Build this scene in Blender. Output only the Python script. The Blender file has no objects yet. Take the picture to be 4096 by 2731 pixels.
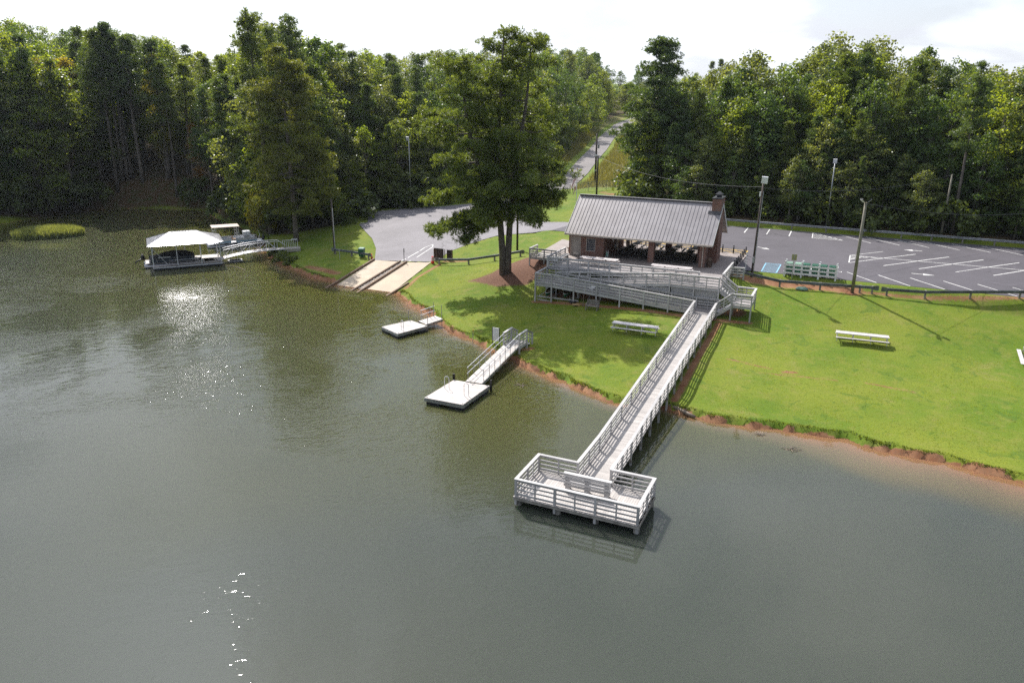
import bpy, bmesh, math, random
import numpy as np
from mathutils import Matrix, Vector

S = bpy.context.scene
COL = S.collection
# ------------------------------------------------------------------ camera
cam = bpy.data.cameras.new('camera')
cam.lens = 26.37
cam.sensor_width = 36.0
cam.clip_start = 0.5
cam.clip_end = 3000.0
camo = bpy.data.objects.new('camera', cam)
COL.objects.link(camo)
camo.matrix_world = Matrix(((0.90972, -0.13694, 0.39198, 0.0),
                            (0.41514, 0.28192, -0.86498, 0.0),
                            (0.00794, 0.94962, 0.31331, 22.0),
                            (0, 0, 0, 1)))
S.camera = camo
# ------------------------------------------------------------------ light
SUN_AZ = math.radians(139.0)      # direction towards the sun, from +X
SUN_EL = math.radians(46.5)
SUNV = (math.cos(SUN_AZ) * math.cos(SUN_EL), math.sin(SUN_AZ) * math.cos(SUN_EL), math.sin(SUN_EL))
sl = bpy.data.lights.new('sun', 'SUN')
sl.energy = 5.0
sl.angle = math.radians(0.53)
sl.color = (1.0, 0.955, 0.90)
so = bpy.data.objects.new('sun', sl)
COL.objects.link(so)
so.location = (-60, 60, 80)
so.rotation_euler = Vector(SUNV).to_track_quat('Z', 'Y').to_euler()

W = bpy.data.worlds.new('World')
S.world = W
W.use_nodes = True
nt = W.node_tree
nt.nodes.clear()
def wn(t, **k):
    n = nt.nodes.new(t)
    for a, b in k.items(): setattr(n, a, b)
    return n
wo = wn('ShaderNodeOutputWorld')
sky = wn('ShaderNodeTexSky', sky_type='NISHITA')
sky.sun_disc = False
sky.sun_elevation = SUN_EL
sky.sun_rotation = math.radians(90) - SUN_AZ
sky.dust_density = 1.0
bg1 = wn('ShaderNodeBackground'); bg1.inputs[1].default_value = 0.13
nt.links.new(sky.outputs[0], bg1.inputs[0])
tc = wn('ShaderNodeTexCoord')
dot = wn('ShaderNodeVectorMath', operation='DOT_PRODUCT'); dot.inputs[1].default_value = SUNV
nt.links.new(tc.outputs['Generated'], dot.inputs[0])
# thin cloud: bright where it scatters the sun forward, dim away from it
cb = wn('ShaderNodeMapRange', interpolation_type='SMOOTHSTEP')
for i, v in ((1, -0.35), (2, 0.85), (3, 0.26), (4, 1.20)): cb.inputs[i].default_value = v
nt.links.new(dot.outputs['Value'], cb.inputs[0])
sep = wn('ShaderNodeSeparateXYZ'); nt.links.new(tc.outputs['Generated'], sep.inputs[0])
zz = wn('ShaderNodeMath', operation='ADD'); zz.inputs[1].default_value = 0.22
zm = wn('ShaderNodeMath', operation='MAXIMUM'); zm.inputs[1].default_value = 0.0
nt.links.new(sep.outputs[2], zm.inputs[0]); nt.links.new(zm.outputs[0], zz.inputs[0])
dx = wn('ShaderNodeMath', operation='DIVIDE'); dy = wn('ShaderNodeMath', operation='DIVIDE')
nt.links.new(sep.outputs[0], dx.inputs[0]); nt.links.new(zz.outputs[0], dx.inputs[1])
nt.links.new(sep.outputs[1], dy.inputs[0]); nt.links.new(zz.outputs[0], dy.inputs[1])
cmb = wn('ShaderNodeCombineXYZ'); nt.links.new(dx.outputs[0], cmb.inputs[0]); nt.links.new(dy.outputs[0], cmb.inputs[1])
no = wn('ShaderNodeTexNoise'); no.inputs['Scale'].default_value = 1.1; no.inputs['Detail'].default_value = 7; no.inputs['Roughness'].default_value = 0.55
no.inputs['Distortion'].default_value = 0.4
nt.links.new(cmb.outputs[0], no.inputs['Vector'])
cm = wn('ShaderNodeMapRange', interpolation_type='SMOOTHSTEP')
for i, v in ((1, 0.40), (2, 0.58), (3, 0.12), (4, 0.97)): cm.inputs[i].default_value = v
nt.links.new(no.outputs['Fac'], cm.inputs[0])
# the air whitens towards the horizon
hw = wn('ShaderNodeMapRange', interpolation_type='SMOOTHSTEP')
for i, v in ((1, 0.03), (2, 0.27), (3, 0.92), (4, 0.0)): hw.inputs[i].default_value = v
nt.links.new(sep.outputs[2], hw.inputs[0])
mk = wn('ShaderNodeMath', operation='MAXIMUM'); nt.links.new(cm.outputs[0], mk.inputs[0]); nt.links.new(hw.outputs[0], mk.inputs[1])
bg2 = wn('ShaderNodeBackground'); bg2.inputs[0].default_value = (0.88, 0.915, 1.0, 1)
# glare of the thin cloud close round the sun
ag = wn('ShaderNodeMath', operation='MAXIMUM'); ag.inputs[1].default_value = 0.0; nt.links.new(dot.outputs['Value'], ag.inputs[0])
ap = wn('ShaderNodeMath', operation='POWER'); ap.inputs[1].default_value = 28.0; nt.links.new(ag.outputs[0], ap.inputs[0])
am = wn('ShaderNodeMath', operation='MULTIPLY_ADD'); am.inputs[1].default_value = 2.6; nt.links.new(ap.outputs[0], am.inputs[0]); nt.links.new(cb.outputs[0], am.inputs[2])
n2 = wn('ShaderNodeTexNoise'); n2.inputs['Scale'].default_value = 1.7; n2.inputs['Detail'].default_value = 6; n2.inputs['Distortion'].default_value = .5
nt.links.new(cmb.outputs[0], n2.inputs['Vector'])
nm = wn('ShaderNodeMapRange', interpolation_type='SMOOTHSTEP')
for i, v in ((1, 0.38), (2, 0.62), (3, 0.80), (4, 1.12)): nm.inputs[i].default_value = v
nt.links.new(n2.outputs['Fac'], nm.inputs[0])
ax_ = wn('ShaderNodeMath', operation='MULTIPLY'); nt.links.new(am.outputs[0], ax_.inputs[0]); nt.links.new(nm.outputs[0], ax_.inputs[1])
nt.links.new(ax_.outputs[0], bg2.inputs[1])
mx = wn('ShaderNodeMixShader')
nt.links.new(mk.outputs[0], mx.inputs[0]); nt.links.new(bg1.outputs[0], mx.inputs[1]); nt.links.new(bg2.outputs[0], mx.inputs[2])
nt.links.new(mx.outputs[0], wo.inputs[0])
S.view_settings.view_transform = 'Standard'
S.view_settings.look = 'None'
S.view_settings.gamma = 1.0
S.view_settings.use_curve_mapping = False
S.view_settings.exposure = 0.25
S.render.engine = 'CYCLES'
S.cycles.max_bounces = 8
S.cycles.diffuse_bounces = 4
S.cycles.glossy_bounces = 3
S.cycles.transmission_bounces = 4
S.cycles.transparent_max_bounces = 8
S.cycles.use_denoising = False
S.cycles.sample_clamp_indirect = 6.0
S.cycles.caustics_reflective = False
S.cycles.caustics_refractive = False
R = random.Random(7)
# ------------------------------------------------------------------ ground shape (metres; X along the pavilion, Y away from the lake, water at 0)
SHORE = np.array([(60, 36), (30, 44.5), (16, 47.8), (11.47, 49.2), (10.29, 49.73), (6.91, 50.46), (4.71, 50.38), (2.45, 50.84), (1.54, 51.4), (-0.75, 50.93), (-2.82, 50.97),
 (-4.48, 50.59), (-6.53, 50.49), (-8.55, 50.53), (-10.78, 51.11), (-14.3, 50.46), (-16.29, 51.3), (-18.21, 52.33), (-19.59, 53.17), (-22.23, 54.32),
 (-24.16, 55.07), (-25.25, 56.02), (-27.65, 57.14), (-29.27, 58.62), (-31.69, 59.76), (-34.09, 60.69), (-35.87, 62.11), (-38.53, 64.96), (-41.26, 66.61),
 (-42.57, 67.31), (-44.62, 69.34), (-46.58, 71.2), (-47.43, 71.6), (-50.7, 71.6), (-51.88, 71.6), (-55.45, 71.5), (-56.47, 72.42), (-58.91, 72.65), (-62.22, 73.87),
 (-66.05, 75.97), (-68.66, 77.56), (-72.61, 79.72), (-76.83, 83.26), (-84.54, 91.17), (-92.35, 95.97), (-102.66, 100.63), (-113.84, 108.01), (-125.02, 106.66),
 (-132.33, 101.68), (-135.4, 93.88), (-134.13, 86.85), (-133.77, 80.91), (-138, 66), (-150, 48), (-170, 20), (-200, -40)], float)
LAND = np.vstack([SHORE, [(-900, -40), (-900, 1400), (900, 1400), (900, 36)]])
CTRL = np.array([(-18.8, 64.5, 1.45), (0, 69.3, 1.8), (14, 72.8, 1.6), (-9.6, 78.9, 3.8), (-2, 78.7, 3.75), (7, 79.6, 3.7), (14.7, 81, 3.5), (-5, 72, 2.2), (0, 60, 1.0),
 (-5, 60, 1.05), (10, 62, 1.0), (25, 62, 1.2), (-25, 60.5, .65), (-10, 65, 1.5), (-29, 70, 1.42), (-20, 70, 1.9), (-15, 70, 2.0), (-8.5, 72, 2.2), (-35.2, 75.6, 2.8),
 (-33, 78.5, 3.4), (-29, 79, 4.2), (-36, 90, 4.05), (-25, 76, 3.2), (-18, 76, 3.3), (-63, 81.8, 1.3), (-59, 80.9, 1.2), (-75, 87.5, .9), (-70, 82.5, .8),
 (-56.4, 80.6, 1.2), (-48.7, 82.2, 1.2), (-63.5, 90.4, 1.8), (-68.4, 95.1, 2.1), (-70.8, 97.4, 2.3), (-75.1, 106.1, 2.7), (-72.1, 110, 2.9), (-66, 114.1, 3.3),
 (-61, 118.2, 3.6), (-58.6, 123.5, 4.0), (-57.5, 133.8, 4.4), (-55.6, 140.7, 4.6), (-59.3, 157.1, 5.0), (-67.9, 196.3, 7.0), (-76.1, 233.8, 9.5), (-83.1, 275, 12.5),
 (-70.6, 240.9, 12.0), (-67, 216.4, 9.5), (-55.9, 167.3, 7.0), (-52.1, 146.5, 5.0), (-52, 131.8, 4.6), (-51.9, 122.7, 4.3), (-51.5, 117.4, 4.1), (-48.9, 110.8, 4.1),
 (-43.1, 103.1, 4.2), (-40, 101.4, 4.3), (-37.5, 102, 4.4), (-48.8, 87.4, 1.8), (-47.5, 90.5, 2.4), (-45, 93.6, 3.2), (-41, 94.4, 3.8), (-37.4, 94.8, 4.2),
 (-43.1, 81.7, 1.7), (-39.7, 82.6, 2.3), (-36.2, 83.4, 3.2), (-38.3, 85.9, 3.2), (-39, 74, 1.6), (-35, 73, 1.7), (-31.6, 74.5, 2.0), (-36.4, 76.1, 2.5), (-44, 76, 1.1),
 (-36, 68, 1.0), (-30, 64, .9), (0, 118, 5), (0, 140, 7.5), (30, 130, 6.5), (-25, 115, 4.6), (-31.6, 127, 5), (-38.7, 135, 5.6), (-39.7, 121, 4.8), (-46.8, 141.8, 5.5),
 (-100, 115, 3.5), (-110, 140, 9), (-155, 105, 6), (-140, 140, 14), (-120, 170, 18), (-90, 150, 8), (-80, 125, 3.6), (-90, 112, 2.2), (-175, 60, 6), (-145, 90, 2.5),
 (-170, 160, 22), (-150, 220, 27), (-105, 240, 14), (-220, 150, 30), (-60, 350, 15), (-125, 330, 18), (-30, 250, 12), (60, 200, 11), (60, 120, 5), (-20, 400, 16), (100, 300, 18),
 (-250, 300, 28), (60, 70, 2), (60, 50, 1), (200, 200, 14), (200, 400, 20), (-300, 60, 20), (0, 700, 18), (-300, 700, 24), (300, 700, 18), (25, 95, 4.4), (25, 108, 4.4)], float)
LOT = [(-12.6, 89.6), (-12.6, 81.4), (-9.3, 81.3), (60, 81.3), (60, 109.3), (-14, 109.9), (-26, 109.3), (-36.5, 102.3), (-37.2, 94.9), (-34, 94.6), (-31, 95.5), (-29.6, 89.6)]
BOATLOT = [(-56.35, 80.55), (-59.5, 85.5), (-63.5, 90.4), (-68.4, 95.1), (-70.8, 97.45), (-70.2, 99.0), (-75.1, 106.1), (-72.1, 110.0), (-66.0, 114.2), (-61.0, 118.3), (-58.6, 123.5),
 (-57.5, 133.8), (-55.9, 140.7), (-52.2, 138.0), (-52.0, 131.8), (-51.9, 122.7), (-51.5, 117.4), (-48.9, 110.8), (-43.1, 103.1), (-40.0, 101.6), (-36.3, 102.4), (-37.0, 94.8),
 (-41.0, 94.3), (-44.9, 93.6), (-47.5, 90.5), (-48.8, 87.4), (-48.7, 82.2)]
ROAD = [((-53.9, 139.0), 4.5), ((-54.9, 148.0), 4.75), ((-57.6, 162.0), 5.4), ((-62.0, 182.0), 6.7), ((-65.5, 200.0), 7.9), ((-71.5, 226.0), 9.6), ((-76.8, 258.0), 12.2), ((-80.0, 290.0), 13.6), ((-80.5, 330.0), 14.5)]
PATIO = [(-29.55, 77.6), (-10.75, 77.6), (-10.75, 81.4), (-10.65, 89.6), (-29.55, 89.6)]
RAMP = [(-56.35, 80.5), (-48.66, 81.9), (-47.5, 70.2), (-55.45, 70.2)]

def _fit():
    n = len(CTRL)
    d2 = ((CTRL[:, None, :2] - CTRL[None, :, :2]) ** 2).sum(-1)
    A = np.zeros((n + 3, n + 3))
    A[:n, :n] = -np.sqrt(d2 + 9.0)
    A[:n, :n] += np.eye(n) * 0.6
    A[:n, n] = 1; A[:n, n + 1:] = CTRL[:, :2] * .01
    A[n:, :n] = A[:n, n:].T
    b = np.zeros(n + 3); b[:n] = CTRL[:, 2]
    return np.linalg.solve(A, b)
RBF = _fit()
def inside(poly, P):
    P = np.asarray(P, float); r = np.zeros(len(P), bool)
    q = np.asarray(poly, float); j = len(q) - 1
    for i in range(len(q)):
        xi, yi = q[i]; xj, yj = q[j]
        if yi != yj:
            c = ((yi > P[:, 1]) != (yj > P[:, 1])) & (P[:, 0] < (xj - xi) * (P[:, 1] - yi) / (yj - yi) + xi)
            r ^= c
        j = i
    return r
def pdist(line, P, closed=False):
    P = np.asarray(P, float); q = np.asarray(line, float)
    if closed: q = np.vstack([q, q[:1]])
    best = np.full(len(P), 1e9)
    for a, b in zip(q[:-1], q[1:]):
        ab = b - a; L = (ab ** 2).sum()
        t = np.clip(((P - a) @ ab) / L, 0, 1)
        best = np.minimum(best, np.hypot(*(P - a - t[:, None] * ab).T))
    return best
def sstep(a, b, x):
    t = np.clip((x - a) / (b - a), 0, 1); return t * t * (3 - 2 * t)
def wob(P, s, seed=0):      # cheap smooth noise in -1..1
    x, y = P[:, 0] * s + seed * 3.1, P[:, 1] * s - seed * 1.7
    return (np.sin(x + 1.3 * np.sin(y * .7 + seed)) + np.sin(y * 1.3 + 1.1 * np.sin(x * .9)) + np.sin((x + y) * 1.9 + seed) * .6) / 2.6
def shore_d(P):
    d = pdist(SHORE, P)
    return np.where(inside(LAND, P), d, -d)
def rawz(P):
    P = np.asarray(P, float); out = np.zeros(len(P))
    for k in range(0, len(P), 20000):
        p = P[k:k + 20000]
        d = np.sqrt(((p[:, None] - CTRL[None, :, :2]) ** 2).sum(-1) + 9.0)
        out[k:k + 20000] = -(d @ RBF[:-3]) + RBF[-3] + (p * .01) @ RBF[-2:]
    return out
def roadz(P):
    q = np.array([a for a, _ in ROAD]); z = np.array([b for _, b in ROAD])
    best = np.full(len(P), 1e9); zz = np.zeros(len(P))
    for i in range(len(q) - 1):
        a, b = q[i], q[i + 1]; ab = b - a; L = (ab ** 2).sum()
        t = np.clip(((P - a) @ ab) / L, 0, 1); d = np.hypot(*(P - a - t[:, None] * ab).T)
        m = d < best; best[m] = d[m]; zz[m] = (z[i] + t * (z[i + 1] - z[i]))[m]
    return best, zz
def ground(P, sink=True):
    """height of the ground at points P; with sink it dips a little under the paved sheets"""
    P = np.asarray(P, float)
    d = shore_d(P) + .28 * wob(P, 2.3, 2) + .12 * wob(P, 6.1, 5)
    z = np.maximum(rawz(P), .42) + .05 * wob(P, .55, 1) + .02 * wob(P, 1.9, 3)
    bank = -.12 + .55 * sstep(-.05, .40, d)
    land = bank + (z - .43) * sstep(.25, 5.0, d)
    lake = -.12 - .13 * np.clip(-d, 0, 12) - .04 * np.clip(-d - 12, 0, 40)
    h = np.where(d > 0, land, lake)
    rd, rz = roadz(P)
    h = np.where(d > 3, rz + (h - rz) * sstep(2.6, 9, rd), h)
    k = np.where(inside(LOT, P), 0, pdist(LOT, P, True))
    h = np.where(d > 3, 4.4 + (h - 4.4) * sstep(0, 2.3, k), h)
    k = np.where(inside(PATIO, P), 0, pdist(PATIO, P, True))
    h = np.where(d > 3, 4.2 + (h - 4.2) * sstep(0, 2.6, k), h)
    ins = inside(RAMP, P); k = np.where(ins, 0, pdist(RAMP, P, True))
    rp = (P[:, 1] - 71.4) * 1.2 / 9.6
    h = rp + (h - rp) * sstep(0.2, 1.6, k)
    if sink:
        pave = inside(LOT, P) | inside(BOATLOT, P) | ins | inside(PATIO, P) | (rd < 2.55)
        h = h - .12 * pave
    return h
def gz(x, y, sink=False):
    return float(ground(np.array([(x, y)]), sink)[0])
# ------------------------------------------------------------------ helpers
ORG = {}
def tag(o, label=None, cat=None, group=None, kind=None):
    if label: o['label'] = label
    if cat: o['category'] = cat
    if group: o['group'] = group
    if kind: o['kind'] = kind
    return o
def thing(name, label, cat, loc=(0, 0, 0), rz=0.0, group=None):
    o = bpy.data.objects.new(name, None)
    o.empty_display_size = .2
    o.location = loc; o.rotation_euler = (0, 0, rz)
    COL.objects.link(o)
    return tag(o, label, cat, group)
def world_thing(name, label, cat, loc, group=None):
    """a thing whose parts are modelled in world coordinates"""
    o = thing(name, label, cat, loc, 0, group)
    ORG[o.name] = np.array(loc, float)
    return o
def link(name, me, parent=None, loc=None):
    o = bpy.data.objects.new(name, me); COL.objects.link(o)
    if parent is not None:
        o.parent = parent
        if parent.name in ORG: ORG[o.name] = ORG[parent.name]
    if loc is not None: o.location = loc
    return o
def copy_tree(o, parent=None):
    c = o.copy(); COL.objects.link(c)
    if parent is not None: c.parent = parent
    for ch in o.children: copy_tree(ch, c)
    return c
def mesh_np(name, V, F, mat=None, smooth=False):
    """mesh from an N x 3 array and an M x k array (k = 3 or 4)"""
    V = np.asarray(V, np.float32); F = np.asarray(F, np.int32)
    me = bpy.data.meshes.new(name)
    me.vertices.add(len(V)); me.vertices.foreach_set('co', V.ravel())
    k = F.shape[1]
    me.loops.add(F.size); me.loops.foreach_set('vertex_index', F.ravel())
    me.polygons.add(len(F))
    me.polygons.foreach_set('loop_start', np.arange(0, F.size, k, dtype=np.int32))
    me.polygons.foreach_set('loop_total', np.full(len(F), k, np.int32))
    if smooth: me.polygons.foreach_set('use_smooth', np.ones(len(F), bool))
    me.update(calc_edges=True)
    if mat: me.materials.append(mat)
    return me
class MB:
    def __init__(s): s.v = []; s.f = []
    def add(s, vs, fs):
        n = len(s.v); s.v += [tuple(map(float, p)) for p in vs]; s.f += [tuple(n + i for i in f) for f in fs]; return s
    def box(s, x0, y0, z0, x1, y1, z1):
        return s.add([(x0, y0, z0), (x1, y0, z0), (x1, y1, z0), (x0, y1, z0), (x0, y0, z1), (x1, y0, z1), (x1, y1, z1), (x0, y1, z1)],
                     [(3, 2, 1, 0), (4, 5, 6, 7), (0, 1, 5, 4), (1, 2, 6, 5), (2, 3, 7, 6), (3, 0, 4, 7)])
    def bar(s, a, b, w, h, side=None):
        """square bar from a to b: w across, h up"""
        a = np.array(a, float); b = np.array(b, float); d = b - a; d /= np.linalg.norm(d)
        up = np.array([0, 0, 1.0]) if abs(d[2]) < .98 else np.array([0, 1.0, 0])
        if side is not None: up = np.array(side, float)
        x = np.cross(d, up); x /= np.linalg.norm(x); u = np.cross(x, d)
        x = x * w / 2; u = u * h / 2
        return s.add([a - x - u, a + x - u, a + x + u, a - x + u, b - x - u, b + x - u, b + x + u, b - x + u],
                     [(0, 1, 2, 3)[::1], (7, 6, 5, 4), (0, 4, 5, 1), (1, 5, 6, 2), (2, 6, 7, 3), (3, 7, 4, 0)])
    def tube(s, pts, rad, n=8, caps=True):
        pts = [np.array(p, float) for p in pts]
        if not hasattr(rad, '__len__'): rad = [rad] * len(pts)
        base = len(s.v); x = None
        for i, p in enumerate(pts):
            d = pts[min(i + 1, len(pts) - 1)] - pts[max(i - 1, 0)]; d = d / (np.linalg.norm(d) + 1e-9)
            if x is None:
                r = np.array([0, 0, 1.0]) if abs(d[2]) < .9 else np.array([1.0, 0, 0])
                x = np.cross(d, r)
            x = x - d * (x @ d); x /= np.linalg.norm(x) + 1e-9
            y = np.cross(d, x)
            for k in range(n):
                a = 2 * math.pi * k / n
                s.v.append(tuple(p + rad[i] * (math.cos(a) * x + math.sin(a) * y)))
        for i in range(len(pts) - 1):
            for k in range(n):
                a, b = base + i * n + k, base + i * n + (k + 1) % n
                s.f.append((a, b, b + n, a + n))
        if caps:
            s.f.append(tuple(base + k for k in range(n))[::-1]); s.f.append(tuple(base + (len(pts) - 1) * n + k for k in range(n)))
        return s
    def lathe(s, prof, c=(0, 0, 0), n=16):
        base = len(s.v)
        for r, z in prof:
            for k in range(n):
                a = 2 * math.pi * k / n; s.v.append((c[0] + r * math.cos(a), c[1] + r * math.sin(a), c[2] + z))
        for i in range(len(prof) - 1):
            for k in range(n):
                a, b = base + i * n + k, base + i * n + (k + 1) % n; s.f.append((a, b, b + n, a + n))
        s.f.append(tuple(base + k for k in range(n))[::-1]); s.f.append(tuple(base + (len(prof) - 1) * n + k for k in range(n)))
        return s
    def prism(s, poly, z0, z1):
        n = len(poly); vs = [(x, y, z0) for x, y in poly] + [(x, y, z1) for x, y in poly]
        return s.add(vs, [tuple(range(n))[::-1], tuple(range(n, 2 * n))] + [(i, (i + 1) % n, n + (i + 1) % n, n + i) for i in range(n)])
    def build(s, name, mat, parent=None, smooth=False, origin=None):
        me = bpy.data.meshes.new(name)
        v = s.v
        o = ORG.get(parent.name) if parent is not None else origin
        if o is not None: v = [(p[0] - o[0], p[1] - o[1], p[2] - o[2]) for p in v]
        me.from_pydata(v, [], s.f)
        if mat: me.materials.append(mat)
        if smooth:
            for p in me.polygons: p.use_smooth = len(p.vertices) < 5
        me.update()
        ob = link(name, me, parent)
        if parent is None and origin is not None: ob.location = origin
        return ob
def box(*a): return MB().box(*a)
def bar(*a, **k): return MB().bar(*a, **k)

# ------------------------------------------------------------------ materials
def newmat(name):
    m = bpy.data.materials.new(name); m.use_nodes = True
    m.node_tree.nodes.clear(); return m, m.node_tree
def N(t, typ, **k):
    n = t.nodes.new(typ)
    for a, b in k.items(): setattr(n, a, b)
    return n
def setin(n, **k):
    for a, b in k.items():
        n.inputs[a.replace('_', ' ')].default_value = b
def c4(c): return (c[0], c[1], c[2], 1.0)
def noise(t, co, scale, detail=4, rough=.55, dist=0.0):
    n = N(t, 'ShaderNodeTexNoise'); setin(n, Scale=scale, Detail=detail, Roughness=rough, Distortion=dist)
    t.links.new(co, n.inputs['Vector']); return n.outputs['Fac']
def mrange(t, src, a, b, c, d, smooth=True):
    n = N(t, 'ShaderNodeMapRange', interpolation_type='SMOOTHSTEP' if smooth else 'LINEAR')
    for i, v in ((1, a), (2, b), (3, c), (4, d)): n.inputs[i].default_value = v
    t.links.new(src, n.inputs[0]); return n.outputs[0]
def mix(t, fac, a, b, typ='MIX'):
    n = N(t, 'ShaderNodeMix', data_type='RGBA', blend_type=typ)
    for i, v in ((0, fac), (6, a), (7, b)):
        if hasattr(v, 'links'): t.links.new(v, n.inputs[i])
        elif i == 0: n.inputs[0].default_value = v
        else: n.inputs[i].default_value = c4(v)
    return n.outputs[2]
def math_(t, op, a, b=0.0):
    n = N(t, 'ShaderNodeMath', operation=op)
    for i, v in ((0, a), (1, b)):
        if hasattr(v, 'links'): t.links.new(v, n.inputs[i])
        else: n.inputs[i].default_value = v
    return n.outputs[0]
def finish(m, t, color, rough=.6, metal=0.0, bump=None, bdist=.01, bstr=.5, spec=.5):
    p = N(t, 'ShaderNodeBsdfPrincipled'); o = N(t, 'ShaderNodeOutputMaterial')
    for k, v in (('Base Color', color), ('Roughness', rough), ('Metallic', metal), ('Specular IOR Level', spec)):
        if hasattr(v, 'links'): t.links.new(v, p.inputs[k])
        else: p.inputs[k].default_value = c4(v) if k == 'Base Color' else v
    if bump is not None:
        b = N(t, 'ShaderNodeBump'); setin(b, Strength=bstr, Distance=bdist)
        t.links.new(bump, b.inputs['Height']); t.links.new(b.outputs[0], p.inputs['Normal'])
    t.links.new(p.outputs[0], o.inputs[0]); return m
def pos(t): return N(t, 'ShaderNodeNewGeometry').outputs['Position']
def objco(t): return N(t, 'ShaderNodeTexCoord').outputs['Object']
def each(t, col, a):
    """every separate board or piece weathers a little differently"""
    oi = N(t, 'ShaderNodeObjectInfo'); hs = N(t, 'ShaderNodeHueSaturation'); t.links.new(col, hs.inputs['Color'])
    t.links.new(mrange(t, oi.outputs['Random'], 0, 1, 1 - a, 1 + a, False), hs.inputs['Value']); return hs.outputs[0]
def mat(name, c, rough=.6, metal=0.0, var=.18, scale=2.5, fine=30.0, bump=.3, bdist=.004, spec=.5, dirt=None, dirtamt=.35):
    m, t = newmat(name); co = pos(t)
    n1 = noise(t, co, scale, 5); n2 = noise(t, co, fine, 3)
    lo = [x * (1 - var) for x in c]; hi = [min(1, x * (1 + var)) for x in c]
    col = mix(t, mrange(t, n1, .3, .7, 0, 1), lo, hi)
    col = mix(t, mrange(t, n2, .35, .65, 0, var), col, lo)
    if dirt:
        d = mrange(t, noise(t, co, scale * .6, 6, .7), .5, .75, 0, dirtamt)
        col = mix(t, d, col, dirt)
    col = each(t, col, .16)
    rr = mrange(t, n1, .2, .8, max(.03, rough - .08), min(1, rough + .08))
    return finish(m, t, col, rr, metal, n2 if bump else None, bdist, bump, spec)

def leafmat(name, c1, c2, trans=.60, rough=.42, spec=.5):
    """leaf: diffuse + light through it; every plant and every patch differs a little"""
    m, t = newmat(name)
    oi = N(t, 'ShaderNodeObjectInfo'); co = pos(t)
    f = math_(t, 'ADD', math_(t, 'MULTIPLY', oi.outputs['Random'], .75), mrange(t, noise(t, co, .45, 3), .3, .7, 0, .4))
    col = mix(t, f, c1, c2)
    n = noise(t, co, 3.0, 2)
    hs = N(t, 'ShaderNodeHueSaturation')
    t.links.new(col, hs.inputs['Color'])
    t.links.new(mrange(t, n, .25, .75, .5, 1.5), hs.inputs['Value'])
    p = N(t, 'ShaderNodeBsdfPrincipled'); setin(p, Roughness=rough); p.inputs['Specular IOR Level'].default_value = spec
    t.links.new(hs.outputs[0], p.inputs['Base Color'])
    tr = N(t, 'ShaderNodeBsdfTranslucent')
    tcol = mix(t, 1.0, hs.outputs[0], (2.1, 1.85, .5), 'MULTIPLY')
    t.links.new(tcol, tr.inputs[0])
    ms = N(t, 'ShaderNodeMixShader'); ms.inputs[0].default_value = trans
    t.links.new(p.outputs[0], ms.inputs[1]); t.links.new(tr.outputs[0], ms.inputs[2])
    o = N(t, 'ShaderNodeOutputMaterial'); t.links.new(ms.outputs[0], o.inputs[0]); return m

M = {}
M['white_wood'] = mat('painted_wood', (.485, .468, .455), .62, var=.10, scale=1.3, fine=18, dirt=(.36, .35, .33), dirtamt=.35)
M['old_wood'] = mat('weathered_wood', (.26, .23, .20), .8, var=.3, scale=4, fine=25)
M['pile'] = mat('pile_wood', (.34, .31, .27), .8, var=.3, scale=2, fine=14)
M['timber'] = mat('kerb_timber', (.20, .13, .085), .8, var=.3, scale=3)
M['composite'] = mat('composite_board', (.54, .49, .45), .55, var=.09, scale=1.1, fine=25)
M['alu'] = mat('aluminium', (.62, .60, .58), .38, 0.55, var=.08, scale=3, bump=0)
M['alu_plank'] = mat('aluminium_plank', (.66, .61, .60), .45, 0.25, var=.07, scale=3, bump=0)
M['galv'] = mat('galvanised_steel', (.36, .37, .38), .45, 0.7, var=.22, scale=3, fine=40, bump=0)
M['dark_steel'] = mat('dull_guard_steel', (.16, .17, .18), .5, 0.6, var=.3, scale=2, fine=20, bump=0, dirt=(.16, .12, .08))
M['black'] = mat('black_plastic', (.018, .018, .02), .5, var=.2, bump=0)
M['black_metal'] = mat('black_metal', (.02, .018, .018), .45, .2, var=.2, bump=0)
M['dark_brown'] = mat('brown_board', (.035, .02, .016), .6, var=.2)
M['table_slat'] = mat('dark_slat', (.04, .033, .03), .55, var=.25)
M['white_metal'] = mat('white_metal', (.74, .74, .76), .42, .1, var=.06, bump=0)
M['white'] = mat('white_paint', (.78, .78, .76), .5, var=.08, scale=4, bump=0)
M['door'] = mat('door_paint', (.42, .38, .34), .5, var=.06)
M['trim'] = mat('tan_trim', (.52, .46, .40), .5, var=.06)
M['concrete'] = mat('concrete', (.42, .39, .35), .85, var=.16, scale=.8, fine=12, dirt=(.34, .26, .17), dirtamt=.4)
M['ramp'] = mat('ramp_concrete', (.50, .40, .29), .8, var=.16, scale=.5, fine=9, dirt=(.62, .54, .44), dirtamt=.6)
M['pole'] = mat('creosote_pole', (.075, .055, .045), .75, var=.35, scale=2)
M['pole_grey'] = mat('weathered_pole', (.24, .22, .17), .8, var=.3, scale=2, fine=14)
M['steel_pole'] = mat('steel_pole', (.42, .43, .44), .4, .6, var=.1, bump=0)
M['green_bin'] = mat('green_plastic', (.012, .11, .062), .45, var=.15, bump=0)
M['green_canoe'] = mat('canoe_green', (.01, .12, .06), .4, var=.15, bump=0)
M['red_canoe'] = mat('canoe_tan', (.17, .10, .075), .5, var=.2, bump=0)
M['orange'] = mat('cone_orange', (.80, .13, .02), .5, var=.1, bump=0)
M['red'] = mat('barrel_red', (.72, .03, .02), .5, var=.1, bump=0)
M['cover'] = mat('boat_cover', (.012, .013, .018), .7, var=.3, scale=3)
M['navy'] = mat('boat_navy', (.012, .035, .06), .35, var=.1, bump=0)
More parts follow.
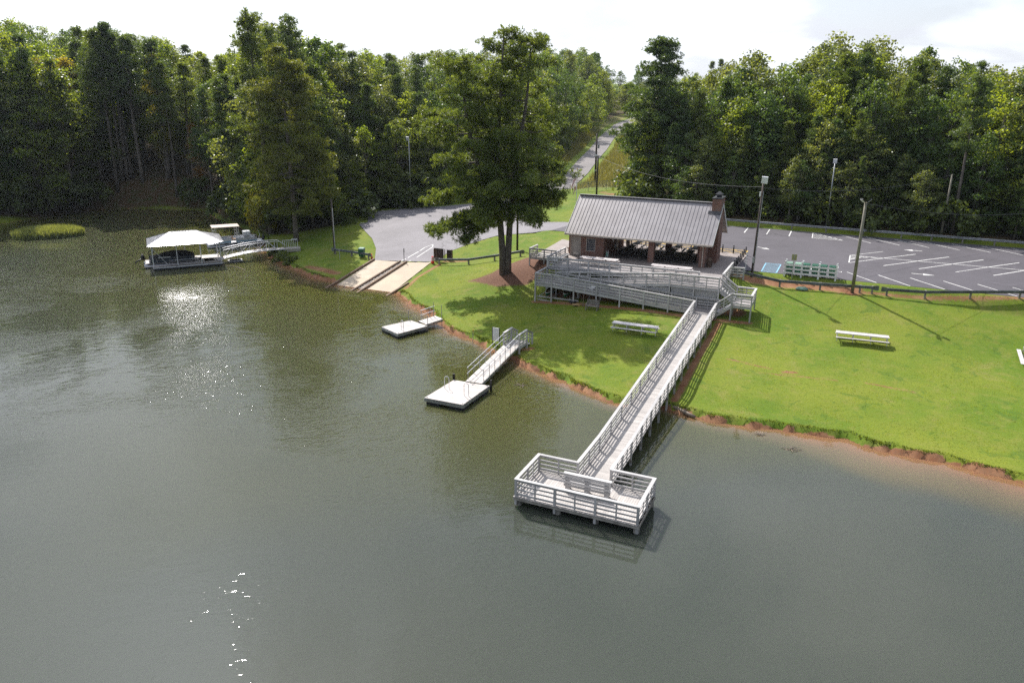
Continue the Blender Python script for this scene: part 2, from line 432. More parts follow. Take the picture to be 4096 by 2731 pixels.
M['pontoon'] = mat('pontoon_alu', (.48, .46, .46), .3, .8, var=.1, bump=0)
M['old_white'] = mat('chalky_white', (.60, .62, .66), .6, var=.15, scale=4, bump=0)
M['pale_blue'] = mat('faded_blue', (.22, .42, .60), .6, var=.2, bump=0)
M['orange_seat'] = mat('sun_bleached_vinyl', (.55, .32, .16), .6, var=.2, bump=0)
M['canopy'] = mat('stained_canopy', (.55, .45, .38), .7, var=.35, scale=3)
M['lamp_glass'] = mat('lamp_glass', (.66, .68, .70), .15, var=.06, bump=0)
M['glass'] = mat('window_glass', (.03, .045, .075), .08, var=.3, scale=6, bump=0)
M['slate_metal'] = mat('charcoal_metal', (.06, .06, .065), .4, .4, var=.12, bump=0)
M['line'] = mat('road_paint', (.72, .71, .68), .75, var=.14, scale=2, fine=12, dirt=(.35, .34, .33), dirtamt=.5)
M['yline'] = mat('yellow_paint', (.70, .46, .10), .75, var=.15, dirt=(.3, .26, .2))
M['bline'] = mat('blue_paint', (.25, .52, .68), .75, var=.12)
M['rock'] = mat('pale_rock', (.45, .40, .35), .85, var=.25)
M['bark'] = mat('pine_bark', (.165, .138, .118), .9, var=.4, scale=2.2, fine=9, bump=1.0, bdist=.05)
M['bark_grey'] = mat('grey_bark', (.16, .14, .12), .9, var=.35, scale=2, fine=9, bump=.8, bdist=.03)
M['lid'] = mat('pale_green_lid', (.22, .36, .27), .5, var=.1, bump=0)
M['cable'] = mat('cable', (.10, .10, .11), .6, bump=0)
M['log'] = mat('log_wood', (.30, .24, .18), .85, var=.35, scale=3)
M['tan_wood'] = mat('fresh_wood', (.48, .32, .15), .8, var=.25)
M['meshwire'] = mat('chain_link_wire', (.22, .24, .24), .5, .5, bump=0)
M['hose'] = mat('hose_green', (.02, .30, .16), .5, bump=0)
M['leaf_a'] = leafmat('broadleaf', (0.115, 0.18, 0.034), (0.195, 0.245, 0.048))
M['leaf_b'] = leafmat('broadleaf_dark', (0.066, 0.125, 0.04), (0.118, 0.18, 0.055), .46)
M['leaf_c'] = leafmat('broadleaf_olive', (0.115, 0.16, 0.058), (0.18, 0.215, 0.088), .48)
M['leaf_y'] = leafmat('turning_leaf', (0.19, 0.2, 0.025), (0.32, 0.28, 0.035), .5)
M['leaf_o'] = leafmat('orange_leaf', (0.24, 0.13, 0.022), (0.3, 0.18, 0.025), .45)
M['needle'] = leafmat('pine_needle', (0.07, 0.125, 0.05), (0.115, 0.17, 0.062), .34)
M['needle_b'] = leafmat('loblolly_needle', (0.084, 0.14, 0.04), (0.14, 0.185, 0.052), .42)
M['needle_y'] = leafmat('yellowish_needle', (0.13, 0.16, 0.038), (0.195, 0.215, 0.054), .42)
M['blade'] = leafmat('grass_blade', (0.108, 0.176, 0.012), (0.215, 0.25, 0.026), .55)
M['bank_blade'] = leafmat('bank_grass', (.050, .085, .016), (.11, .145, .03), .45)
M['meadow'] = leafmat('meadow_grass', (.165, .185, .07), (.25, .225, .12), .25)
M['reed'] = leafmat('reed', (.21, .26, .10), (.32, .35, .18), .3)
M['fern'] = leafmat('undergrowth', (0.055, 0.09, 0.022), (0.115, 0.15, 0.035), .4)

def wood_planks(name, c, axis, pitch):
    """painted deck seen from afar: joints come from the geometry, the paint wears board by board"""
    m, t = newmat(name); co = pos(t)
    s = N(t, 'ShaderNodeSeparateXYZ'); t.links.new(co, s.inputs[0])
    idx = math_(t, 'FLOOR', math_(t, 'DIVIDE', s.outputs[axis], pitch))
    w = N(t, 'ShaderNodeTexWhiteNoise', noise_dimensions='1D'); t.links.new(idx, w.inputs['W'])
    n = noise(t, co, 1.2, 5); f = noise(t, co, 14, 3)
    col = mix(t, mrange(t, n, .3, .7, 0, 1), [x * .9 for x in c], [x * 1.06 for x in c])
    col = mix(t, math_(t, 'MULTIPLY', w.outputs['Value'], .5), col, [x * .86 for x in c])
    col = mix(t, mrange(t, f, .5, .75, 0, .25), col, [x * .7 for x in c])
    col = mix(t, mrange(t, noise(t, co, .55, 5, .65), .52, .72, 0, .45), col, [x * .72 for x in c])
    col = each(t, col, .13)
    return finish(m, t, col, .6, 0, f, .003, .3)
M['plank_y'] = wood_planks('deck_board_paint', (.47, .435, .405), 1, .145)
M['plank_deck'] = wood_planks('upper_deck_shaded', (.33, .30, .29), 0, .145)  # darker than the pier boards: this deck's shade is put into its colour
M['plank_x'] = wood_planks('platform_board_paint', (.47, .435, .405), 0, .145)

def brickmat():
    m, t = newmat('red_brick'); co = pos(t)
    s = N(t, 'ShaderNodeSeparateXYZ'); t.links.new(co, s.inputs[0])
    c = N(t, 'ShaderNodeCombineXYZ'); t.links.new(math_(t, 'ADD', s.outputs[0], s.outputs[1]), c.inputs[0]); t.links.new(s.outputs[2], c.inputs[1])
    b = N(t, 'ShaderNodeTexBrick'); t.links.new(c.outputs[0], b.inputs['Vector'])
    setin(b, Scale=1.0, Mortar_Size=.011, Mortar_Smooth=.2, Bias=-.1, Brick_Width=.215, Row_Height=.075)
    b.inputs['Color1'].default_value = (.24, .085, .05, 1); b.inputs['Color2'].default_value = (.10, .04, .032, 1); b.inputs['Mortar'].default_value = (.42, .34, .29, 1)
    n = noise(t, co, 1.1, 4)
    col = mix(t, mrange(t, n, .3, .7, 0, .35), b.outputs['Color'], (.16, .06, .04))
    inv = math_(t, 'SUBTRACT', 1.0, b.outputs['Fac'])
    return finish(m, t, col, .85, 0, inv, .008, .6)
M['brick'] = brickmat()
def roofmat():
    m, t = newmat('standing_seam_roof'); co = pos(t)
    s = N(t, 'ShaderNodeSeparateXYZ'); t.links.new(co, s.inputs[0])
    w = math_(t, 'SINE', math_(t, 'MULTIPLY', s.outputs[0], 2 * math.pi / .1))
    n = noise(t, co, .9, 5)
    col = mix(t, mrange(t, n, .3, .7, 0, 1), (.245, .228, .232), (.30, .282, .288))
    return finish(m, t, col, .45, .35, w, .006, .12)
M['roof'] = roofmat()
M['roof_rib'] = mat('roof_seam', (.20, .185, .19), .5, .3, var=.08, bump=0)
def asphalt(name, c, crack=.4):
    m, t = newmat(name); co = pos(t)
    n1 = noise(t, co, .12, 6, .6); n2 = noise(t, co, 1.4, 5); n3 = noise(t, co, 25, 2)
    col = mix(t, mrange(t, n1, .35, .65, 0, 1), [x * .84 for x in c], [x * 1.14 for x in c])
    col = mix(t, mrange(t, n2, .4, .7, 0, .3), col, [x * 1.3 for x in c])
    col = mix(t, mrange(t, n3, .4, .7, 0, .35), col, [x * .7 for x in c])
    col = mix(t, mrange(t, noise(t, co, .45, 4, .6, .8), .60, .70, 0, .35), col, [x * .62 for x in c])
    col = mix(t, mrange(t, noise(t, co, .25, 5, .7, 1.5), .58, .70, 0, .4), col, [min(1, x * 1.55) for x in c])
    v = N(t, 'ShaderNodeTexVoronoi', feature='DISTANCE_TO_EDGE'); setin(v, Scale=.13)
    wv = N(t, 'ShaderNodeVectorMath', operation='ADD'); t.links.new(co, wv.inputs[0])
    nn = N(t, 'ShaderNodeTexNoise'); setin(nn, Scale=.5, Detail=4); t.links.new(co, nn.inputs['Vector'])
    sc = N(t, 'ShaderNodeVectorMath', operation='SCALE'); sc.inputs['Scale'].default_value = 3.0
    t.links.new(nn.outputs['Color'], sc.inputs[0]); t.links.new(sc.outputs[0], wv.inputs[1]); t.links.new(wv.outputs[0], v.inputs['Vector'])
    cr = mrange(t, v.outputs['Distance'], .0, .012, 1, 0)
    cr = math_(t, 'MULTIPLY', cr, mrange(t, noise(t, co, .09, 2), .45, .6, 0, crack))
    col = mix(t, cr, col, [x * .45 for x in c])
    return finish(m, t, col, .78, 0, n3, .004, .5)
M['asphalt'] = asphalt('asphalt', (.088, .080, .091), .8)
M['old_asphalt'] = asphalt('worn_asphalt', (.205, .190, .200), 1.0)
M['road'] = asphalt('road_asphalt', (.20, .18, .175), .3)
def patiomat():
    m, t = newmat('stamped_concrete'); co = pos(t)
    b = N(t, 'ShaderNodeTexBrick'); t.links.new(co, b.inputs['Vector'])
    setin(b, Scale=1.0, Mortar_Size=.02, Mortar_Smooth=.3, Bias=0.0, Brick_Width=.6, Row_Height=.4)
    b.inputs['Color1'].default_value = (.34, .29, .27, 1); b.inputs['Color2'].default_value = (.27, .23, .21, 1); b.inputs['Mortar'].default_value = (.17, .145, .13, 1)
    n = noise(t, co, .7, 5)
    col = mix(t, mrange(t, n, .3, .7, 0, .4), b.outputs['Color'], (.36, .31, .28))
    return finish(m, t, col, .7, 0, math_(t, 'SUBTRACT', 1.0, b.outputs['Fac']), .006, .5)
M['patio'] = patiomat()

def groundmat():
    m, t = newmat('ground'); co = pos(t)
    def at(n): return N(t, 'ShaderNodeAttribute', attribute_name=n).outputs['Fac']
    big = noise(t, co, .11, 5, .6); mid = noise(t, co, .9, 5, .6); fin = noise(t, co, 7.0, 4, .65); fin2 = noise(t, co, 28.0, 2)
    g = mix(t, mrange(t, big, .35, .65, 0, 1), (.100, .172, .012), (.195, .225, .024))
    g = mix(t, mrange(t, mid, .45, .72, 0, .55), g, (.23, .215, .05))
    g = mix(t, mrange(t, fin, .4, .7, 0, .6), g, (.085, .14, .012))
    g = mix(t, mrange(t, fin2, .45, .7, 0, .4), g, (.20, .25, .035))
    g = mix(t, mrange(t, noise(t, co, .33, 6, .7, .5), .54, .68, 0, .5), g, (.24, .215, .07))
    g = mix(t, mrange(t, noise(t, co, .6, 4, .6, 1.0), .56, .66, 0, .55), g, (.065, .13, .016))
    clay = mix(t, mrange(t, mid, .3, .7, 0, 1), (.23, .095, .045), (.36, .19, .10))
    clay = mix(t, mrange(t, fin, .4, .7, 0, .5), clay, (.20, .12, .075))
    mul = mix(t, mrange(t, fin, .3, .7, 0, 1), (.13, .060, .038), (.25, .135, .085))
    mul = mix(t, mrange(t, fin2, .45, .6, 0, .6), mul, (.09, .045, .03))
    litter = mix(t, mrange(t, fin, .3, .7, 0, 1), (.055, .038, .022), (.13, .085, .045))
    litter = mix(t, mrange(t, mid, .45, .65, 0, .7), litter, (.05, .07, .018))
    mead = mix(t, mrange(t, mid, .35, .65, 0, 1), (.16, .175, .045), (.24, .20, .075))
    def edge(n): 
        return mrange(t, math_(t, 'ADD', at(n), math_(t, 'MULTIPLY', math_(t, 'SUBTRACT', fin, .5), .9)), .38, .62, 0, 1)
    col = mix(t, edge('meadow'), g, mead)
    col = mix(t, edge('forest'), col, litter)
    col = mix(t, edge('mulch'), col, mul)
    col = mix(t, edge('clay'), col, clay)
    h = math_(t, 'ADD', fin, math_(t, 'MULTIPLY', fin2, .5))
    return finish(m, t, col, .9, 0, h, .03, .5, .2)
M['ground'] = groundmat()
GUST = (71.0, 23.0, 0.0)
def watermat():
    """turbid lake: light scatters inside it, the skin mirrors the sky, gusts ruffle it in patches"""
    m, t = newmat('lake_water'); co = pos(t)
    dep = N(t, 'ShaderNodeAttribute', attribute_name='shallow').outputs['Fac']
    olive = N(t, 'ShaderNodeAttribute', attribute_name='near_bank').outputs['Fac']
    calm = N(t, 'ShaderNodeAttribute', attribute_name='calm').outputs['Fac']
    rot = N(t, 'ShaderNodeMapping'); rot.inputs['Rotation'].default_value = (0, 0, math.radians(-46)); t.links.new(co, rot.inputs[0])
    mp = N(t, 'ShaderNodeMapping'); mp.inputs['Scale'].default_value = (.55, 1.5, 1.0); t.links.new(rot.outputs[0], mp.inputs[0])
    r1 = noise(t, mp.outputs[0], .8, 3, .5, .8); r2 = noise(t, mp.outputs[0], 2.3, 2, .55, 1.2)
    gm = N(t, 'ShaderNodeMapping'); gm.inputs['Location'].default_value = GUST; t.links.new(co, gm.inputs[0])
    gust = mrange(t, noise(t, gm.outputs[0], .075, 4, .65, .6), .42, .60, .15, 1.55)
    live = math_(t, 'SUBTRACT', 1.0, calm)
    hgt = math_(t, 'ADD', math_(t, 'MULTIPLY', r1, .022), math_(t, 'MULTIPLY', math_(t, 'MULTIPLY', r2, .026), gust))
    v = N(t, 'ShaderNodeTexVoronoi', feature='F1'); setin(v, Scale=.8); v.voronoi_dimensions = '2D'; t.links.new(co, v.inputs['Vector'])
    sc = N(t, 'ShaderNodeSeparateColor'); t.links.new(v.outputs['Color'], sc.inputs[0])
    dome = math_(t, 'MULTIPLY', mrange(t, v.outputs['Distance'], 0, .11, .013, 0), math_(t, 'GREATER_THAN', sc.outputs[0], .74))
    hgt = math_(t, 'MULTIPLY', math_(t, 'ADD', hgt, dome), live)
    var = noise(t, co, .05, 3)
    body = mix(t, mrange(t, var, .35, .65, 0, 1), (.054, .062, .048), (.060, .067, .052))
    body = mix(t, olive, body, (.070, .071, .017))
    body = mix(t, mrange(t, dep, .0, .55, 0, 1), body, (.125, .098, .050))
    body = mix(t, mrange(t, dep, .45, 1.0, 0, 1), body, (.23, .120, .060))
    finish(m, t, body, .03, 0, hgt, 1.0, 1.0, .5)
    p = [n for n in t.nodes if n.type == 'BSDF_PRINCIPLED'][0]; p.inputs['IOR'].default_value = 1.33
    p.subsurface_method = 'BURLEY'; p.inputs['Subsurface Weight'].default_value = 1.0; p.inputs['Subsurface Radius'].default_value = (1.0, 1.3, .8); p.inputs['Subsurface Scale'].default_value = .35
    return m
M['water'] = watermat()
# ------------------------------------------------------------------ the setting
def axis(*seg):
    out = []
    for a, b, s in seg: out += list(np.arange(a, b - 1e-6, s))
    return np.array(out + [seg[-1][1]])
def grid(xs, ys):
    X, Y = np.meshgrid(xs, ys); P = np.stack([X.ravel(), Y.ravel()], 1)
    nx, ny = len(xs), len(ys); i = np.arange(nx * ny).reshape(ny, nx)
    F = np.stack([i[:-1, :-1].ravel(), i[:-1, 1:].ravel(), i[1:, 1:].ravel(), i[1:, :-1].ravel()], 1)
    return P, F
def attr(me, name, v):
    a = me.attributes.new(name, 'FLOAT', 'POINT'); a.data.foreach_set('value', np.asarray(v, np.float32))
WOOD_L = [(-300, 40), (-150, 55), (-134.5, 86), (-132, 101.5), (-125, 107), (-113.5, 108.5), (-102.5, 101), (-92, 96.5), (-84, 92), (-79, 91), (-75, 97), (-77, 107), (-73, 113), (-66, 118), (-63, 124), (-63, 150), (-74, 200), (-88, 260), (-92, 340), (-92, 500), (-500, 500)]
WOOD_R = [(-34, 119.5), (-27, 113.5), (-15, 112.3), (20, 111.3), (90, 110.6), (200, 150), (200, 500), (-64, 500), (-66, 300), (-58, 240), (-42, 190), (-33, 150), (-31, 135)]
MULCH = [(-35.2, 81.3), (-36.6, 78.5), (-37, 76), (-39.2, 74), (-35, 72.8), (-31.8, 74), (-30.4, 77), (-30, 80), (-33, 82.4)]
xs = axis((-900, -300, 60), (-300, -150, 12), (-150, -70, 1.0), (-70, 16, .3), (16, 60, 2.5), (60, 200, 14), (200, 900, 70))
ys = axis((-60, 34, 14), (34, 44, 1.0), (44, 84, .3), (84, 116, .7), (116, 170, 2.0), (170, 320, 6), (320, 1400, 60))
P, F = grid(xs, ys)
Z = ground(P)
sd = shore_d(P); rdist, _ = roadz(P)
me = mesh_np('ground', np.column_stack([P, Z]), F, M['ground'], True)
fo = np.clip(.5 + np.where(inside(WOOD_L, P), 1, -1) * pdist(WOOD_L, P, True) / 3.0, 0, 1)
fo = np.maximum(fo, np.clip(.5 + np.where(inside(WOOD_R, P), 1, -1) * pdist(WOOD_R, P, True) / 3.0, 0, 1))
attr(me, 'forest', fo)
mdw = sstep(3.6, 5.2, rdist) * sstep(136.5, 138.5, P[:, 1]) * (rdist < 40)
attr(me, 'meadow', mdw)
mu = np.where(inside(MULCH, P), .5, -.5) * np.minimum(pdist(MULCH, P, True) / .9, 1) + .5
attr(me, 'mulch', mu)
def near(line, w): return np.clip(1 - pdist(line, P) / w, 0, 1)
cl = np.where(sd > -.5, sstep(.36, .08, sd + .28 * wob(P, .8, 4) + .15 * wob(P, 2.7, 1)), 1.0) * np.where((P[:, 0] < -80), .45, 1.0)
cl = np.maximum(cl, .85 * near([(-10.3, 79.3), (-6, 79.2), (-2, 79.3), (1.2, 79.3)], 1.7))
cl = np.maximum(cl, .68 * near([(1.2, 79.2), (7, 79.6), (11, 80.3), (16, 81.2), (40, 83)], .9))
cl = np.maximum(cl, .80 * near([(-10.3, 52), (-10.3, 62), (-10.1, 69)], .75))
cl = np.maximum(cl, .80 * near([(-29.2, 69.9), (-20, 69.8), (-12, 69.6), (-7.6, 70)], .9))
cl = np.maximum(cl, .9 * near([(-28, 72), (-12, 72), (-9, 72)], 1.9))
cl = np.maximum(cl, .78 * near([(-24.6, 58.3), (-25.6, 57.6)], 1.0))
cl = np.maximum(cl, .95 * near([(-3.8, 78.7), (-3.7, 78.7)], 1.3))
cl = np.maximum(cl, .9 * near([(.8, 79), (.9, 79)], 1.5))
cl = np.maximum(cl, .62 * near([(-8, 61.2), (-4.4, 60.6)], .6)); cl = np.maximum(cl, .70 * near([(-3.4, 60.3), (-2.6, 60.5)], .8)); cl = np.maximum(cl, .6 * near([(-5.2, 59.4), (0.6, 60.2)], .5))
cl = np.maximum(cl, .62 * near([(2.6, 60.6), (6, 60.3)], .6))
cl = np.maximum(cl, .72 * near([(-58, 74.4), (-60.5, 75.2), (-63.5, 76)], 1.9))
cl = np.maximum(cl, .66 * near([(-47.3, 83), (-44, 83.2)], 1.1))
cl = np.maximum(cl, .75 * near([(-51, 101.8), (-44.5, 101.6)], .8))
cl = np.maximum(cl, .8 * near([(-42, 131.5), (-39.5, 130)], 2.2))
cl = np.maximum(cl, .75 * near([(-47.2, 81.5), (-47.1, 76), (-46.4, 72)], .9))
attr(me, 'clay', cl)
g_ob = link('ground', me); tag(g_ob, kind='structure')

# the lake
wx = axis((-900, -300, 100), (-300, -150, 25), (-150, -70, 1.6), (-70, 16, .6), (16, 60, 2), (60, 900, 105))
wy = axis((-400, -40, 60), (-40, 30, 5), (30, 112, .7), (112, 140, 7))
PW, FW = grid(wx, wy)
me = mesh_np('lake', np.column_stack([PW, np.zeros(len(PW))]), FW, M['water'], True)
d = -shore_d(PW) + .35 * wob(PW, .8, 3)
wid = np.interp(PW[:, 0], [-140, -110, -60, -47, -30, -14, -4, 4, 20], [1.0, 1.0, 4.0, 2.6, 2.0, 1.8, 2.6, 5.0, 6.5]) * (1 + .35 * wob(PW, .25, 6))
attr(me, 'shallow', np.clip(1 - d / wid, 0, 1) ** 1.3)
calm = np.clip(sstep(-26, -9, PW[:, 0] + (PW[:, 1] - 45) * .15) * .93, 0, 1)
calm = np.maximum(calm, .6 * sstep(84, 96, PW[:, 1]))
calm = np.maximum(calm, .62 * sstep(42, 26, PW[:, 1] + .0 * PW[:, 0]))
attr(me, 'calm', calm)
attr(me, 'near_bank', np.clip(1 - (d + 5 * wob(PW, .09, 2)) / np.interp(PW[:, 0], [-60, -30, -15, 0], [40, 32, 14, 8]), 0, 1))
w_ob = link('lake', me); tag(w_ob, kind='structure')

def sheet(name, poly, m, zf, dz, step=1.5, parent=None, thick=0):
    bm = bmesh.new()
    bm.faces.new([bm.verts.new((x, y, 0)) for x, y in poly])
    a = np.array(poly); x0, y0 = a.min(0); x1, y1 = a.max(0)
    for ax, lo, hi in ((0, x0, x1), (1, y0, y1)):
        k = lo + step
        while k < hi:
            co = (k, 0, 0) if ax == 0 else (0, k, 0); no_ = (1, 0, 0) if ax == 0 else (0, 1, 0)
            bmesh.ops.bisect_plane(bm, geom=bm.verts[:] + bm.edges[:] + bm.faces[:], plane_co=co, plane_no=no_); k += step
    bmesh.ops.triangulate(bm, faces=bm.faces[:])
    q = np.array([(v.co.x, v.co.y) for v in bm.verts]); zz = zf(q) + dz
    for v, z in zip(bm.verts, zz): v.co.z = z
    for f in bm.faces:
        if f.normal.z < 0: f.normal_flip()
    me = bpy.data.meshes.new(name); bm.to_mesh(me); bm.free(); me.materials.append(m)
    return link(name, me, parent)
flat = lambda z: (lambda q: np.full(len(q), z))
lot = sheet('parking_lot', LOT, M['asphalt'], flat(4.4), .006, 40); tag(lot, kind='structure')
blot = sheet('boat_lot', BOATLOT, M['old_asphalt'], lambda q: ground(q, False), .014, 1.6); tag(blot, kind='structure')
ramp = sheet('boat_ramp', [(-56.3, 80.6), (-52.75, 81.0), (-51.7, 81.1), (-48.7, 81.95), (-47.5, 70.3), (-55.45, 70.3)], M['ramp'], lambda q: (q[:, 1] - 71.4) * .125, .02, 3); tag(ramp, kind='structure')
# hill road
V = []; q = [np.array(a) for a, _ in ROAD]; zs = [b for _, b in ROAD]
pts = []
for i in range(len(q) - 1):
    for k in range(6): t = k / 6; pts.append((q[i] * (1 - t) + q[i + 1] * t, zs[i] * (1 - t) + zs[i + 1] * t))
pts.append((q[-1], zs[-1]))
for i, (p, z) in enumerate(pts):
    d = pts[min(i + 1, len(pts) - 1)][0] - pts[max(i - 1, 0)][0]; d = d / np.linalg.norm(d); n = np.array([d[1], -d[0]])
    w = 2.35 + (2.4 * max(0, 1 - i / 5) if i < 5 else 0)
    for s in (-1, 1): V.append((*(p + s * n * w), z + .03))
hill_road = link('road', mesh_np('road', V, [(2 * i, 2 * i + 1, 2 * i + 3, 2 * i + 2) for i in range(len(pts) - 1)], M['road'])); tag(hill_road, kind='structure')
pat = MB().prism(PATIO, 4.0, 4.5).build('patio', M['patio'], None, origin=(-20, 83, 4.0)); tag(pat, kind='structure')
wk = sheet('walkway', [(-33.6, 89.5), (-31.9, 89.0), (-29.6, 83.6), (-29.6, 80.6), (-33.0, 80.4), (-33.2, 83.5)], M['patio'], flat(4.36), .0, 30); tag(wk, kind='structure')

def strip(parent, a, b, w, m, z, name='parking_line'):
    a = np.array(a, float); b = np.array(b, float); d = b - a; L = np.linalg.norm(d); d /= L; n = np.array([-d[1], d[0]]) * w / 2
    k = max(1, int(L / 1.5)); V = []
    for i in range(k + 1):
        c = a + d * L * i / k
        for s in (1, -1):
            e = c + s * n; V.append((e[0], e[1], z if not callable(z) else z(e)))
    F = [(2 * i, 2 * i + 1, 2 * i + 3, 2 * i + 2) for i in range(k)]
    return link(name, mesh_np(name, V, F, m), parent)
LZ = 4.418
ln = lambda a, b, m=M['line'], w=.13, n='parking_line': strip(lot, a, b, w, m, LZ, n)
for i in range(9):                                                   # far row, angled
    ln((-1.4 + 3.28 * i, 109.0 - .1 * i), (2.4 + 3.28 * i, 104.6 - .04 * i))
for x in (-13.3, -10.4, -7.55): ln((x, 109.4), (x + .08, 105.0))
tri = [(-4.76, 109.1), (-4.58, 104.95), (-.85, 104.85)]
for i in range(3): ln(tri[i], tri[(i + 1) % 3])
for i in range(1, 6):
    t = i / 6; ln((-4.7, 109.1 - 4.1 * t), (-4.76 + 3.91 * t + .4, 109.1 - 4.25 * t - .05), w=.11)
ln((.3, 94.95), (40, 94.9))
for i in range(8):                                                   # chevron row
    ln((3.75 + 3.47 * i, 99.2), (.23 + 3.47 * i, 94.92)); ln((3.72 + 3.47 * i, 94.88), (.2 + 3.47 * i, 90.48))
ln((.22, 94.9), (.19, 90.48))
for i in range(1, 6): t = i / 6; ln((.22, 94.9 - 4.4 * t * .9), (.3 + 3.3 * (1 - t) , 94.8 - .2 * t), w=.11) if i < 5 else None
for i in range(9): ln((.12 + 2.99 * i, 85.28), (2.95 + 2.99 * i, 81.4))
def arrow(a, b, name='painted_arrow'):
    a = np.array(a, float); b = np.array(b, float); d = (b - a) / np.linalg.norm(b - a); n = np.array([-d[1], d[0]]); L = np.linalg.norm(b - a)
    p = [a + n * .09, a - n * .09, a + d * L * .5 - n * .09, a + d * L * .5 + n * .09, a + d * L * .5 - n * .42, b, a + d * L * .5 + n * .42]
    return link(name, mesh_np(name, [(x, y, LZ) for x, y in p], [(0, 1, 2), (0, 2, 3), (4, 5, 6)], M['line']), lot)
arrow((8.05, 101.65), (6.0, 101.6)); arrow((6.3, 87.7), (8.5, 87.65)); arrow((-10.25, 95.4), (-8.65, 94.3))
# blue access aisle and yellow loading hatch
B0 = [(-8.18, 86.1), (-6.6, 86.1), (-6.6, 81.5), (-8.1, 81.5)]
for i in range(4): ln(B0[i], B0[(i + 1) % 4], M['bline'], .12, 'blue_line')
for i in range(1, 9): ln((-8.1, 81.5 + i * .51), (-6.62, 81.5 + i * .51), M['bline'], .1, 'blue_line')
ln((-26.5, 92.3), (-10.9, 92.3), M['yline'], .12, 'yellow_line'); ln((-11.0, 92.3), (-11.0, 90.0), M['yline'], .12, 'yellow_line'); ln((-26.5, 90.0), (-11.0, 90.0), M['yline'], .12, 'yellow_line')
for i in range(9):
    x = -26.4 + i * 1.7
    ln((x, 90.05), (min(x + 2.3, -11.05), 92.25), M['yline'], .1, 'yellow_line'); ln((x + 2.3 if x + 2.3 < -11 else -11.05, 90.05), (x, 92.25), M['yline'], .1, 'yellow_line')
def text(name, s, size, loc, rz, m, parent, rx=0.0, sx=1.0, ext=0.0):
    c = bpy.data.curves.new(name, 'FONT'); c.body = s; c.size = size; c.align_x = 'CENTER'; c.align_y = 'CENTER'; c.extrude = ext
    c.resolution_u = 2
    tmp = bpy.data.objects.new(name, c); COL.objects.link(tmp)
    dg = bpy.context.evaluated_depsgraph_get(); me = bpy.data.meshes.new_from_object(tmp.evaluated_get(dg))
    bpy.data.objects.remove(tmp); me.name = name
    if not me.materials: me.materials.append(m)
    else: me.materials[0] = m
    o = link(name, me, parent); o.location = loc; o.rotation_euler = (rx, 0, rz); o.scale = (sx, 1, 1)
    return o
for i, ch in enumerate('NO'): text('letter', ch, .75, (-.62 - i * .42, 85.1, LZ), math.pi, M['line'], lot)
for i, ch in enumerate('PARKING'): text('letter', ch, .75, (-1.5 - i * .42, 85.2, LZ), math.pi, M['line'], lot)
for s, a, b in (('BOAT', (-73.2, 107.9), (-70.9, 109.9)), ('PARKING', (-69.5, 110.5), (-65.6, 113.7))):
    a = np.array(a); b = np.array(b); ang = math.atan2(*(b - a)[::-1])
    for i, ch in enumerate(s):
        p = a + (b - a) * i / (len(s) - 1); text('letter', ch, .95, (p[0], p[1], gz(*p) + .11), ang, M['line'], blot)
text('letter', 'B', .95, (-70.6, 98.0, gz(-70.6, 98.0) + .11), math.radians(50), M['line'], blot)
bz = lambda e: float(ground(np.array([e]), False)[0]) + .03
for a, b in (((-52.75, 81.3), (-53.2, 88.0)), ((-53.2, 88.0), (-52.8, 89.6)), ((-51.7, 81.5), (-52.3, 88.6)), ((-52.3, 88.6), (-52.8, 89.6))): strip(blot, a, b, .14, M['line'], bz, 'lane_line')

# rocks in the gutter between the two ramp lanes, and the wooden kerbs
V = []; Fc = []
for i in range(260):
    y = R.uniform(71.0, 80.8); t = (y - 71.4) / 9.6; x = -52.03 + t * -.25 + R.uniform(-.28, .38); r = R.uniform(.05, .13); z = t * 1.2 + .03
    n = len(V)
    V += [(x + r * R.uniform(.7, 1.2), y, z), (x, y + r * R.uniform(.7, 1.2), z), (x - r, y, z), (x, y - r, z), (x + R.uniform(-.02, .02), y, z + r)]
    Fc += [(n, n + 1, n + 4), (n + 1, n + 2, n + 4), (n + 2, n + 3, n + 4), (n + 3, n, n + 4)]
gr = link('gravel', mesh_np('gravel', V, Fc, M['rock'])); tag(gr, 'grey crushed stone in the gutter between the two ramp lanes', kind='stuff')
for k, (a, b, lab) in enumerate([((-56.45, 80.6), (-55.75, 69.4), 'long brown timber kerb along the left edge of the boat ramp'), ((-52.62, 80.9), (-52.3, 69.6), 'timber kerb on the left side of the stone gutter in the ramp'),
                   ((-51.75, 81.0), (-51.25, 69.4), 'timber kerb on the right side of the stone gutter in the ramp'), ((-47.25, 74.2), (-47.35, 69.6), 'short timber kerb at the water end of the right ramp edge')]):
    za, zb = (a[1] - 71.4) * .125, (b[1] - 71.4) * .125
    o = MB().bar((*a, za + .12), (*b, zb + .12), .2, .28).build('timber_kerb', M['timber'], None, origin=(a[0], a[1], za)); tag(o, lab, 'kerb', 'timber kerbs of the boat ramp')

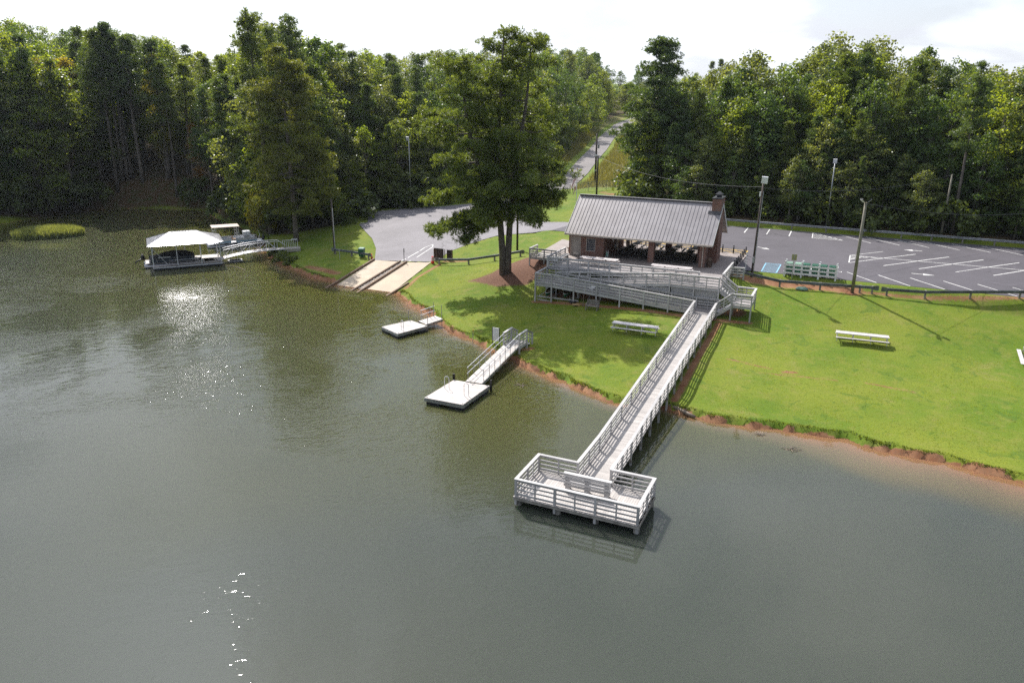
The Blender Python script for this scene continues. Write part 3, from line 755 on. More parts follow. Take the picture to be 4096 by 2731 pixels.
# ---------------------------------------------------------------- grass
RG = np.random.default_rng(5)
def blades(P2, z, h, w, lean, seed=1):
    """three-cornered blades standing at the points"""
    g = np.random.default_rng(seed); n = len(P2)
    a = g.uniform(0, 2 * np.pi, n); ln_ = g.uniform(0, lean, n) * h; b = g.uniform(0, 2 * np.pi, n)
    dx, dy = np.cos(a) * w / 2, np.sin(a) * w / 2
    V = np.empty((n, 3, 3)); V[:, 0] = np.column_stack([P2[:, 0] - dx, P2[:, 1] - dy, z]); V[:, 1] = np.column_stack([P2[:, 0] + dx, P2[:, 1] + dy, z])
    V[:, 2] = np.column_stack([P2[:, 0] + np.cos(b) * ln_, P2[:, 1] + np.sin(b) * ln_, z + h])
    return V.reshape(-1, 3), np.arange(3 * n).reshape(-1, 3)
def scatter(n, x0, x1, y0, y1): return np.column_stack([RG.uniform(x0, x1, n), RG.uniform(y0, y1, n)])
def lawnmask(p):
    d = shore_d(p)
    ok = (d > .3) & ~inside(LOT, p) & ~inside(BOATLOT, p) & ~inside(PATIO, p) & ~inside(RAMP, p) & ~inside(MULCH, p)
    ok &= ~((p[:, 0] > -29.2) & (p[:, 0] < -7.6) & (p[:, 1] > 69.8) & (p[:, 1] < 78)) & ~((abs(p[:, 0] + 11.3) < 2.0) & (p[:, 1] > 50.5) & (p[:, 1] < 70))
    ok &= ~((p[:, 1] > 78.6) & (p[:, 1] < 80.2) & (p[:, 0] > -10) & (p[:, 0] < 1.5)) & ~((abs(p[:, 0] + 31.6) < 2.2) & (abs(p[:, 1] - 84.5) < 5.4)) & (roadz(p)[0] > 2.6)
    return ok
p = np.vstack([scatter(210000, -47, 17, 49, 81), scatter(26000, -63, -29.6, 81, 103), scatter(9000, -76, -56, 75, 96), scatter(16000, -52, -30, 100, 134)])
p = p[lawnmask(p)]; n = len(p)
h = RG.uniform(.02, .055, n) * (1 + .3 * wob(p, .9, 2)); vv, ff = blades(p, ground(p, False) - .01, h, RG.uniform(.03, .07, n), 1.1, 2)
o = link('lawn_grass', mesh_np('lawn_grass', vv, ff, M['blade'])); tag(o, 'short bright green mown grass of the lawn', kind='stuff')
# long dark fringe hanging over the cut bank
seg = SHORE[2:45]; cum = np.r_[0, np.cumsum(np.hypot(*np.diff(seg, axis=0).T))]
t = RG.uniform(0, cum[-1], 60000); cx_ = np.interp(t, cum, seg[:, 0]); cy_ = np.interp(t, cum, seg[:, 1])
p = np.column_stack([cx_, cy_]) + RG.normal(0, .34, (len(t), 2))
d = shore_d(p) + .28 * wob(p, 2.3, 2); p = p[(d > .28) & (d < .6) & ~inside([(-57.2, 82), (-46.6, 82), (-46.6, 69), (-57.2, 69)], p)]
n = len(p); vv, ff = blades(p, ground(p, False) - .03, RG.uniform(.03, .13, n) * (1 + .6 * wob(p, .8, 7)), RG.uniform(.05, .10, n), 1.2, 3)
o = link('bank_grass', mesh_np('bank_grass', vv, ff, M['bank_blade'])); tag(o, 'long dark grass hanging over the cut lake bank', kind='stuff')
p = np.vstack([scatter(52000, -110, -30, 136.8, 235)]); rd, _ = roadz(p)
p = p[(rd > 3.9) & (rd < 26) & ~inside(WOOD_L, p) & ~inside(WOOD_R, p)]; n = len(p)
vv, ff = blades(p, ground(p, False) - .05, RG.uniform(.5, 1.5, n) * (1 + .4 * wob(p, .5, 1)), RG.uniform(.12, .28, n), .55, 4)
o = link('meadow_grass', mesh_np('meadow_grass', vv, ff, M['meadow'])); tag(o, 'tall yellowing meadow grass beside the hill road', kind='stuff')
a = RG.uniform(0, 2 * np.pi, 9000); r = np.sqrt(RG.uniform(0, 1, 9000))
ex, ey = r * np.cos(a) * 5.0, r * np.sin(a) * 2.7
k = math.radians(47); p = np.column_stack([-115.6 + ex * math.cos(k) - ey * math.sin(k), 77.0 + ex * math.sin(k) + ey * math.cos(k)])
n = len(p); vv, ff = blades(p, np.full(n, -.1), RG.uniform(1.1, 1.9, n) * (1.1 - .35 * r ** 3), RG.uniform(.10, .2, n), .45, 6)
o = link('reed_island', mesh_np('reed_island', vv, ff, M['reed'])); tag(o, 'pale green island of reeds standing in the lake', 'reeds', kind='stuff')
# ------------------------------------------------------------------ brick pavilion
G = 4.5
pv = world_thing('pavilion', 'open brick picnic pavilion with a grey standing seam metal roof and brick chimney', 'pavilion', (-21.5, 84.1, G))
x0, x1, y0, y1 = -29.25, -13.85, 80.1, 88.2
RIDGE, EAVE, EY0, EY1, RX0, RX1 = 10.87, 7.12, 79.4, 88.8, -29.5, -13.05
wall = MB()
wall.box(x0, y0, G, -28.83, y0 + .25, 7.2).box(-28.83, y0, 6.62, -27.87, y0 + .25, 7.2).box(-27.87, y0, G, -27.1, y0 + .25, 7.2)
wall.box(-27.1, y0, G, -26.15, y0 + .25, 5.22).box(-27.1, y0, 6.52, -26.15, y0 + .25, 7.2).box(-26.15, y0, G, -25.1, y0 + .25, 7.2)
wall.box(x0, y0 + .25, G, x0 + .25, y1, 7.2).box(x0 + .25, y1 - .25, G, -25.1, y1, 7.2).box(-25.35, y0 + .25, G, -25.1, y1 - .25, 7.2)
wall.build('wall', M['brick'], pv)
MB().box(-24.75, 87.95, G, -24.3, 88.25, 7.1).build('door_post', M['trim'], pv)
for (cx, cy, w) in ((-19.72, y0 + .33, .62), (-14.15, y0 + .33, .62), (-19.5, 87.9, .66), (-14.2, 87.9, .66)):
    box(cx - w / 2, cy - w / 2, G, cx + w / 2, cy + w / 2, 7.05).build('column', M['brick'], pv)
for y in (y0 + .33, 87.9): box(-25.1, y - .16, 6.9, -13.9, y + .16, 7.14).build('beam', M['trim'], pv)
box(-25.1, 83.9, 6.95, -13.9, 84.2, 7.12).build('beam', M['trim'], pv)
ch = MB().box(-14.06, 83.0, G, -13.1, 85.25, 11.45).build('chimney', M['brick'], pv)
box(-14.12, 82.94, 11.45, -13.04, 85.31, 11.55).build('cap', M['slate_metal'], ch)
mb = MB().box(-13.82, 83.9, 11.55, -13.34, 84.4, 11.85)
mb.add([(-13.98, 83.75, 11.85), (-13.18, 83.75, 11.85), (-13.18, 84.55, 11.85), (-13.98, 84.55, 11.85), (-13.7, 84.03, 12.12), (-13.46, 84.03, 12.12), (-13.46, 84.27, 12.12), (-13.7, 84.27, 12.12)],
       [(3, 2, 1, 0), (0, 1, 5, 4), (1, 2, 6, 5), (2, 3, 7, 6), (3, 0, 4, 7), (4, 5, 6, 7)]); mb.build('flue_cowl', M['slate_metal'], ch)
box(-15.1, 82.3, G, -14.06, 86.0, 6.4).build('hearth', M['brick'], pv)
th = .14
def slab(ya, za, yb, zb, xa, xb, t):
    return MB().add([(xa, ya, za), (xb, ya, za), (xb, yb, zb), (xa, yb, zb), (xa, ya, za - t), (xb, ya, za - t), (xb, yb, zb - t), (xa, yb, zb - t)],
                    [(0, 1, 2, 3), (7, 6, 5, 4), (0, 4, 5, 1), (1, 5, 6, 2), (2, 6, 7, 3), (3, 7, 4, 0)])
rf = slab(EY0, EAVE, 84.1, RIDGE, RX0, RX1, th).build('roof', M['roof'], pv)
slab(EY1, EAVE, 84.104, RIDGE - .003, RX1, RX0, th).build('roof', M['roof'], pv)
def rib_mesh(y):
    o = MB().bar((0, EY0 - 84.1, EAVE - RIDGE + .015), (0, y, y * .79 + .015), .03, .032).build('roof_seam', M['roof_rib'], None); me = o.data; bpy.data.objects.remove(o); return me
rl, rs = rib_mesh(-.12), rib_mesh(-1.25)
for i in range(41):
    x = RX0 + .03 + (RX1 - RX0 - .06) * i / 40
    link('roof_seam', rl if x < -14.2 else rs, rf, Vector((x, 84.1, RIDGE)) - Vector(pv.location))
bar((RX0, 84.1, RIDGE + .04), (-14.1, 84.1, RIDGE + .04), .36, .07).build('ridge_cap', M['roof'], rf)
MB().add([(-14.4, 82.75, RIDGE - 1.02), (-13.05, 82.75, RIDGE - 1.02), (-13.05, 83.0, RIDGE - .70), (-14.4, 83.0, RIDGE - .70)], [(0, 1, 2, 3)]).build('flashing', M['slate_metal'], rf)
box(RX0 - .02, EY0 - .14, EAVE - .19, RX1 + .02, EY0, EAVE - .02).build('gutter', M['trim'], pv)
box(RX0 - .02, EY1, EAVE - .19, RX1 + .02, EY1 + .14, EAVE - .02).build('gutter', M['trim'], pv)
for x in (RX0 - .025, RX1 + .025):
    for a, b in (((x, EY0, EAVE - .1), (x, 84.1, RIDGE - .1)), ((x, EY1, EAVE - .1), (x, 84.1, RIDGE - .1))): bar(a, b, .04, .24).build('barge_board', M['white'], pv)
box(RX0 + .05, EY0 + .01, 6.94, RX1 - .05, y0, 6.97).build('soffit', M['trim'], pv)
for x in (x0 - .0, x1 - .25):
    MB().add([(x + .02, y0 + .02, 7.2), (x + .02, y1 - .02, 7.2), (x + .02, 84.1, RIDGE - .22), (x + .23, y0 + .02, 7.2), (x + .23, y1 - .02, 7.2), (x + .23, 84.1, RIDGE - .22)],
             [(0, 2, 1), (3, 4, 5), (0, 1, 4, 3), (1, 2, 5, 4), (2, 0, 3, 5)]).build('gable', M['trim'], pv)
for x, yy in ((-28.98, y0 - .06), (-14.1, y0 - .02)):
    MB().tube([(x, EY0 - .07, 6.95), (x, EY0 + .05, 6.85), (x, yy, 6.7), (x, yy, G + .15), (x + .05, yy - .12, G + .06)], .05, 6).build('downspout', M['trim'], pv)
d = MB().box(-28.83, y0 + .03, G + .02, -27.87, y0 + .09, 6.6).build('door', M['door'], pv)
box(-28.7, y0 - .002, G + .06, -28.0, y0 + .03, G + .36).build('kick_plate', M['alu'], d)
MB().lathe([(.03, 0), (.045, .02), (.045, .06), (.02, .08)], (-27.97, y0 - .03, 5.5), 8).build('door_knob', M['alu'], d)
for a in ((-28.89, G, -28.83, 6.66), (-27.87, G, -27.81, 6.66), (-28.83, 6.6, -27.87, 6.66)): box(a[0], y0 - .03, a[1], a[2], y0 + .06, a[3]).build('door_frame', M['trim'], pv)
w = MB().box(-27.1, y0 + .08, 5.22, -26.15, y0 + .10, 6.52).build('window', M['glass'], pv)
for i in range(1, 6): x = -27.1 + i * .95 / 6; box(x - .012, y0 + .03, 5.24, x + .012, y0 + .06, 6.50).build('bar', M['trim'], w)
for i in range(1, 5): z = 5.22 + i * 1.3 / 5; box(-27.08, y0 + .062, z - .012, -26.17, y0 + .078, z + .012).build('bar', M['trim'], w)
box(-27.17, y0 - .06, 5.15, -26.08, y0 + .06, 5.22).build('sill', M['trim'], w)
for a in ((-27.16, 5.22, -27.1, 6.58), (-26.15, 5.22, -26.09, 6.58), (-27.1, 6.52, -26.15, 6.58)): box(a[0], y0 - .02, a[1], a[2], y0 + .07, a[3]).build('frame', M['trim'], w)
box(-25.09, 83.3, 5.75, -25.04, 83.8, 6.5).build('notice_board', M['white'], pv)
box(-25.09, 84.9, G, -25.04, 85.75, 6.55).build('inner_door', M['trim'], pv)
f = MB().box(-25.1, 84.15, 5.0, -24.78, 84.5, 5.42).build('drinking_fountain', M['alu'], pv)
MB().lathe([(.05, 0), (.05, .4)], (-24.98, 84.32, 4.62), 6).build('pipe', M['alu'], f)

# ------------------------------------------------------------------ timber rails, shared by the ramps, the deck and the pier
RM = M['white_wood']
RUN = [0]
def rail(root, a, b, n, out, ends=(True, True), foot=None, top=1.07, post=.13, cap=.2, low=True):
    """a fence from a to b (x, y, deck height) in n bays; out = unit vector towards the outside"""
    a = np.array(a, float); b = np.array(b, float); o = np.array([out[0], out[1], 0.0])
    P = [a + (b - a) * i / n for i in range(n + 1)]
    RUN[0] += 1; lift = (RUN[0] % 4) * .0035      # caps that cross at a corner must not lie in one plane
    for i, p in enumerate(P):
        if (i == 0 and not ends[0]) or (i == n and not ends[1]): continue
        q = p + o * .03
        zb = (foot(q[0], q[1]) if foot else p[2] - .25)
        box(q[0] - post / 2, q[1] - post / 2, zb, q[0] + post / 2, q[1] + post / 2, p[2] + top - .045).build('post', RM, root)
    u = (b - a)[:2] / np.linalg.norm((b - a)[:2])
    for i in range(n):
        p, q = P[i].copy(), P[i + 1].copy()
        ins = np.array([u[0], u[1], (b - a)[2] / np.linalg.norm((b - a)[:2])]) * (post / 2 + .004)
        e0, e1 = p + ins, q - ins
        up = lambda v, z: (v[0], v[1], v[2] + z)
        for z, hh, nm in ((top - .11, .13, 'fascia_board'), (top - .385, .095, 'rail_board'), (top - .65, .095, 'rail_board')) + (((.13, .14, 'kick_board'),) if low else ()):
            bar(up(e0, z), up(e1, z), .04, hh).build(nm, RM, root)
        m = (p + q) / 2 + o * .045
        bar((m[0], m[1], m[2] - .02), (m[0], m[1], m[2] + top - .05), .085, .04, (o[0], o[1], 0)).build('baluster', RM, root)
        c0, c1 = p + (ins * 0 if i else -ins), q + (ins if i == n - 1 else ins * 0)
        bar(up(c0, top - .02 + lift), up(c1, top - .02 + lift), cap, .045).build('top_cap', RM, root)
gfoot = lambda x, y: gz(x, y) - .1

# ------------------------------------------------------------------ fishing pier
pier = world_thing('fishing_pier', 'long pale wooden fishing pier with board railings ending in a wide platform over the lake', 'pier', (-11.65, 37.3, 0))
PX0, PX1, PY0, PY1, PZ = -12.70, -10.60, 37.42, 69.9, .62
KY, TZ = 41.5, 2.42
def pz(y): return PZ + max(0, (y - KY)) / (PY1 - KY) * (TZ - PZ)
npl = int((PY1 - PY0) / .145)
pm_ = MB().box(-1.06, -.068, -.035, 1.06, .068, 0); me0 = None
for i in range(npl):
    y = PY0 + .0725 + i * .145
    if me0 is None: o = pm_.build('plank', M['plank_y'], None); me0 = o.data; bpy.data.objects.remove(o)
    o = link('plank', me0, pier, Vector((-11.65 + R.uniform(-.008, .008), y, pz(y) + R.uniform(0, .004))) - Vector(pier.location))
    if y > KY: o.rotation_euler = (math.atan2(TZ - PZ, PY1 - KY), 0, 0)
QX0, QX1, QY0, QY1 = -15.22, -8.02, 34.0, 37.42
me1 = None
for i in range(int((QX1 - QX0) / .145)):
    x = QX0 + .0725 + i * .145
    if me1 is None:
        o = MB().box(-.068, QY0 - .1, -.035, .068, QY1, 0).build('plank', M['plank_x'], None); me1 = o.data; bpy.data.objects.remove(o)
    link('plank', me1, pier, Vector((x, R.uniform(-.01, .01), PZ + R.uniform(0, .004))) - Vector(pier.location))
for y in (34.15, 35.2, 36.3, 37.3): bar((QX0, y, PZ - .16), (QX1, y, PZ - .16), .05, .24).build('joist', M['pile'], pier)
for x in (-12.5, -11.65, -10.8):
    bar((x, QY1, PZ - .15), (x, KY, PZ - .15), .05, .2).build('joist', M['pile'], pier); bar((x, KY, PZ - .15), (x, PY1, TZ - .15), .05, .2).build('joist', M['pile'], pier)
box(QX0 - .02, QY0 - .06, PZ - .22, QX1 + .02, QY0 - .02, PZ - .04).build('rim_board', M['pile'], pier)
for x in (QX0 - .02, QX1 - .02): box(x, QY0, PZ - .22, x + .04, QY1, PZ - .04).build('rim_board', M['pile'], pier)
for y in (34.25, 37.2):
    for x in (-15.0, -12.65, -10.45, -8.2):
        MB().lathe([(.17, -1.6), (.17, .34), (.15, .42)], (x, y, 0), 9).build('pile', M['pile'], pier)
wfoot = lambda x, y: max(-1.2, gz(x, y) - .15)
rail(pier, (-15.1, 34.05, PZ), (-8.12, 34.05, PZ), 3, (0, -1), foot=lambda x, y: .1)
rail(pier, (-15.1, 34.05, PZ), (-15.1, 37.38, PZ), 2, (-1, 0), (False, True))
rail(pier, (-8.12, 34.05, PZ), (-8.12, 37.38, PZ), 2, (1, 0), (False, True))
rail(pier, (-15.1, 37.38, PZ), (-12.66, 37.38, PZ), 1, (0, 1), (False, True))
rail(pier, (-10.64, 37.38, PZ), (-8.12, 37.38, PZ), 1, (0, 1), (True, False))
for x, s in ((-12.66, -1), (-10.64, 1)):
    rail(pier, (x, 37.5, PZ), (x, KY, PZ), 2, (s, 0), (False, True), foot=wfoot)
    rail(pier, (x, KY, PZ), (x, PY1, TZ), 12, (s, 0), (False, True), foot=wfoot)
for i in range(13):
    y = KY + (PY1 - KY) * i / 12
    bar((-12.8, y - .09, pz(y) - .3), (-10.5, y - .09, pz(y) - .3), .05, .2).build('cross_beam', M['pile'], pier)
bn = world_thing('fishing_bench', 'pale slatted bench with a tall backrest standing on the pier platform', 'bench', (-11.55, 35.9, PZ))
bx0, bx1 = -12.9, -10.15
for i, z in enumerate((.33, .52, .71, .90)): box(bx0, 35.72, PZ + z, bx1, 35.76, PZ + z + (.15 if i < 3 else .2)).build('back_slat', RM, bn)
box(bx0 - .03, 35.69, PZ + 1.1, bx1 + .03, 35.93, PZ + 1.14).build('top_cap', RM, bn)
for x in (-12.7, -11.55, -10.4):
    box(x - .13, 35.765, PZ, x + .13, 35.85, PZ + 1.1).build('leg', RM, bn)
    box(x - .06, 36.15, PZ, x + .06, 36.22, PZ + .42).build('leg', RM, bn)
for i in range(3): box(bx0, 35.87 + i * .15, PZ + .42, bx1, 36.01 + i * .15, PZ + .46).build('seat_slat', RM, bn)

# ------------------------------------------------------------------ deck, switchback ramp and stairs
dk = world_thing('boardwalk_deck', 'painted wooden deck with a switchback ramp and stairs below the pavilion', 'deck', (-20, 73, 2))
LZ0, FY, MY, BY = 3.42, 70.0, 71.42, 73.2
def decking(x0, x1, y0, y1, z0, z1, along='x'):
    """boards across the way of walking, as one part"""
    mb = MB()
    if along == 'x':
        k = int((x1 - x0) / .145)
        for i in range(k):
            a = x0 + (x1 - x0) * i / k; b = a + (x1 - x0) / k - .008; za, zb = (z0 + (z1 - z0) * (t - x0) / (x1 - x0) for t in (a, b))
            mb.add([(a, y0, za), (b, y0, zb), (b, y1, zb), (a, y1, za), (a, y0, za - .035), (b, y0, zb - .035), (b, y1, zb - .035), (a, y1, za - .035)],
                   [(0, 1, 2, 3), (7, 6, 5, 4), (0, 4, 5, 1), (1, 5, 6, 2), (2, 6, 7, 3), (3, 7, 4, 0)])
    else:
        k = int((y1 - y0) / .145)
        for i in range(k):
            a = y0 + (y1 - y0) * i / k; mb.box(x0, a, z0 - .035, x1, a + (y1 - y0) / k - .008, z0)
    return tag(mb.build('decking', M['plank_deck'], dk), kind='stuff')
decking(-29.0, -10.75, 73.26, 77.58, G, G, 'x')
decking(-15.5, -10.75, MY, 73.25, G, G, 'x')
decking(-27.3, -15.51, MY + .06, 73.14, LZ0, G, 'x')
decking(-29.15, -27.31, FY, 73.14, LZ0, LZ0, 'x')
decking(-27.3, -12.76, FY, MY - .06, LZ0, TZ, 'x')
decking(-12.75, -10.6, 69.92, MY, TZ, TZ, 'y')
for a, b in (((-29.1, FY + .02, LZ0 - .17), (-27.3, FY + .02, LZ0 - .17)), ((-27.3, FY + .02, LZ0 - .17), (-12.75, FY + .02, TZ - .17)), ((-27.3, MY - .08, LZ0 - .17), (-12.75, MY - .08, TZ - .17)),
             ((-27.3, MY + .09, LZ0 - .17), (-15.5, MY + .09, G - .17)), ((-15.5, MY + .03, G - .17), (-10.75, MY + .03, G - .17)), ((-29.0, 73.3, G - .17), (-10.75, 73.3, G - .17)),
             ((-27.3, 73.1, LZ0 - .17), (-15.5, 73.1, G - .17)), ((-29.12, FY, LZ0 - .17), (-29.12, 73.1, LZ0 - .17)), ((-10.78, MY, G - .17), (-10.78, 77.6, G - .17)), ((-29.0, 75.4, G - .17), (-10.8, 75.4, G - .17))):
    bar(a, b, .05, .26).build('joist', RM, dk)
rail(dk, (-29.1, FY, LZ0), (-27.3, FY, LZ0), 1, (0, -1), (True, False), gfoot)
rail(dk, (-27.3, FY, LZ0), (-12.76, FY, TZ), 6, (0, -1), (True, False), gfoot)
rail(dk, (-29.1, FY, LZ0), (-29.1, 73.15, LZ0), 1, (-1, 0), (False, True), gfoot)
rail(dk, (-29.0, 73.16, LZ0 - .12), (-27.3, 73.16, LZ0 - .12), 1, (0, 1), (False, True), gfoot)
rail(dk, (-27.3, MY - .07, LZ0), (-12.76, MY - .07, TZ), 6, (0, -1), (True, True), gfoot)
rail(dk, (-12.7, MY - .05, TZ), (-10.6, MY - .05, TZ), 1, (0, 1), (False, True), gfoot)
rail(dk, (-27.15, MY + .04, LZ0 + .02), (-15.5, MY + .04, G), 5, (0, -1), (False, False), gfoot)
rail(dk, (-15.5, MY + .04, G), (-10.78, MY + .04, G), 2, (0, -1), (True, True), gfoot)
rail(dk, (-29.05, BY, G), (-13.05, BY, G), 7, (0, -1), (True, True), gfoot, post=.16)
rail(dk, (-29.2, BY, G), (-29.2, 78.9, G), 2, (-1, 0), (False, True), gfoot)
rail(dk, (-10.78, 73.2, G), (-10.78, 79.3, G), 3, (1, 0), (True, True), gfoot)
rail(dk, (-10.72, 78.3, G - .3), (-9.5, 78.5, G - .3), 1, (0, -1), (False, True), gfoot)
for x in (-26.5, -24, -21.5, -19, -16.5, -14): 
    for y in (75.4, 77.4): box(x - .07, y - .07, gz(x, y) - .1, x + .07, y + .07, G - .3).build('post', RM, dk)
def lattice(xa, xb, y, za0, za1, zb0, zb1):
    """diagonal lattice between two slanting edges (bottom a, top b)"""
    mb = MB(); w = .032
    bot = lambda x: za0 + (za1 - za0) * (x - xa) / (xb - xa); top = lambda x: zb0 + (zb1 - zb0) * (x - xa) / (xb - xa)
    zmin, zmax = min(za0, za1), max(zb0, zb1)
    for s, yy in ((1, y), (-1, y + .008)):
        k = xa - (zmax - zmin) if s > 0 else xa
        while k < (xb if s > 0 else xb + zmax - zmin):
            t0 = None
            pts = []
            for j in range(25):
                t = (zmax - zmin) * j / 24; x = k + s * t; z = zmin + t
                if xa <= x <= xb and bot(x) <= z <= top(x): pts.append((x, z))
            if len(pts) > 1:
                (xA, zA), (xB, zB) = pts[0], pts[-1]
                n = w / 2 * .7
                mb.add([(xA - n, yy, zA + n * s), (xA + n, yy, zA - n * s), (xB + n, yy, zB - n * s), (xB - n, yy, zB + n * s)], [(0, 1, 2, 3)])
            k += .092
    return tag(mb.build('lattice', RM, dk), kind='stuff')
for xa, xb in ((-22.5, -20.2), (-20.1, -17.9), (-17.8, -15.6)):
    f = lambda x: LZ0 + (G - LZ0) * (x + 27.3) / 11.8
    g = lambda x: LZ0 + (TZ - LZ0) * (x + 27.3) / 14.5
    lattice(xa, xb, MY + .1, g(xa) - .3, g(xb) - .3, f(xa) - .32, f(xb) - .32)
lattice(-15.4, -13.2, MY + .1, 2.3, 2.2, G - .3, G - .3); lattice(-13.1, -10.85, MY + .1, 2.2, 2.2, G - .3, G - .3)
# stairs on the right
SZ = 3.45
for i in range(6):
    z = G - (i + 1) * (G - SZ) / 7; x = -10.72 + i * .235; box(x, MY + .15, z - .04, x + .27, 73.0, z).build('tread', RM, dk)
for y in (MY + .12, 73.03): bar((-10.75, y, G - .2), (-9.3, y, SZ - .2), .05, .26).build('stringer', RM, dk)
rail(dk, (-10.75, 73.2, G), (-9.3, 73.2, SZ), 1, (0, 1), (False, False)); rail(dk, (-10.72, MY + .04, G), (-9.35, MY + .04, SZ), 1, (0, -1), (False, True), gfoot)
decking(-9.3, -7.55, 70.1, 73.2, SZ, SZ, 'x')
for a, b in (((-9.3, 70.12, SZ - .16), (-7.55, 70.12, SZ - .16)), ((-9.3, 73.18, SZ - .16), (-7.55, 73.18, SZ - .16)), ((-7.58, 70.1, SZ - .16), (-7.58, 73.2, SZ - .16)), ((-9.28, 70.1, SZ - .16), (-9.28, 73.2, SZ - .16))): bar(a, b, .05, .24).build('joist', RM, dk)
rail(dk, (-9.3, 73.2, SZ), (-7.55, 73.2, SZ), 1, (0, 1), (True, True), gfoot); rail(dk, (-7.55, 70.1, SZ), (-7.55, 73.2, SZ), 1, (1, 0), (True, False), gfoot); rail(dk, (-9.3, 70.1, SZ), (-7.55, 70.1, SZ), 1, (0, -1), (True, False), gfoot)
for i in range(5):
    z = SZ - (i + 1) * (SZ - TZ) / 6; x = -9.32 - i * .25; box(x - .28, 70.2, z - .04, x, 71.3, z).build('tread', RM, dk)
for y in (70.14, 71.34): bar((-9.3, y, SZ - .2), (-10.62, y, TZ - .2), .05, .26).build('stringer', RM, dk)
rail(dk, (-9.3, 70.1, SZ), (-10.64, 70.1, TZ), 1, (0, -1), (False, False), low=False)
# bench built along the left rail
for i in range(3): box(-29.02 + i * .16, 74.2, G + .42, -28.88 + i * .16, 78.6, G + .46).build('bench_slat', RM, dk)
for y in (74.4, 76.4, 78.4): box(-28.95, y - .05, G, -28.65, y + .05, G + .42).build('bench_leg', RM, dk)
# low landing left of the pavilion
ld = world_thing('side_deck', 'small railed wooden landing beside the mulch left of the pavilion', 'deck', (-31.3, 79.2, 4))
mb = MB()
for i in range(25): mb.box(-33.2 + i * .145, 78.0, 4.3, -33.06 + i * .145, 80.4, 4.335)
tag(mb.build('decking', M['plank_x'], ld), kind='stuff')
rail(ld, (-33.2, 78.0, 4.33), (-29.62, 78.0, 4.33), 2, (0, -1), (True, True), gfoot, .98); rail(ld, (-33.2, 78.0, 4.33), (-33.2, 80.3, 4.33), 1, (-1, 0), (False, True), gfoot, .98)
bar((-33.2, 78.02, 4.16), (-29.62, 78.02, 4.16), .05, .24).build('joist', RM, ld)

# ------------------------------------------------------------------ tables
def alu_table(name, label, L=4.2):
    t = thing(name, label, 'picnic table', group='long aluminium picnic tables')
    for i in range(3): box(-L / 2, -.38 + i * .257, .73, L / 2, -.135 + i * .257, .77).build('top_plank', M['alu_plank'], t)
    for s in (-1, 1):
        for i in range(2): y = s * (.60 + i * .155); box(-L / 2, y - .07, .43, L / 2, y + .07, .465).build('seat_plank', M['alu_plank'], t)
    for x in (-L / 2 + .12, -L / 6, L / 6, L / 2 - .12):
        mb = MB()
        for s in (-1, 1): mb.tube([(x, s * .3, .72), (x, s * .42, .02)], .035, 6).tube([(x, s * .12, .72), (x, -s * .1, .40)], .025, 5)
        mb.tube([(x, -.78, .40), (x, .78, .40)], .035, 6); mb.build('frame', M['alu'], t)
    return t
at0 = alu_table('picnic_table', 'long aluminium picnic table on the lawn left of the pier')
def place(o, x, y, z, rz=0, label=None):
    o.location = (x, y, z); o.rotation_euler = (0, 0, rz)
    if label: o['label'] = label
place(at0, -16.75, 64.1, gz(-16.75, 64.1), .02)
place(copy_tree(at0), 2.05, 68.9, gz(2.05, 68.9), .07, 'long aluminium picnic table on the open lawn near the pole shadows')
place(copy_tree(at0), 14.75, 70.4, gz(14.75, 70.4), math.radians(86), 'aluminium picnic table cut off by the right edge of the picture')
place(copy_tree(at0), -24.35, 76.35, G, .02, 'aluminium picnic table on the deck in front of the barred window')
place(copy_tree(at0), -16.4, 75.9, G, 0, 'aluminium picnic table on the deck in front of the brick column')
def pav_table():
    t = thing('pavilion_table', 'dark slatted picnic table with looped steel legs under the pavilion roof', 'picnic table', group='dark picnic tables under the pavilion roof')
    L = 2.2
    for i in range(5): box(-.36 + i * .147, -L / 2, .735, -.225 + i * .147, L / 2, .765).build('top_slat', M['table_slat'], t)
    for s in (-1, 1):
        box(s * .75 - .13, -L / 2, .43, s * .75 + .13, L / 2, .46).build('seat', M['table_slat'], t)
        for y in (-.8, .8):
            MB().tube([(s * .28, y, .73), (s * .28, y, .12), (s * .36, y, .04), (s * .82, y, .04), (s * .90, y, .14), (s * .86, y, .42), (s * .66, y, .43)], .028, 6).build('leg', M['black_metal'], t)
    for y in (-.8, .8): MB().tube([(-.28, y, .45), (.28, y, .45)], .025, 6).build('stretcher', M['black_metal'], t)
    return t
pt = pav_table(); first = True
for i, x in enumerate((-23.05, -20.75, -18.2, -16.2)):
    for j, y in enumerate((81.9, 84.4, 86.9)):
        o = pt if first else copy_tree(pt); first = False
        place(o, x + (.25 if i == 1 and j == 0 else 0), y, G, R.uniform(-.04, .04))
        col = ('beside the room wall', 'left of the front column', 'right of the front column', 'nearest the chimney')[i]; row = ('front', 'middle', 'back')[j]
        o['label'] = f'dark picnic table, {row} row under the roof, {col}'

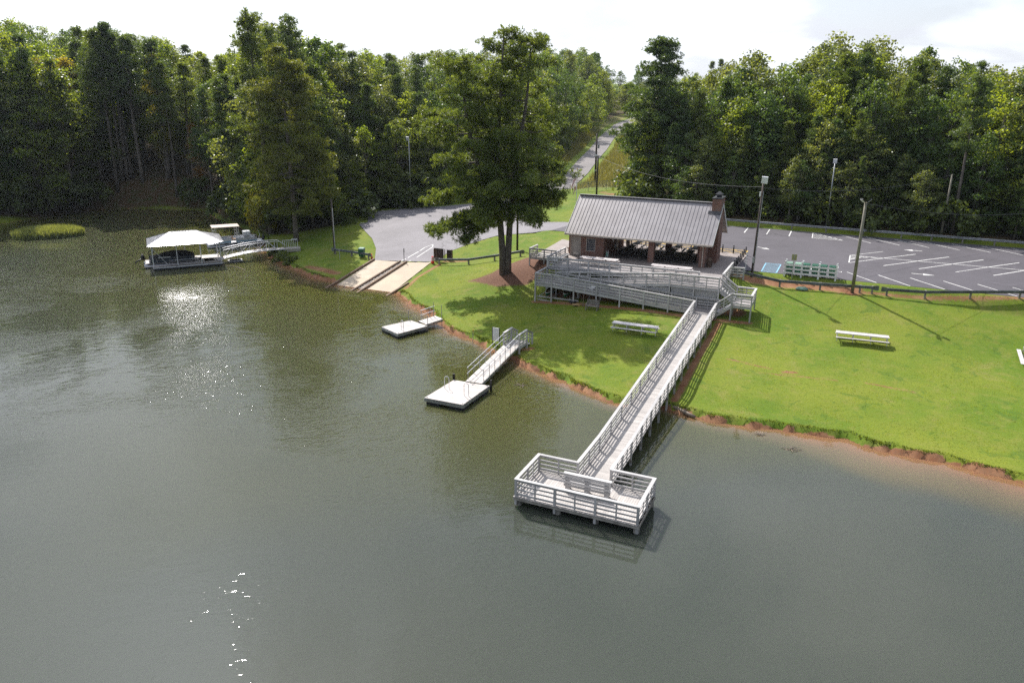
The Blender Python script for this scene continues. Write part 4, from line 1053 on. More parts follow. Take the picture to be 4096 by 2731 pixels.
# ------------------------------------------------------------------ floating swim docks
def dock(name, label, P, z, along, nb, floats):
    """P = four corners in order; boards run parallel to side 0-1"""
    P = [np.array(p, float) for p in P]; c = sum(P) / 4
    t = world_thing(name, label, 'dock', (c[0], c[1], 0), 'floating swim docks')
    for i in range(nb):
        a0, a1 = i / nb, (i + .93) / nb
        q = [P[0] + (P[3] - P[0]) * a0, P[1] + (P[2] - P[1]) * a0, P[1] + (P[2] - P[1]) * a1, P[0] + (P[3] - P[0]) * a1]
        MB().prism([tuple(v) for v in q], z - .035, z).build('deck_board', M['composite'], t)
    for i in range(4):
        a, b = P[i], P[(i + 1) % 4]; bar((*a, z - .17), (*b, z - .17), .06, .24).build('side_board', M['galv'], t)
    for (s, u) in floats:
        m = P[0] + (P[1] - P[0]) * s + (P[3] - P[0]) * u; d = (P[1] - P[0]); d = d / np.linalg.norm(d); e = np.array([-d[1], d[0]])
        MB().prism([tuple(m + d * .55 * p + e * .5 * q) for p, q in ((-1, -1), (1, -1), (1, 1), (-1, 1))], -.25, z - .28).build('float', M['black'], t)
    for i in range(4):
        m = P[i] + (c - P[i]) * .08; MB().lathe([(.06, 0), (.06, .03), (.03, .05)], (m[0], m[1], z), 8).build('cleat', M['galv'], t)
    return t
d2 = dock('swim_dock', 'larger square floating dock with two bent ladder handrails in open water', [(-27.2, 44.35), (-24.0, 44.4), (-23.9, 48.6), (-27.0, 48.5)], .52, 0, 26, [(.2, .13), (.8, .13), (.2, .87), (.8, .87), (.8, .5), (.2, .5)])
d1 = dock('swim_dock', 'smaller floating dock with one ladder near the boat ramp bank', [(-40.15, 58.0), (-37.5, 56.75), (-36.3, 60.15), (-38.75, 61.05)], .5, 0, 22, [(.2, .14), (.8, .14), (.2, .86), (.8, .86)])
def ladder(t, x, y, z, ax):
    ax = np.array(ax, float); e = np.array([-ax[1], ax[0]])
    for s in (-.2, .2):
        p = np.array([x, y]) + e * s
        pts = [(*p, z)]
        for k in range(9):
            a = math.pi * k / 8; q = p + ax * (.14 - .14 * math.cos(a)); pts.append((q[0], q[1], z + .78 + .16 * math.sin(a)))
        q = p + ax * .28; pts.append((q[0], q[1], z + .02))
        MB().tube(pts, .024, 6).build('handrail', M['white_metal'], t)
for x, y in ((-27.0, 46.0), (-24.65, 45.6)): ladder(d2, x, y, .52, (0, 1)) if False else None
def hoop(t, x, y, z, d):
    d = np.array(d, float); d /= np.linalg.norm(d); pts = [(x, y, z)]
    for k in range(11):
        a = math.pi * k / 10; q = np.array([x, y]) + d * (.19 - .19 * math.cos(a)); pts.append((q[0], q[1], z + .82 + .19 * math.sin(a)))
    q = np.array([x, y]) + d * .38; pts.append((q[0], q[1], z)); MB().tube(pts, .026, 7).build('handrail', M['white_metal'], t)
hoop(d2, -26.75, 46.6, .52, (1, .05)); hoop(d2, -24.75, 46.0, .52, (1, .02)); hoop(d1, -37.85, 57.9, .5, (.9, -.4))
for x, y in ((-23.85, 48.75), (-27.1, 48.7)): box(x - .07, y - .07, -.8, x + .07, y + .07, .95).build('mooring_post', M['black_metal'], d2)
for x, y in ((-36.2, 60.0), (-38.9, 60.9)): MB().lathe([(.03, -.9), (.03, 1.25)], (x, y, .3), 7).build('mooring_pole', M['galv'], d1)
def gangway(name, label, A, B, w, za, zb, rails, mid, posts, mat_b=M['composite']):
    A = np.array(A, float); B = np.array(B, float); d = B - A; L = np.linalg.norm(d); d /= L; e = np.array([-d[1], d[0]])
    t = world_thing(name, label, 'gangway', (A[0], A[1], 0), 'gangways to the docks')
    n = int(L / .15)
    for i in range(n):
        a, b = L * i / n, L * (i + .93) / n; z = lambda s: za + (zb - za) * s / L
        q = [A + d * a - e * w / 2, A + d * a + e * w / 2, A + d * b + e * w / 2, A + d * b - e * w / 2]
        V = [(*q[0], z(a)), (*q[1], z(a)), (*q[2], z(b)), (*q[3], z(b))]; V += [(x, y, zz - .035) for x, y, zz in V]
        MB().add(V, [(3, 2, 1, 0), (4, 5, 6, 7), (0, 1, 5, 4), (1, 2, 6, 5), (2, 3, 7, 6), (3, 0, 4, 7)]).build('deck_board', mat_b, t)
    for s in (-1, 1):
        o = e * s * (w / 2 + .02)
        bar((*(A + o), za - .14), (*(B + o), zb - .14), .05, .24).build('side_beam', M['galv'], t)
        if s not in rails: continue
        for hz in ((1.02, .55) if mid else (1.02,)): MB().tube([(*(A + o + d * .25), za + hz), (*(B + o - d * .05), zb + hz)], .028, 7).build('handrail', M['white_metal'], t)
        for k in range(posts):
            f = (k + .35) / posts; p = A + o + d * L * f; zz = za + (zb - za) * f; MB().tube([(*p, zz - .2), (*p, zz + 1.02)], .024, 6).build('rail_post', M['galv'], t)
    return t
gangway('dock_gangway', 'long gangway with double pipe rails down to the larger dock', (-25.25, 48.55), (-25.75, 56.6), 1.3, .6, 1.1, (-1, 1), True, 7)
gangway('dock_gangway', 'short gangway with one pipe rail from the bank to the smaller dock', (-37.25, 60.75), (-36.35, 62.5), 1.35, .55, .75, (1,), True, 2)
for x, y in ((-35.75, 62.0), (-37.0, 62.55)): tag(MB().lathe([(.03, -.6), (.03, 1.9)], (0, 0, 0), 7).build('steel_pole', M['galv'], None), f'thin upright steel pole at the {"right" if x > -36 else "left"} side of the smaller gangway', 'pole', 'thin poles beside the small dock').location = (x, y, .3)
st = world_thing('landing_stairs', 'painted wooden landing with railings and steps down to the lawn beside the white board', 'stairs', (-25.4, 57.6, .5))
LX0, LX1, LY0, LY1, LZ1 = -26.45, -25.0, 56.65, 58.3, 1.12
mb = MB()
for i in range(11): mb.box(LX0, LY0 + i * .15, LZ1 - .035, LX1, LY0 + .14 + i * .15, LZ1)
tag(mb.build('decking', M['plank_y'], st), kind='stuff')
rail(st, (LX0, LY0, LZ1), (LX0, LY1, LZ1), 1, (-1, 0), (True, True), gfoot); rail(st, (LX1, LY0, LZ1), (LX1, LY1, LZ1), 1, (1, 0), (True, True), gfoot)
rail(st, (LX0, LY1, LZ1), (LX0 + .1, LY1 + 1.0, LZ1 - .5), 1, (-1, 0), (False, True), gfoot, low=False); rail(st, (LX1, LY1, LZ1), (LX1 + .1, LY1 + 1.0, LZ1 - .5), 1, (1, 0), (False, True), gfoot, low=False)
for i in range(3): box(LX0 + .06, LY1 + i * .28, LZ1 - .15 * (i + 1) - .04, LX1 - .0, LY1 + .3 + i * .28, LZ1 - .15 * (i + 1)).build('tread', RM, st)
for x in (LX0 - .02, LX1 + .02): box(x - .025, LY0, LZ1 - .32, x + .025, LY1, LZ1 - .04).build('side_beam', RM, st)
sg = world_thing('notice_sign', 'white sign board on two dark posts at the water edge beside the stairs', 'sign', (-27.95, 58.15, .5))
box(-28.28, 58.13, .75, -27.62, 58.17, 2.0).build('board', M['white'], sg)
for x in (-28.3, -27.6): box(x - .025, 58.12, .3, x + .025, 58.18, 2.02).build('post', M['black_metal'], sg)
# ------------------------------------------------------------------ boathouse and boats
BA = math.atan2(6.4, 5.36)
bh = thing('boathouse', 'floating boathouse with a bright hipped metal roof on thin white posts', 'boathouse', (-81.05, 66.9, 0), BA)
LX, LY = 8.45, 5.7
for a, nm in (((0, 0, LX, 1.1), 'deck'), ((6.1, 1.1, 6.35, 4.55), 'deck'), ((7.55, 1.1, LX, 4.55), 'deck'), ((6.35, 3.3, 7.55, 4.55), 'deck'), ((6.35, 1.1, 7.55, 1.45), 'deck'), ((0, 4.55, LX, LY), 'deck')):
    box(a[0], a[1], .40, a[2], a[3], .46).build(nm, M['composite'], bh)
box(-.03, -.05, .26, LX + .03, 0, .40).build('fascia', M['white_metal'], bh); box(-.03, -.04, .40, LX + .03, -.01, .465).build('edge_trim', M['black'], bh)
box(LX, 0, .26, LX + .04, LY, .40).build('fascia', M['white_metal'], bh); box(-.04, LY, .26, LX, LY + .04, .40).build('fascia', M['white_metal'], bh)
for a in ((.1, .02, 4.1, 1.05), (4.3, .02, LX - .05, 1.05), (.1, 4.6, LX - .05, LY - .05), (6.3, 1.5, 7.5, 1.6)): box(a[0], a[1], -.25, a[2], a[3], .255).build('float', M['black'], bh)
for x, y in ((.12, .12), (.12, .55), (3.0, .12), (5.9, .15), (8.3, .12), (8.3, .5), (.12, 5.55), (.12, 5.1), (4.2, 5.55), (6.1, 5.55), (8.3, 5.55), (8.3, 5.1)):
    box(x - .045, y - .045, .46, x + .045, y + .045, 3.18).build('post', M['white_metal'], bh)
for a, b in (((.12, .17, 2.9), (1.9, .17, .5)), ((.3, .1, 2.95), (.12, .1, 2.2)), ((8.3, .1, 2.3), (7.6, .1, 3.0))): bar(a, b, .05, .05).build('brace', M['white_metal'], bh)
e = [(-.35, -.4, 3.2), (8.8, -.4, 3.2), (8.8, 6.05, 3.2), (-.35, 6.05, 3.2)]; r = [(2.6, 2.8, 4.4), (5.7, 2.8, 4.4)]
rfm = MB().add(e + r + [(x, y, z - .07) for x, y, z in e], [(0, 1, 5, 4), (1, 2, 5), (2, 3, 4, 5), (3, 0, 4), (6, 7, 1, 0), (7, 8, 2, 1), (8, 9, 3, 2), (9, 6, 0, 3), (9, 8, 7, 6)])
M['boat_roof'] = mat('boathouse_roof', (.46, .46, .49), .36, .8, var=.04, bump=0)
br = rfm.build('roof', M['boat_roof'], bh)
for i in range(23):
    x = -.2 + 8.85 * i / 22
    t = 1 if 2.6 <= x <= 5.7 else ((x + .35) / 2.95 if x < 2.6 else (8.8 - x) / 3.1)
    t = max(.04, min(1, t)); bar((x, -.4, 3.21), (x, -.4 + 3.2 * t, 3.21 + 1.2 * t), .035, .03).build('roof_rib', M['boat_roof'], br)
for i in range(15):
    y = -.3 + 6.2 * i / 14; t = 1 - abs(y - 2.82) / 3.2
    bar((-.35, y, 3.21), (-.35 + 2.95 * max(.03, t), y, 3.21 + 1.2 * max(.03, t)), .035, .03).build('roof_rib', M['boat_roof'], br)
for a, b in ((0, 4), (3, 4), (1, 5), (2, 5), (4, 5)):
    q = e + r; bar(np.array(q[a]) + (0, 0, .03), np.array(q[b]) + (0, 0, .03), .14, .04).build('hip_cap', M['boat_roof'], br)
tag(MB().tube([(5.75, 1.2, .5), (5.75, 1.2, .95), (2.0, 1.2, .95), (2.0, 1.2, .5)], .03, 6).build('guide_rail', M['white_metal'], bh))

def pontoon(name, label, loc, rz, L, W):
    t = thing(name, label, 'boat', loc, rz)
    for s in (-1, 1):
        y = s * W * .36
        MB().tube([(-L / 2, y, .12), (L * .36, y, .12), (L * .44, y, .2), (L / 2, y, .42)], [.33, .33, .27, .05], 12).build('pontoon', M['pontoon'], t, True)
    return t
b1 = pontoon('pontoon_boat', 'navy pontoon boat under a black cover moored inside the boathouse', (-81.05 + .643 * 2.45 - .766 * 2.85, 66.9 + .766 * 2.45 + .643 * 2.85, .1), BA, 6.9, 2.5)
box(-3.3, -1.25, .48, 3.1, 1.25, .56).build('deck', M['pontoon'], b1)
for a in ((-2.6, -1.2, 2.6, -1.14), (-2.6, 1.14, 2.6, 1.2)): box(a[0], a[1], .6, a[2], a[3], 1.2).build('side_panel', M['navy'], b1)
for a in ((-2.66, -1.2, -2.6, 1.2), (2.6, -1.2, 2.66, 1.2)): box(a[0], a[1], .6, a[2], a[3], 1.15).build('end_panel', M['navy'], b1)
for z in (.86, 1.08):
    MB().tube([(-2.6, -1.23, z), (2.6, -1.23, z)], .02, 5).build('side_rail', M['pontoon'], b1)
for x in (-2.4, -1.9, .3, 2.4): box(x - .025, -1.26, .58, x + .025, -1.21, 1.22).build('rail_post', M['pontoon'], b1)
prof = [(-2.8, .02), (-2.5, .15), (-1.6, .28), (-.6, .62), (.4, .72), (1.6, .62), (2.4, .35), (2.75, .03)]
V = []; Fc = []
for x, h in prof:
    for k in range(9): u = -1 + k / 4; V.append((x, u * 1.27, 1.12 + h * (1 - abs(u) ** 2.4) + (.03 if k % 3 == 1 else 0) - (.12 if abs(u) == 1 else 0)))
for i in range(len(prof) - 1):
    for k in range(8): a = i * 9 + k; Fc.append((a, a + 1, a + 10, a + 9))
MB().add(V, Fc).build('cover', M['cover'], b1, True)
om = MB().tube([(-3.35, 0, .9), (-3.55, 0, 1.25), (-3.5, 0, 1.6)], [.2, .26, .12], 10).build('outboard_motor', M['black'], b1, True)
MB().tube([(-3.5, 0, 1.0), (-4.1, 0, .8), (-4.4, 0, .62)], [.13, .09, .06], 8).build('lower_unit', M['black'], om, True)
for k in range(3):
    a = k * 2.1; bar((-4.42, 0, .62), (-4.46, .2 * math.cos(a), .62 + .2 * math.sin(a)), .1, .02).build('propeller_blade', M['black_metal'], om)
MB().tube([(-2.7, -1.1, 1.3), (-2.75, -1.1, 1.75), (-2.2, -1.1, 1.85), (-2.2, 1.1, 1.85), (-2.75, 1.1, 1.75), (-2.7, 1.1, 1.3)], .05, 7).build('folded_bimini', M['cover'], b1)
box(-1.7, -1.3, 1.2, -.2, -1.24, 1.29).build('folded_canopy', M['white'], b1)
b2 = pontoon('pontoon_boat', 'older white and blue pontoon boat with a stained square canopy moored behind the boathouse', (-84.1, 84.6, .05), math.radians(50.5), 8.2, 2.5)
box(-4.0, -1.25, .46, 3.9, 1.25, .55).build('deck', M['old_white'], b2)
for x0_, x1_ in ((-2.6, -.75), (-.05, 2.9)):
    box(x0_, -1.22, .58, x1_, -1.17, 1.22).build('side_panel', M['old_white'], b2); box(x0_ + .05, -1.228, .68, x1_ - .05, -1.222, .84).build('blue_stripe', M['pale_blue'], b2)
box(-2.6, 1.17, .58, 2.9, 1.22, 1.22).build('side_panel', M['old_white'], b2)
MB().tube([(-2.6, -1.2, 1.26), (-.75, -1.2, 1.26)], .03, 5).tube([(-.05, -1.2, 1.26), (2.0, -1.2, 1.26), (2.0, -1.2, 1.5), (2.9, -1.2, 1.5), (2.9, -1.2, 1.2)], .03, 5).build('side_rail', M['white_metal'], b2)
for x in (-3.1, -2.7, .1, .45):
    for y in (-1.15, 1.15): MB().tube([(x, y, .55), (x, y, 2.9)], .035, 6).build('canopy_post', M['white_metal'], b2)
for z in (1.6, 2.1, 2.6):
    for y in (-1.15, 1.15):
        for x in (-3.1, .1): bar((x, y, z), (x + .38, y, z), .035, .035).build('brace', M['white_metal'], b2)
box(-3.25, -1.3, 2.9, .6, 1.3, 3.0).build('canopy', M['canopy'], b2)
box(1.1, -.8, .55, 2.1, .5, 2.05).build('console', M['old_white'], b2); box(1.12, -.82, 1.0, 2.02, -.801, 1.5).build('console_panel', M['galv'], b2)
box(-.5, -.6, .95, 0, -.1, 1.05).build('seat', M['orange_seat'], b2); box(-.55, -.6, 1.05, -.43, -.1, 1.6).build('seat_back', M['orange_seat'], b2)
for a in ((-2.5, -.9, .55, -1.0, -.2, 1.0), (-2.5, .3, .55, -1.0, .95, 1.0)): box(*a).build('bench_seat', M['black'], b2)
box(-2.5, -.95, 1.0, -1.2, -.85, 1.45).build('seat_back', M['old_white'], b2)
o = MB().tube([(3.9, 0, .5), (4.1, 0, .9), (4.0, 0, 1.35)], [.16, .22, .1], 8).build('outboard_motor', M['black'], b2, True)
MB().tube([(3.2, -.3, .6), (3.5, -.3, 1.4), (3.3, -.3, 2.1)], .03, 5).build('rail_hoop', M['white_metal'], b2)
for i in range(5): box(-3.2 + i * 1.4, -1.27, .44, -2.6 + i * 1.4, -1.252, .54).build('fender_strip', M['black'], b2)
# aluminium gangway to the boathouse
A = np.array([-77.3, 74.0]); B = np.array([-72.3, 81.7]); za, zb = .55, 1.15
d = B - A; L = np.linalg.norm(d); d /= L; e_ = np.array([-d[1], d[0]])
gw = world_thing('truss_gangway', 'long arched aluminium truss gangway from the bank to the boathouse', 'gangway', (A[0], A[1], 0))
zf = lambda s: za + (zb - za) * s / L + .32 * math.sin(math.pi * s / L)
for i in range(20):
    a, b = L * i / 20, L * (i + .96) / 20; w = .62
    V = [(*(A + d * a - e_ * w), zf(a)), (*(A + d * a + e_ * w), zf(a)), (*(A + d * b + e_ * w), zf(b)), (*(A + d * b - e_ * w), zf(b))]; V += [(x, y, z - .05) for x, y, z in V]
    MB().add(V, [(3, 2, 1, 0), (4, 5, 6, 7), (0, 1, 5, 4), (1, 2, 6, 5), (2, 3, 7, 6), (3, 0, 4, 7)]).build('deck_panel', M['alu_plank'], gw)
for s in (-1, 1):
    o = e_ * s * .66; pt3 = lambda q, h: (*(A + d * q + o), zf(q) + h)
    for h in (-.06, 1.1): MB().tube([pt3(L * k / 12, h if h < 0 else h * min(1, .45 + min(k, 12 - k) * .55)) for k in range(13)], .04, 7).build('chord' if h < 0 else 'handrail', M['white_metal'], gw)
    for k in range(1, 8): MB().tube([pt3(L * k / 8, -.05), pt3(L * k / 8, 1.08)], .03, 6).build('truss_post', M['white_metal'], gw)
    for k in range(1, 7): MB().tube([pt3(L * k / 8, -.05 if k % 2 else 1.08), pt3(L * (k + 1) / 8, 1.08 if k % 2 else -.05)], .028, 6).build('diagonal', M['white_metal'], gw)
fl = thing('gangway_float', 'small black and white float under the lower end of the truss gangway', 'float', (-75.9, 75.9, 0), BA)
box(-.9, -.6, -.2, .9, .6, .12).build('tank', M['black'], fl); box(-.92, -.62, .12, .92, .62, .17).build('rim', M['white_metal'], fl); box(-.7, -.4, .17, .7, .4, .3).build('saddle', M['black'], fl)
pd = world_thing('gangway_pad', 'concrete landing pad with a slatted gate at the bank end of the truss gangway', 'landing', (-71.3, 82.2, 0))
MB().prism([(-73.0, 81.9), (-71.8, 81.2), (-70.2, 82.6), (-71.2, 83.6)], .7, 1.15).build('slab', M['concrete'], pd)
for i in range(9): p = np.array([-72.9, 82.1]) + np.array([1.5, 1.35]) * i / 8; box(p[0] - .02, p[1] - .02, 1.15, p[0] + .02, p[1] + .02, 2.1).build('slat', M['white_metal'], pd)
bar((-72.9, 82.1, 2.12), (-71.4, 83.45, 2.12), .05, .05).build('top_bar', M['white_metal'], pd); bar((-72.0, 82.9, 2.2), (-71.4, 83.45, 2.2), .3, .06).build('cap', M['white_metal'], pd)
o = MB().tube([(0, 0, 0), (2.6, 1.0, .05), (4.4, 1.2, -.02)], [.05, .04, .03], 6).build('floating_pole', M['log'], None); o.location = (-75.6, 73.2, .02); o.rotation_euler = (0, 0, -.4); tag(o, 'thin pale pole drifting on the water beside the boathouse corner', 'pole')

# ------------------------------------------------------------------ guardrails
def guardrail(label, pts, post_every, m_rail, m_post, zf, ends=True, wood=False):
    t = world_thing('guardrail', label, 'guardrail', (*pts[0], zf(*pts[0])), 'steel guardrails')
    q = [np.array(p, float) for p in pts]; out = []
    for i in range(len(q) - 1):
        n = max(1, round(np.linalg.norm(q[i + 1] - q[i]) / post_every))
        out += [q[i] + (q[i + 1] - q[i]) * k / n for k in range(n)]
    out.append(q[-1])
    pr = [(-.0, -.155), (.05, -.11), (.05, -.05), (0, 0), (.05, .05), (.05, .11), (0, .155)]
    for i in range(len(out) - 1):
        a, b = out[i], out[i + 1]; d = (b - a) / np.linalg.norm(b - a); n = np.array([d[1], -d[0]])
        za, zb = zf(*a) + .62, zf(*b) + .62; V = []
        for p, z in ((a, za), (b, zb)):
            for s, (o, h) in enumerate(pr): V.append((*(p + n * (o + .09)), z + h))
        k = len(pr); F = [(j, j + 1, k + j + 1, k + j) for j in range(k - 1)]
        V2 = [(x - n[0] * .012, y - n[1] * .012, z) for x, y, z in V]; V += V2; m0 = 2 * k
        F += [(m0 + k + j, m0 + k + j + 1, m0 + j + 1, m0 + j) for j in range(k - 1)] + [(0, k, m0 + k, m0), (k - 1, m0 + k - 1, m0 + 2 * k - 1, 2 * k - 1)]
        MB().add(V, F).build('rail_beam', m_rail, t)
    for p in out: box(p[0] - .09, p[1] - .075, zf(*p) - .3, p[0] + .09, p[1] + .075, zf(*p) + .78).build('post', m_post, t)
    if ends:
        for a, b in ((out[0], out[1]), (out[-1], out[-2])):
            d = (a - b) / np.linalg.norm(a - b); n = np.array([d[1], -d[0]]); z = zf(*a) + .62
            if a is out[0]: n = -n
            c = a + n * .1; V = [(*c, z - .16), (*(c + d * .35), z - .25), (*(c + d * .55), z - .22), (*(c + d * .55), z + .22), (*(c + d * .35), z + .25), (*c, z + .16)]
            V += [(x + n[0] * .03, y + n[1] * .03, zz) for x, y, zz in V]
            MB().add(V, [(0, 1, 2, 3, 4, 5), (11, 10, 9, 8, 7, 6)] + [(i, (i + 1) % 6, 6 + (i + 1) % 6, 6 + i) for i in range(6)]).build('end_wing', m_rail, t)
    return t
guardrail('dark guardrail between the green bins and the lawn', [(-10.0, 78.95), (-5.9, 78.6), (-2.1, 78.75), (1.5, 79.2), (2.6, 79.25)], 3.8, M['dark_steel'], M['old_wood'], gz)
guardrail('long dark guardrail between the lawn and the parking lot stalls on the right', [(3.9, 79.25), (7.2, 79.6), (11, 80.3), (15, 81.0), (32, 83)], 3.7, M['dark_steel'], M['old_wood'], gz)
guardrail('bright galvanised guardrail along the wood beyond the parking lot', [(-30, 110.9), (-16.5, 110.6), (-3.2, 110.3), (6, 110.2), (20, 109.9), (45, 109.6)], 4, M['galv'], M['old_wood'], gz)
guardrail('guardrail running behind the big pine from the boat ramp to the side deck', [(-47.3, 81.7), (-43.1, 81.75), (-39.8, 82.4), (-36.4, 82.6)], 3.4, M['dark_steel'], M['old_wood'], gz)
guardrail('short guardrail in front of the green wheeled bin left of the boat ramp', [(-63.2, 81.3), (-57.4, 80.7)], 3.0, M['dark_steel'], M['old_wood'], gz)

# ------------------------------------------------------------------ poles, lamps, wires
def pole(name, label, x, y, h, r0, r1, m, lamp=0, cat='pole', lean=(0, 0), z=None, face=-90):
    z = gz(x, y) if z is None else z
    t = world_thing(name, label, cat, (x, y, z))
    MB().tube([(x, y, z - .3), (x + lean[0] * .5, y + lean[1] * .5, z + h * .5), (x + lean[0], y + lean[1], z + h)], [r0, (r0 + r1) / 2, r1], 10).build('pole', m, t, True)
    tx, ty, tz = x + lean[0], y + lean[1], z + h
    if lamp:
        a = math.radians(face); dx_, dy_ = math.cos(a), math.sin(a)
        bar((tx, ty, tz), (tx + dx_ * .35, ty + dy_ * .35, tz + .12), .08, .08).build('bracket', M['steel_pole'], t)
        h_ = MB().bar((tx + dx_ * .3, ty + dy_ * .3, tz - .08), (tx + dx_ * .42, ty + dy_ * .42, tz + .5 * lamp), .5 * lamp, .16).build('lamp_head', M['white_metal'], t)
        bar((tx + dx_ * .40, ty + dy_ * .40, tz - .06), (tx + dx_ * .52, ty + dy_ * .52, tz + .46 * lamp), .42 * lamp, .03).build('lens', M['lamp_glass'], h_)
    return t
p1 = pole('light_pole', 'tall dark wooden pole with a square floodlight beside the deck', -8.85, 79.9, 9.9, .15, .10, M['pole'], 1.2, 'light pole', (.12, .3), 3.85, face=-70)
MB().tube([(-8.75, 79.76, 4), (-8.62, 80.06, 12.9)], .03, 5).build('conduit', M['steel_pole'], p1); box(-8.99, 80.0, 12.35, -8.86, 80.15, 12.8).build('photocell', M['white'], p1); box(-8.95, 79.65, 5.6, -8.75, 79.75, 6.2).build('meter_box', M['galv'], p1)
p2 = pole('light_pole', 'weathered grey wooden pole with twin floodlights standing between the guardrails', .85, 79.0, 8.75, .17, .13, M['pole_grey'], 0, 'light pole', (0, .1), 3.75)
for s, a in ((-1, -.5), (1, .4)):
    h_ = MB().bar((.85 + s * .12, 79.0, 12.55), (.85 + s * .42, 78.8 + a * .3, 12.85), .34, .1).build('lamp_head', M['black_metal'], p2); bar((.85 + s * .16, 78.97, 12.50), (.85 + s * .44, 78.78 + a * .3, 12.78), .28, .02).build('lens', M['lamp_glass'], h_)
pole('light_pole', 'thin far light pole at the wood edge behind the parking lot', -3.3, 112.0, 8.7, .10, .07, M['steel_pole'], 1.0, 'light pole')
pole('utility_pole', 'grey utility pole in front of the wood at the right end of the far guardrail', 10.6, 111.2, 8.0, .15, .10, M['pole_grey'], 0, 'utility pole')
pole('utility_pole', 'dark pole with a white conduit left of the short guardrail', -63.45, 81.5, 7.3, .15, .11, M['pole'], 0, 'utility pole')
MB().tube([(-63.28, 81.38, 1.5), (-63.28, 81.38, 7.4)], .04, 5).build('conduit', M['white_metal'], [o for o in bpy.data.objects if o.name.startswith('utility_pole') and o.type == 'EMPTY'][-1])
pole('utility_pole', 'dark pole half hidden behind the trunk of the big pine', -38.3, 85.9, 6.4, .14, .11, M['pole'], 0, 'utility pole')
pole('light_pole', 'thin far light pole in front of the wood behind the boat lot', -70.8, 112.9, 11.3, .09, .07, M['steel_pole'], 1.1, 'light pole')
u1 = pole('utility_pole', 'tall black utility pole beside the hill road above the flag', -46.8, 141.8, 9.6, .2, .15, M['pole'], 0, 'utility pole')
box(-47.05, 141.6, 8.0, -46.55, 141.64, 8.15).build('band', M['white'], u1); box(-46.5, 141.6, 12.2, -46.2, 141.9, 12.9).build('transformer', M['galv'], u1)
pole('light_pole', 'black pole with a short lamp arm rising behind the left end of the pavilion roof', -39.7, 121.35, 7.6, .16, .13, M['pole'], .5, 'light pole', face=180)
def wire(label, a, b, sag, r=.018):
    a = np.array(a); b = np.array(b); pts = [a + (b - a) * k / 24 - np.array([0, 0, sag * 4 * (k / 24) * (1 - k / 24)]) for k in range(25)]
    o = MB().tube(pts, r, 5).build('power_line', M['cable'], None, origin=a); tag(o, label, 'power line', 'overhead wires')
wire('wire running from the weathered grey pole down to the right edge', (.85, 79.1, 12.4), (20, 97, 10.8), .8)
wire('wire crossing before the dark wood from the floodlight pole to the utility pole', (-8.7, 80.2, 13.2), (10.6, 111.2, 12.7), 1.0)
wire('wire running left from the dark floodlight pole behind the chimney', (-8.7, 80.2, 13.3), (-39.7, 121.3, 12.3), 1.2)

# flagpole
fp = world_thing('flagpole', 'white flagpole standing on the grass left of the pavilion roof', 'flagpole', (-38.7, 108.6, 4.4))
MB().tube([(-38.7, 108.6, 4.3), (-38.7, 108.6, 11.3)], [.07, .045], 8).build('pole', M['white_metal'], fp); MB().lathe([(.01, -.1), (.09, -.05), (.1, 0), (.08, .06), (.01, .1)], (-38.7, 108.6, 11.4), 10).build('finial', mat('gold_ball', (.6, .4, .15), .3, .6, bump=0), fp)
M['flag_red'] = mat('flag_red', (.50, .02, .03), .7, var=.1, bump=0); M['flag_white'] = mat('flag_white', (.74, .73, .74), .7, var=.05, bump=0); M['flag_blue'] = mat('flag_blue', (.02, .03, .14), .7, var=.1, bump=0)
def flag(name, label, top, h, w, nstripe, canton):
    """cloth hanging slack: it falls away from the pole in folds"""
    t = world_thing(name, label, 'flag', (-38.75, 108.55, top))
    def pt(u, v):     # u along the fly, v down the hoist
        dx_ = -u * w * (.30 + .10 * v); dz = -v * h - u * w * .80
        return (-38.76 + dx_ * .93, 108.5 + dx_ * .35 + .10 * math.sin(u * 9 + v * 1.5) * min(1, u * 3), top + dz)
    for s in range(nstripe):
        v0, v1 = s / nstripe, (s + 1) / nstripe; u0 = .42 if canton and s < 7 else 0; V = []; n = 10
        for k in range(n + 1): u = u0 + (1 - u0) * k / n; V += [pt(u, v0), pt(u, v1)]
        MB().add(V, [(2 * k, 2 * k + 1, 2 * k + 3, 2 * k + 2) for k in range(n)]).build('red_stripe' if s % 2 == 0 else 'white_stripe', M['flag_red' if s % 2 == 0 else 'flag_white'], t)
    if canton:
        V = []; 
        for k in range(7): u = .42 * k / 6; V += [pt(u, 0), pt(u, 7 / 13)]
        c = MB().add(V, [(2 * k, 2 * k + 1, 2 * k + 3, 2 * k + 2) for k in range(6)]).build('canton', M['flag_blue'], t)
        mb = MB()
        for i in range(5):
            for j in range(4):
                x, y, z = pt(.05 + .08 * i + (.03 if j % 2 else 0), .06 + .125 * j); mb.box(x - .03, y - .045, z - .03, x + .03, y - .035, z + .03)
        mb.build('stars', M['flag_white'], c)
flag('flag', 'striped flag with a starred blue corner hanging slack at the top of the pole', 10.95, 1.0, 1.75, 13, True)
flag('flag', 'smaller red and white striped flag hanging lower on the same pole', 9.0, .65, 1.2, 6, False)

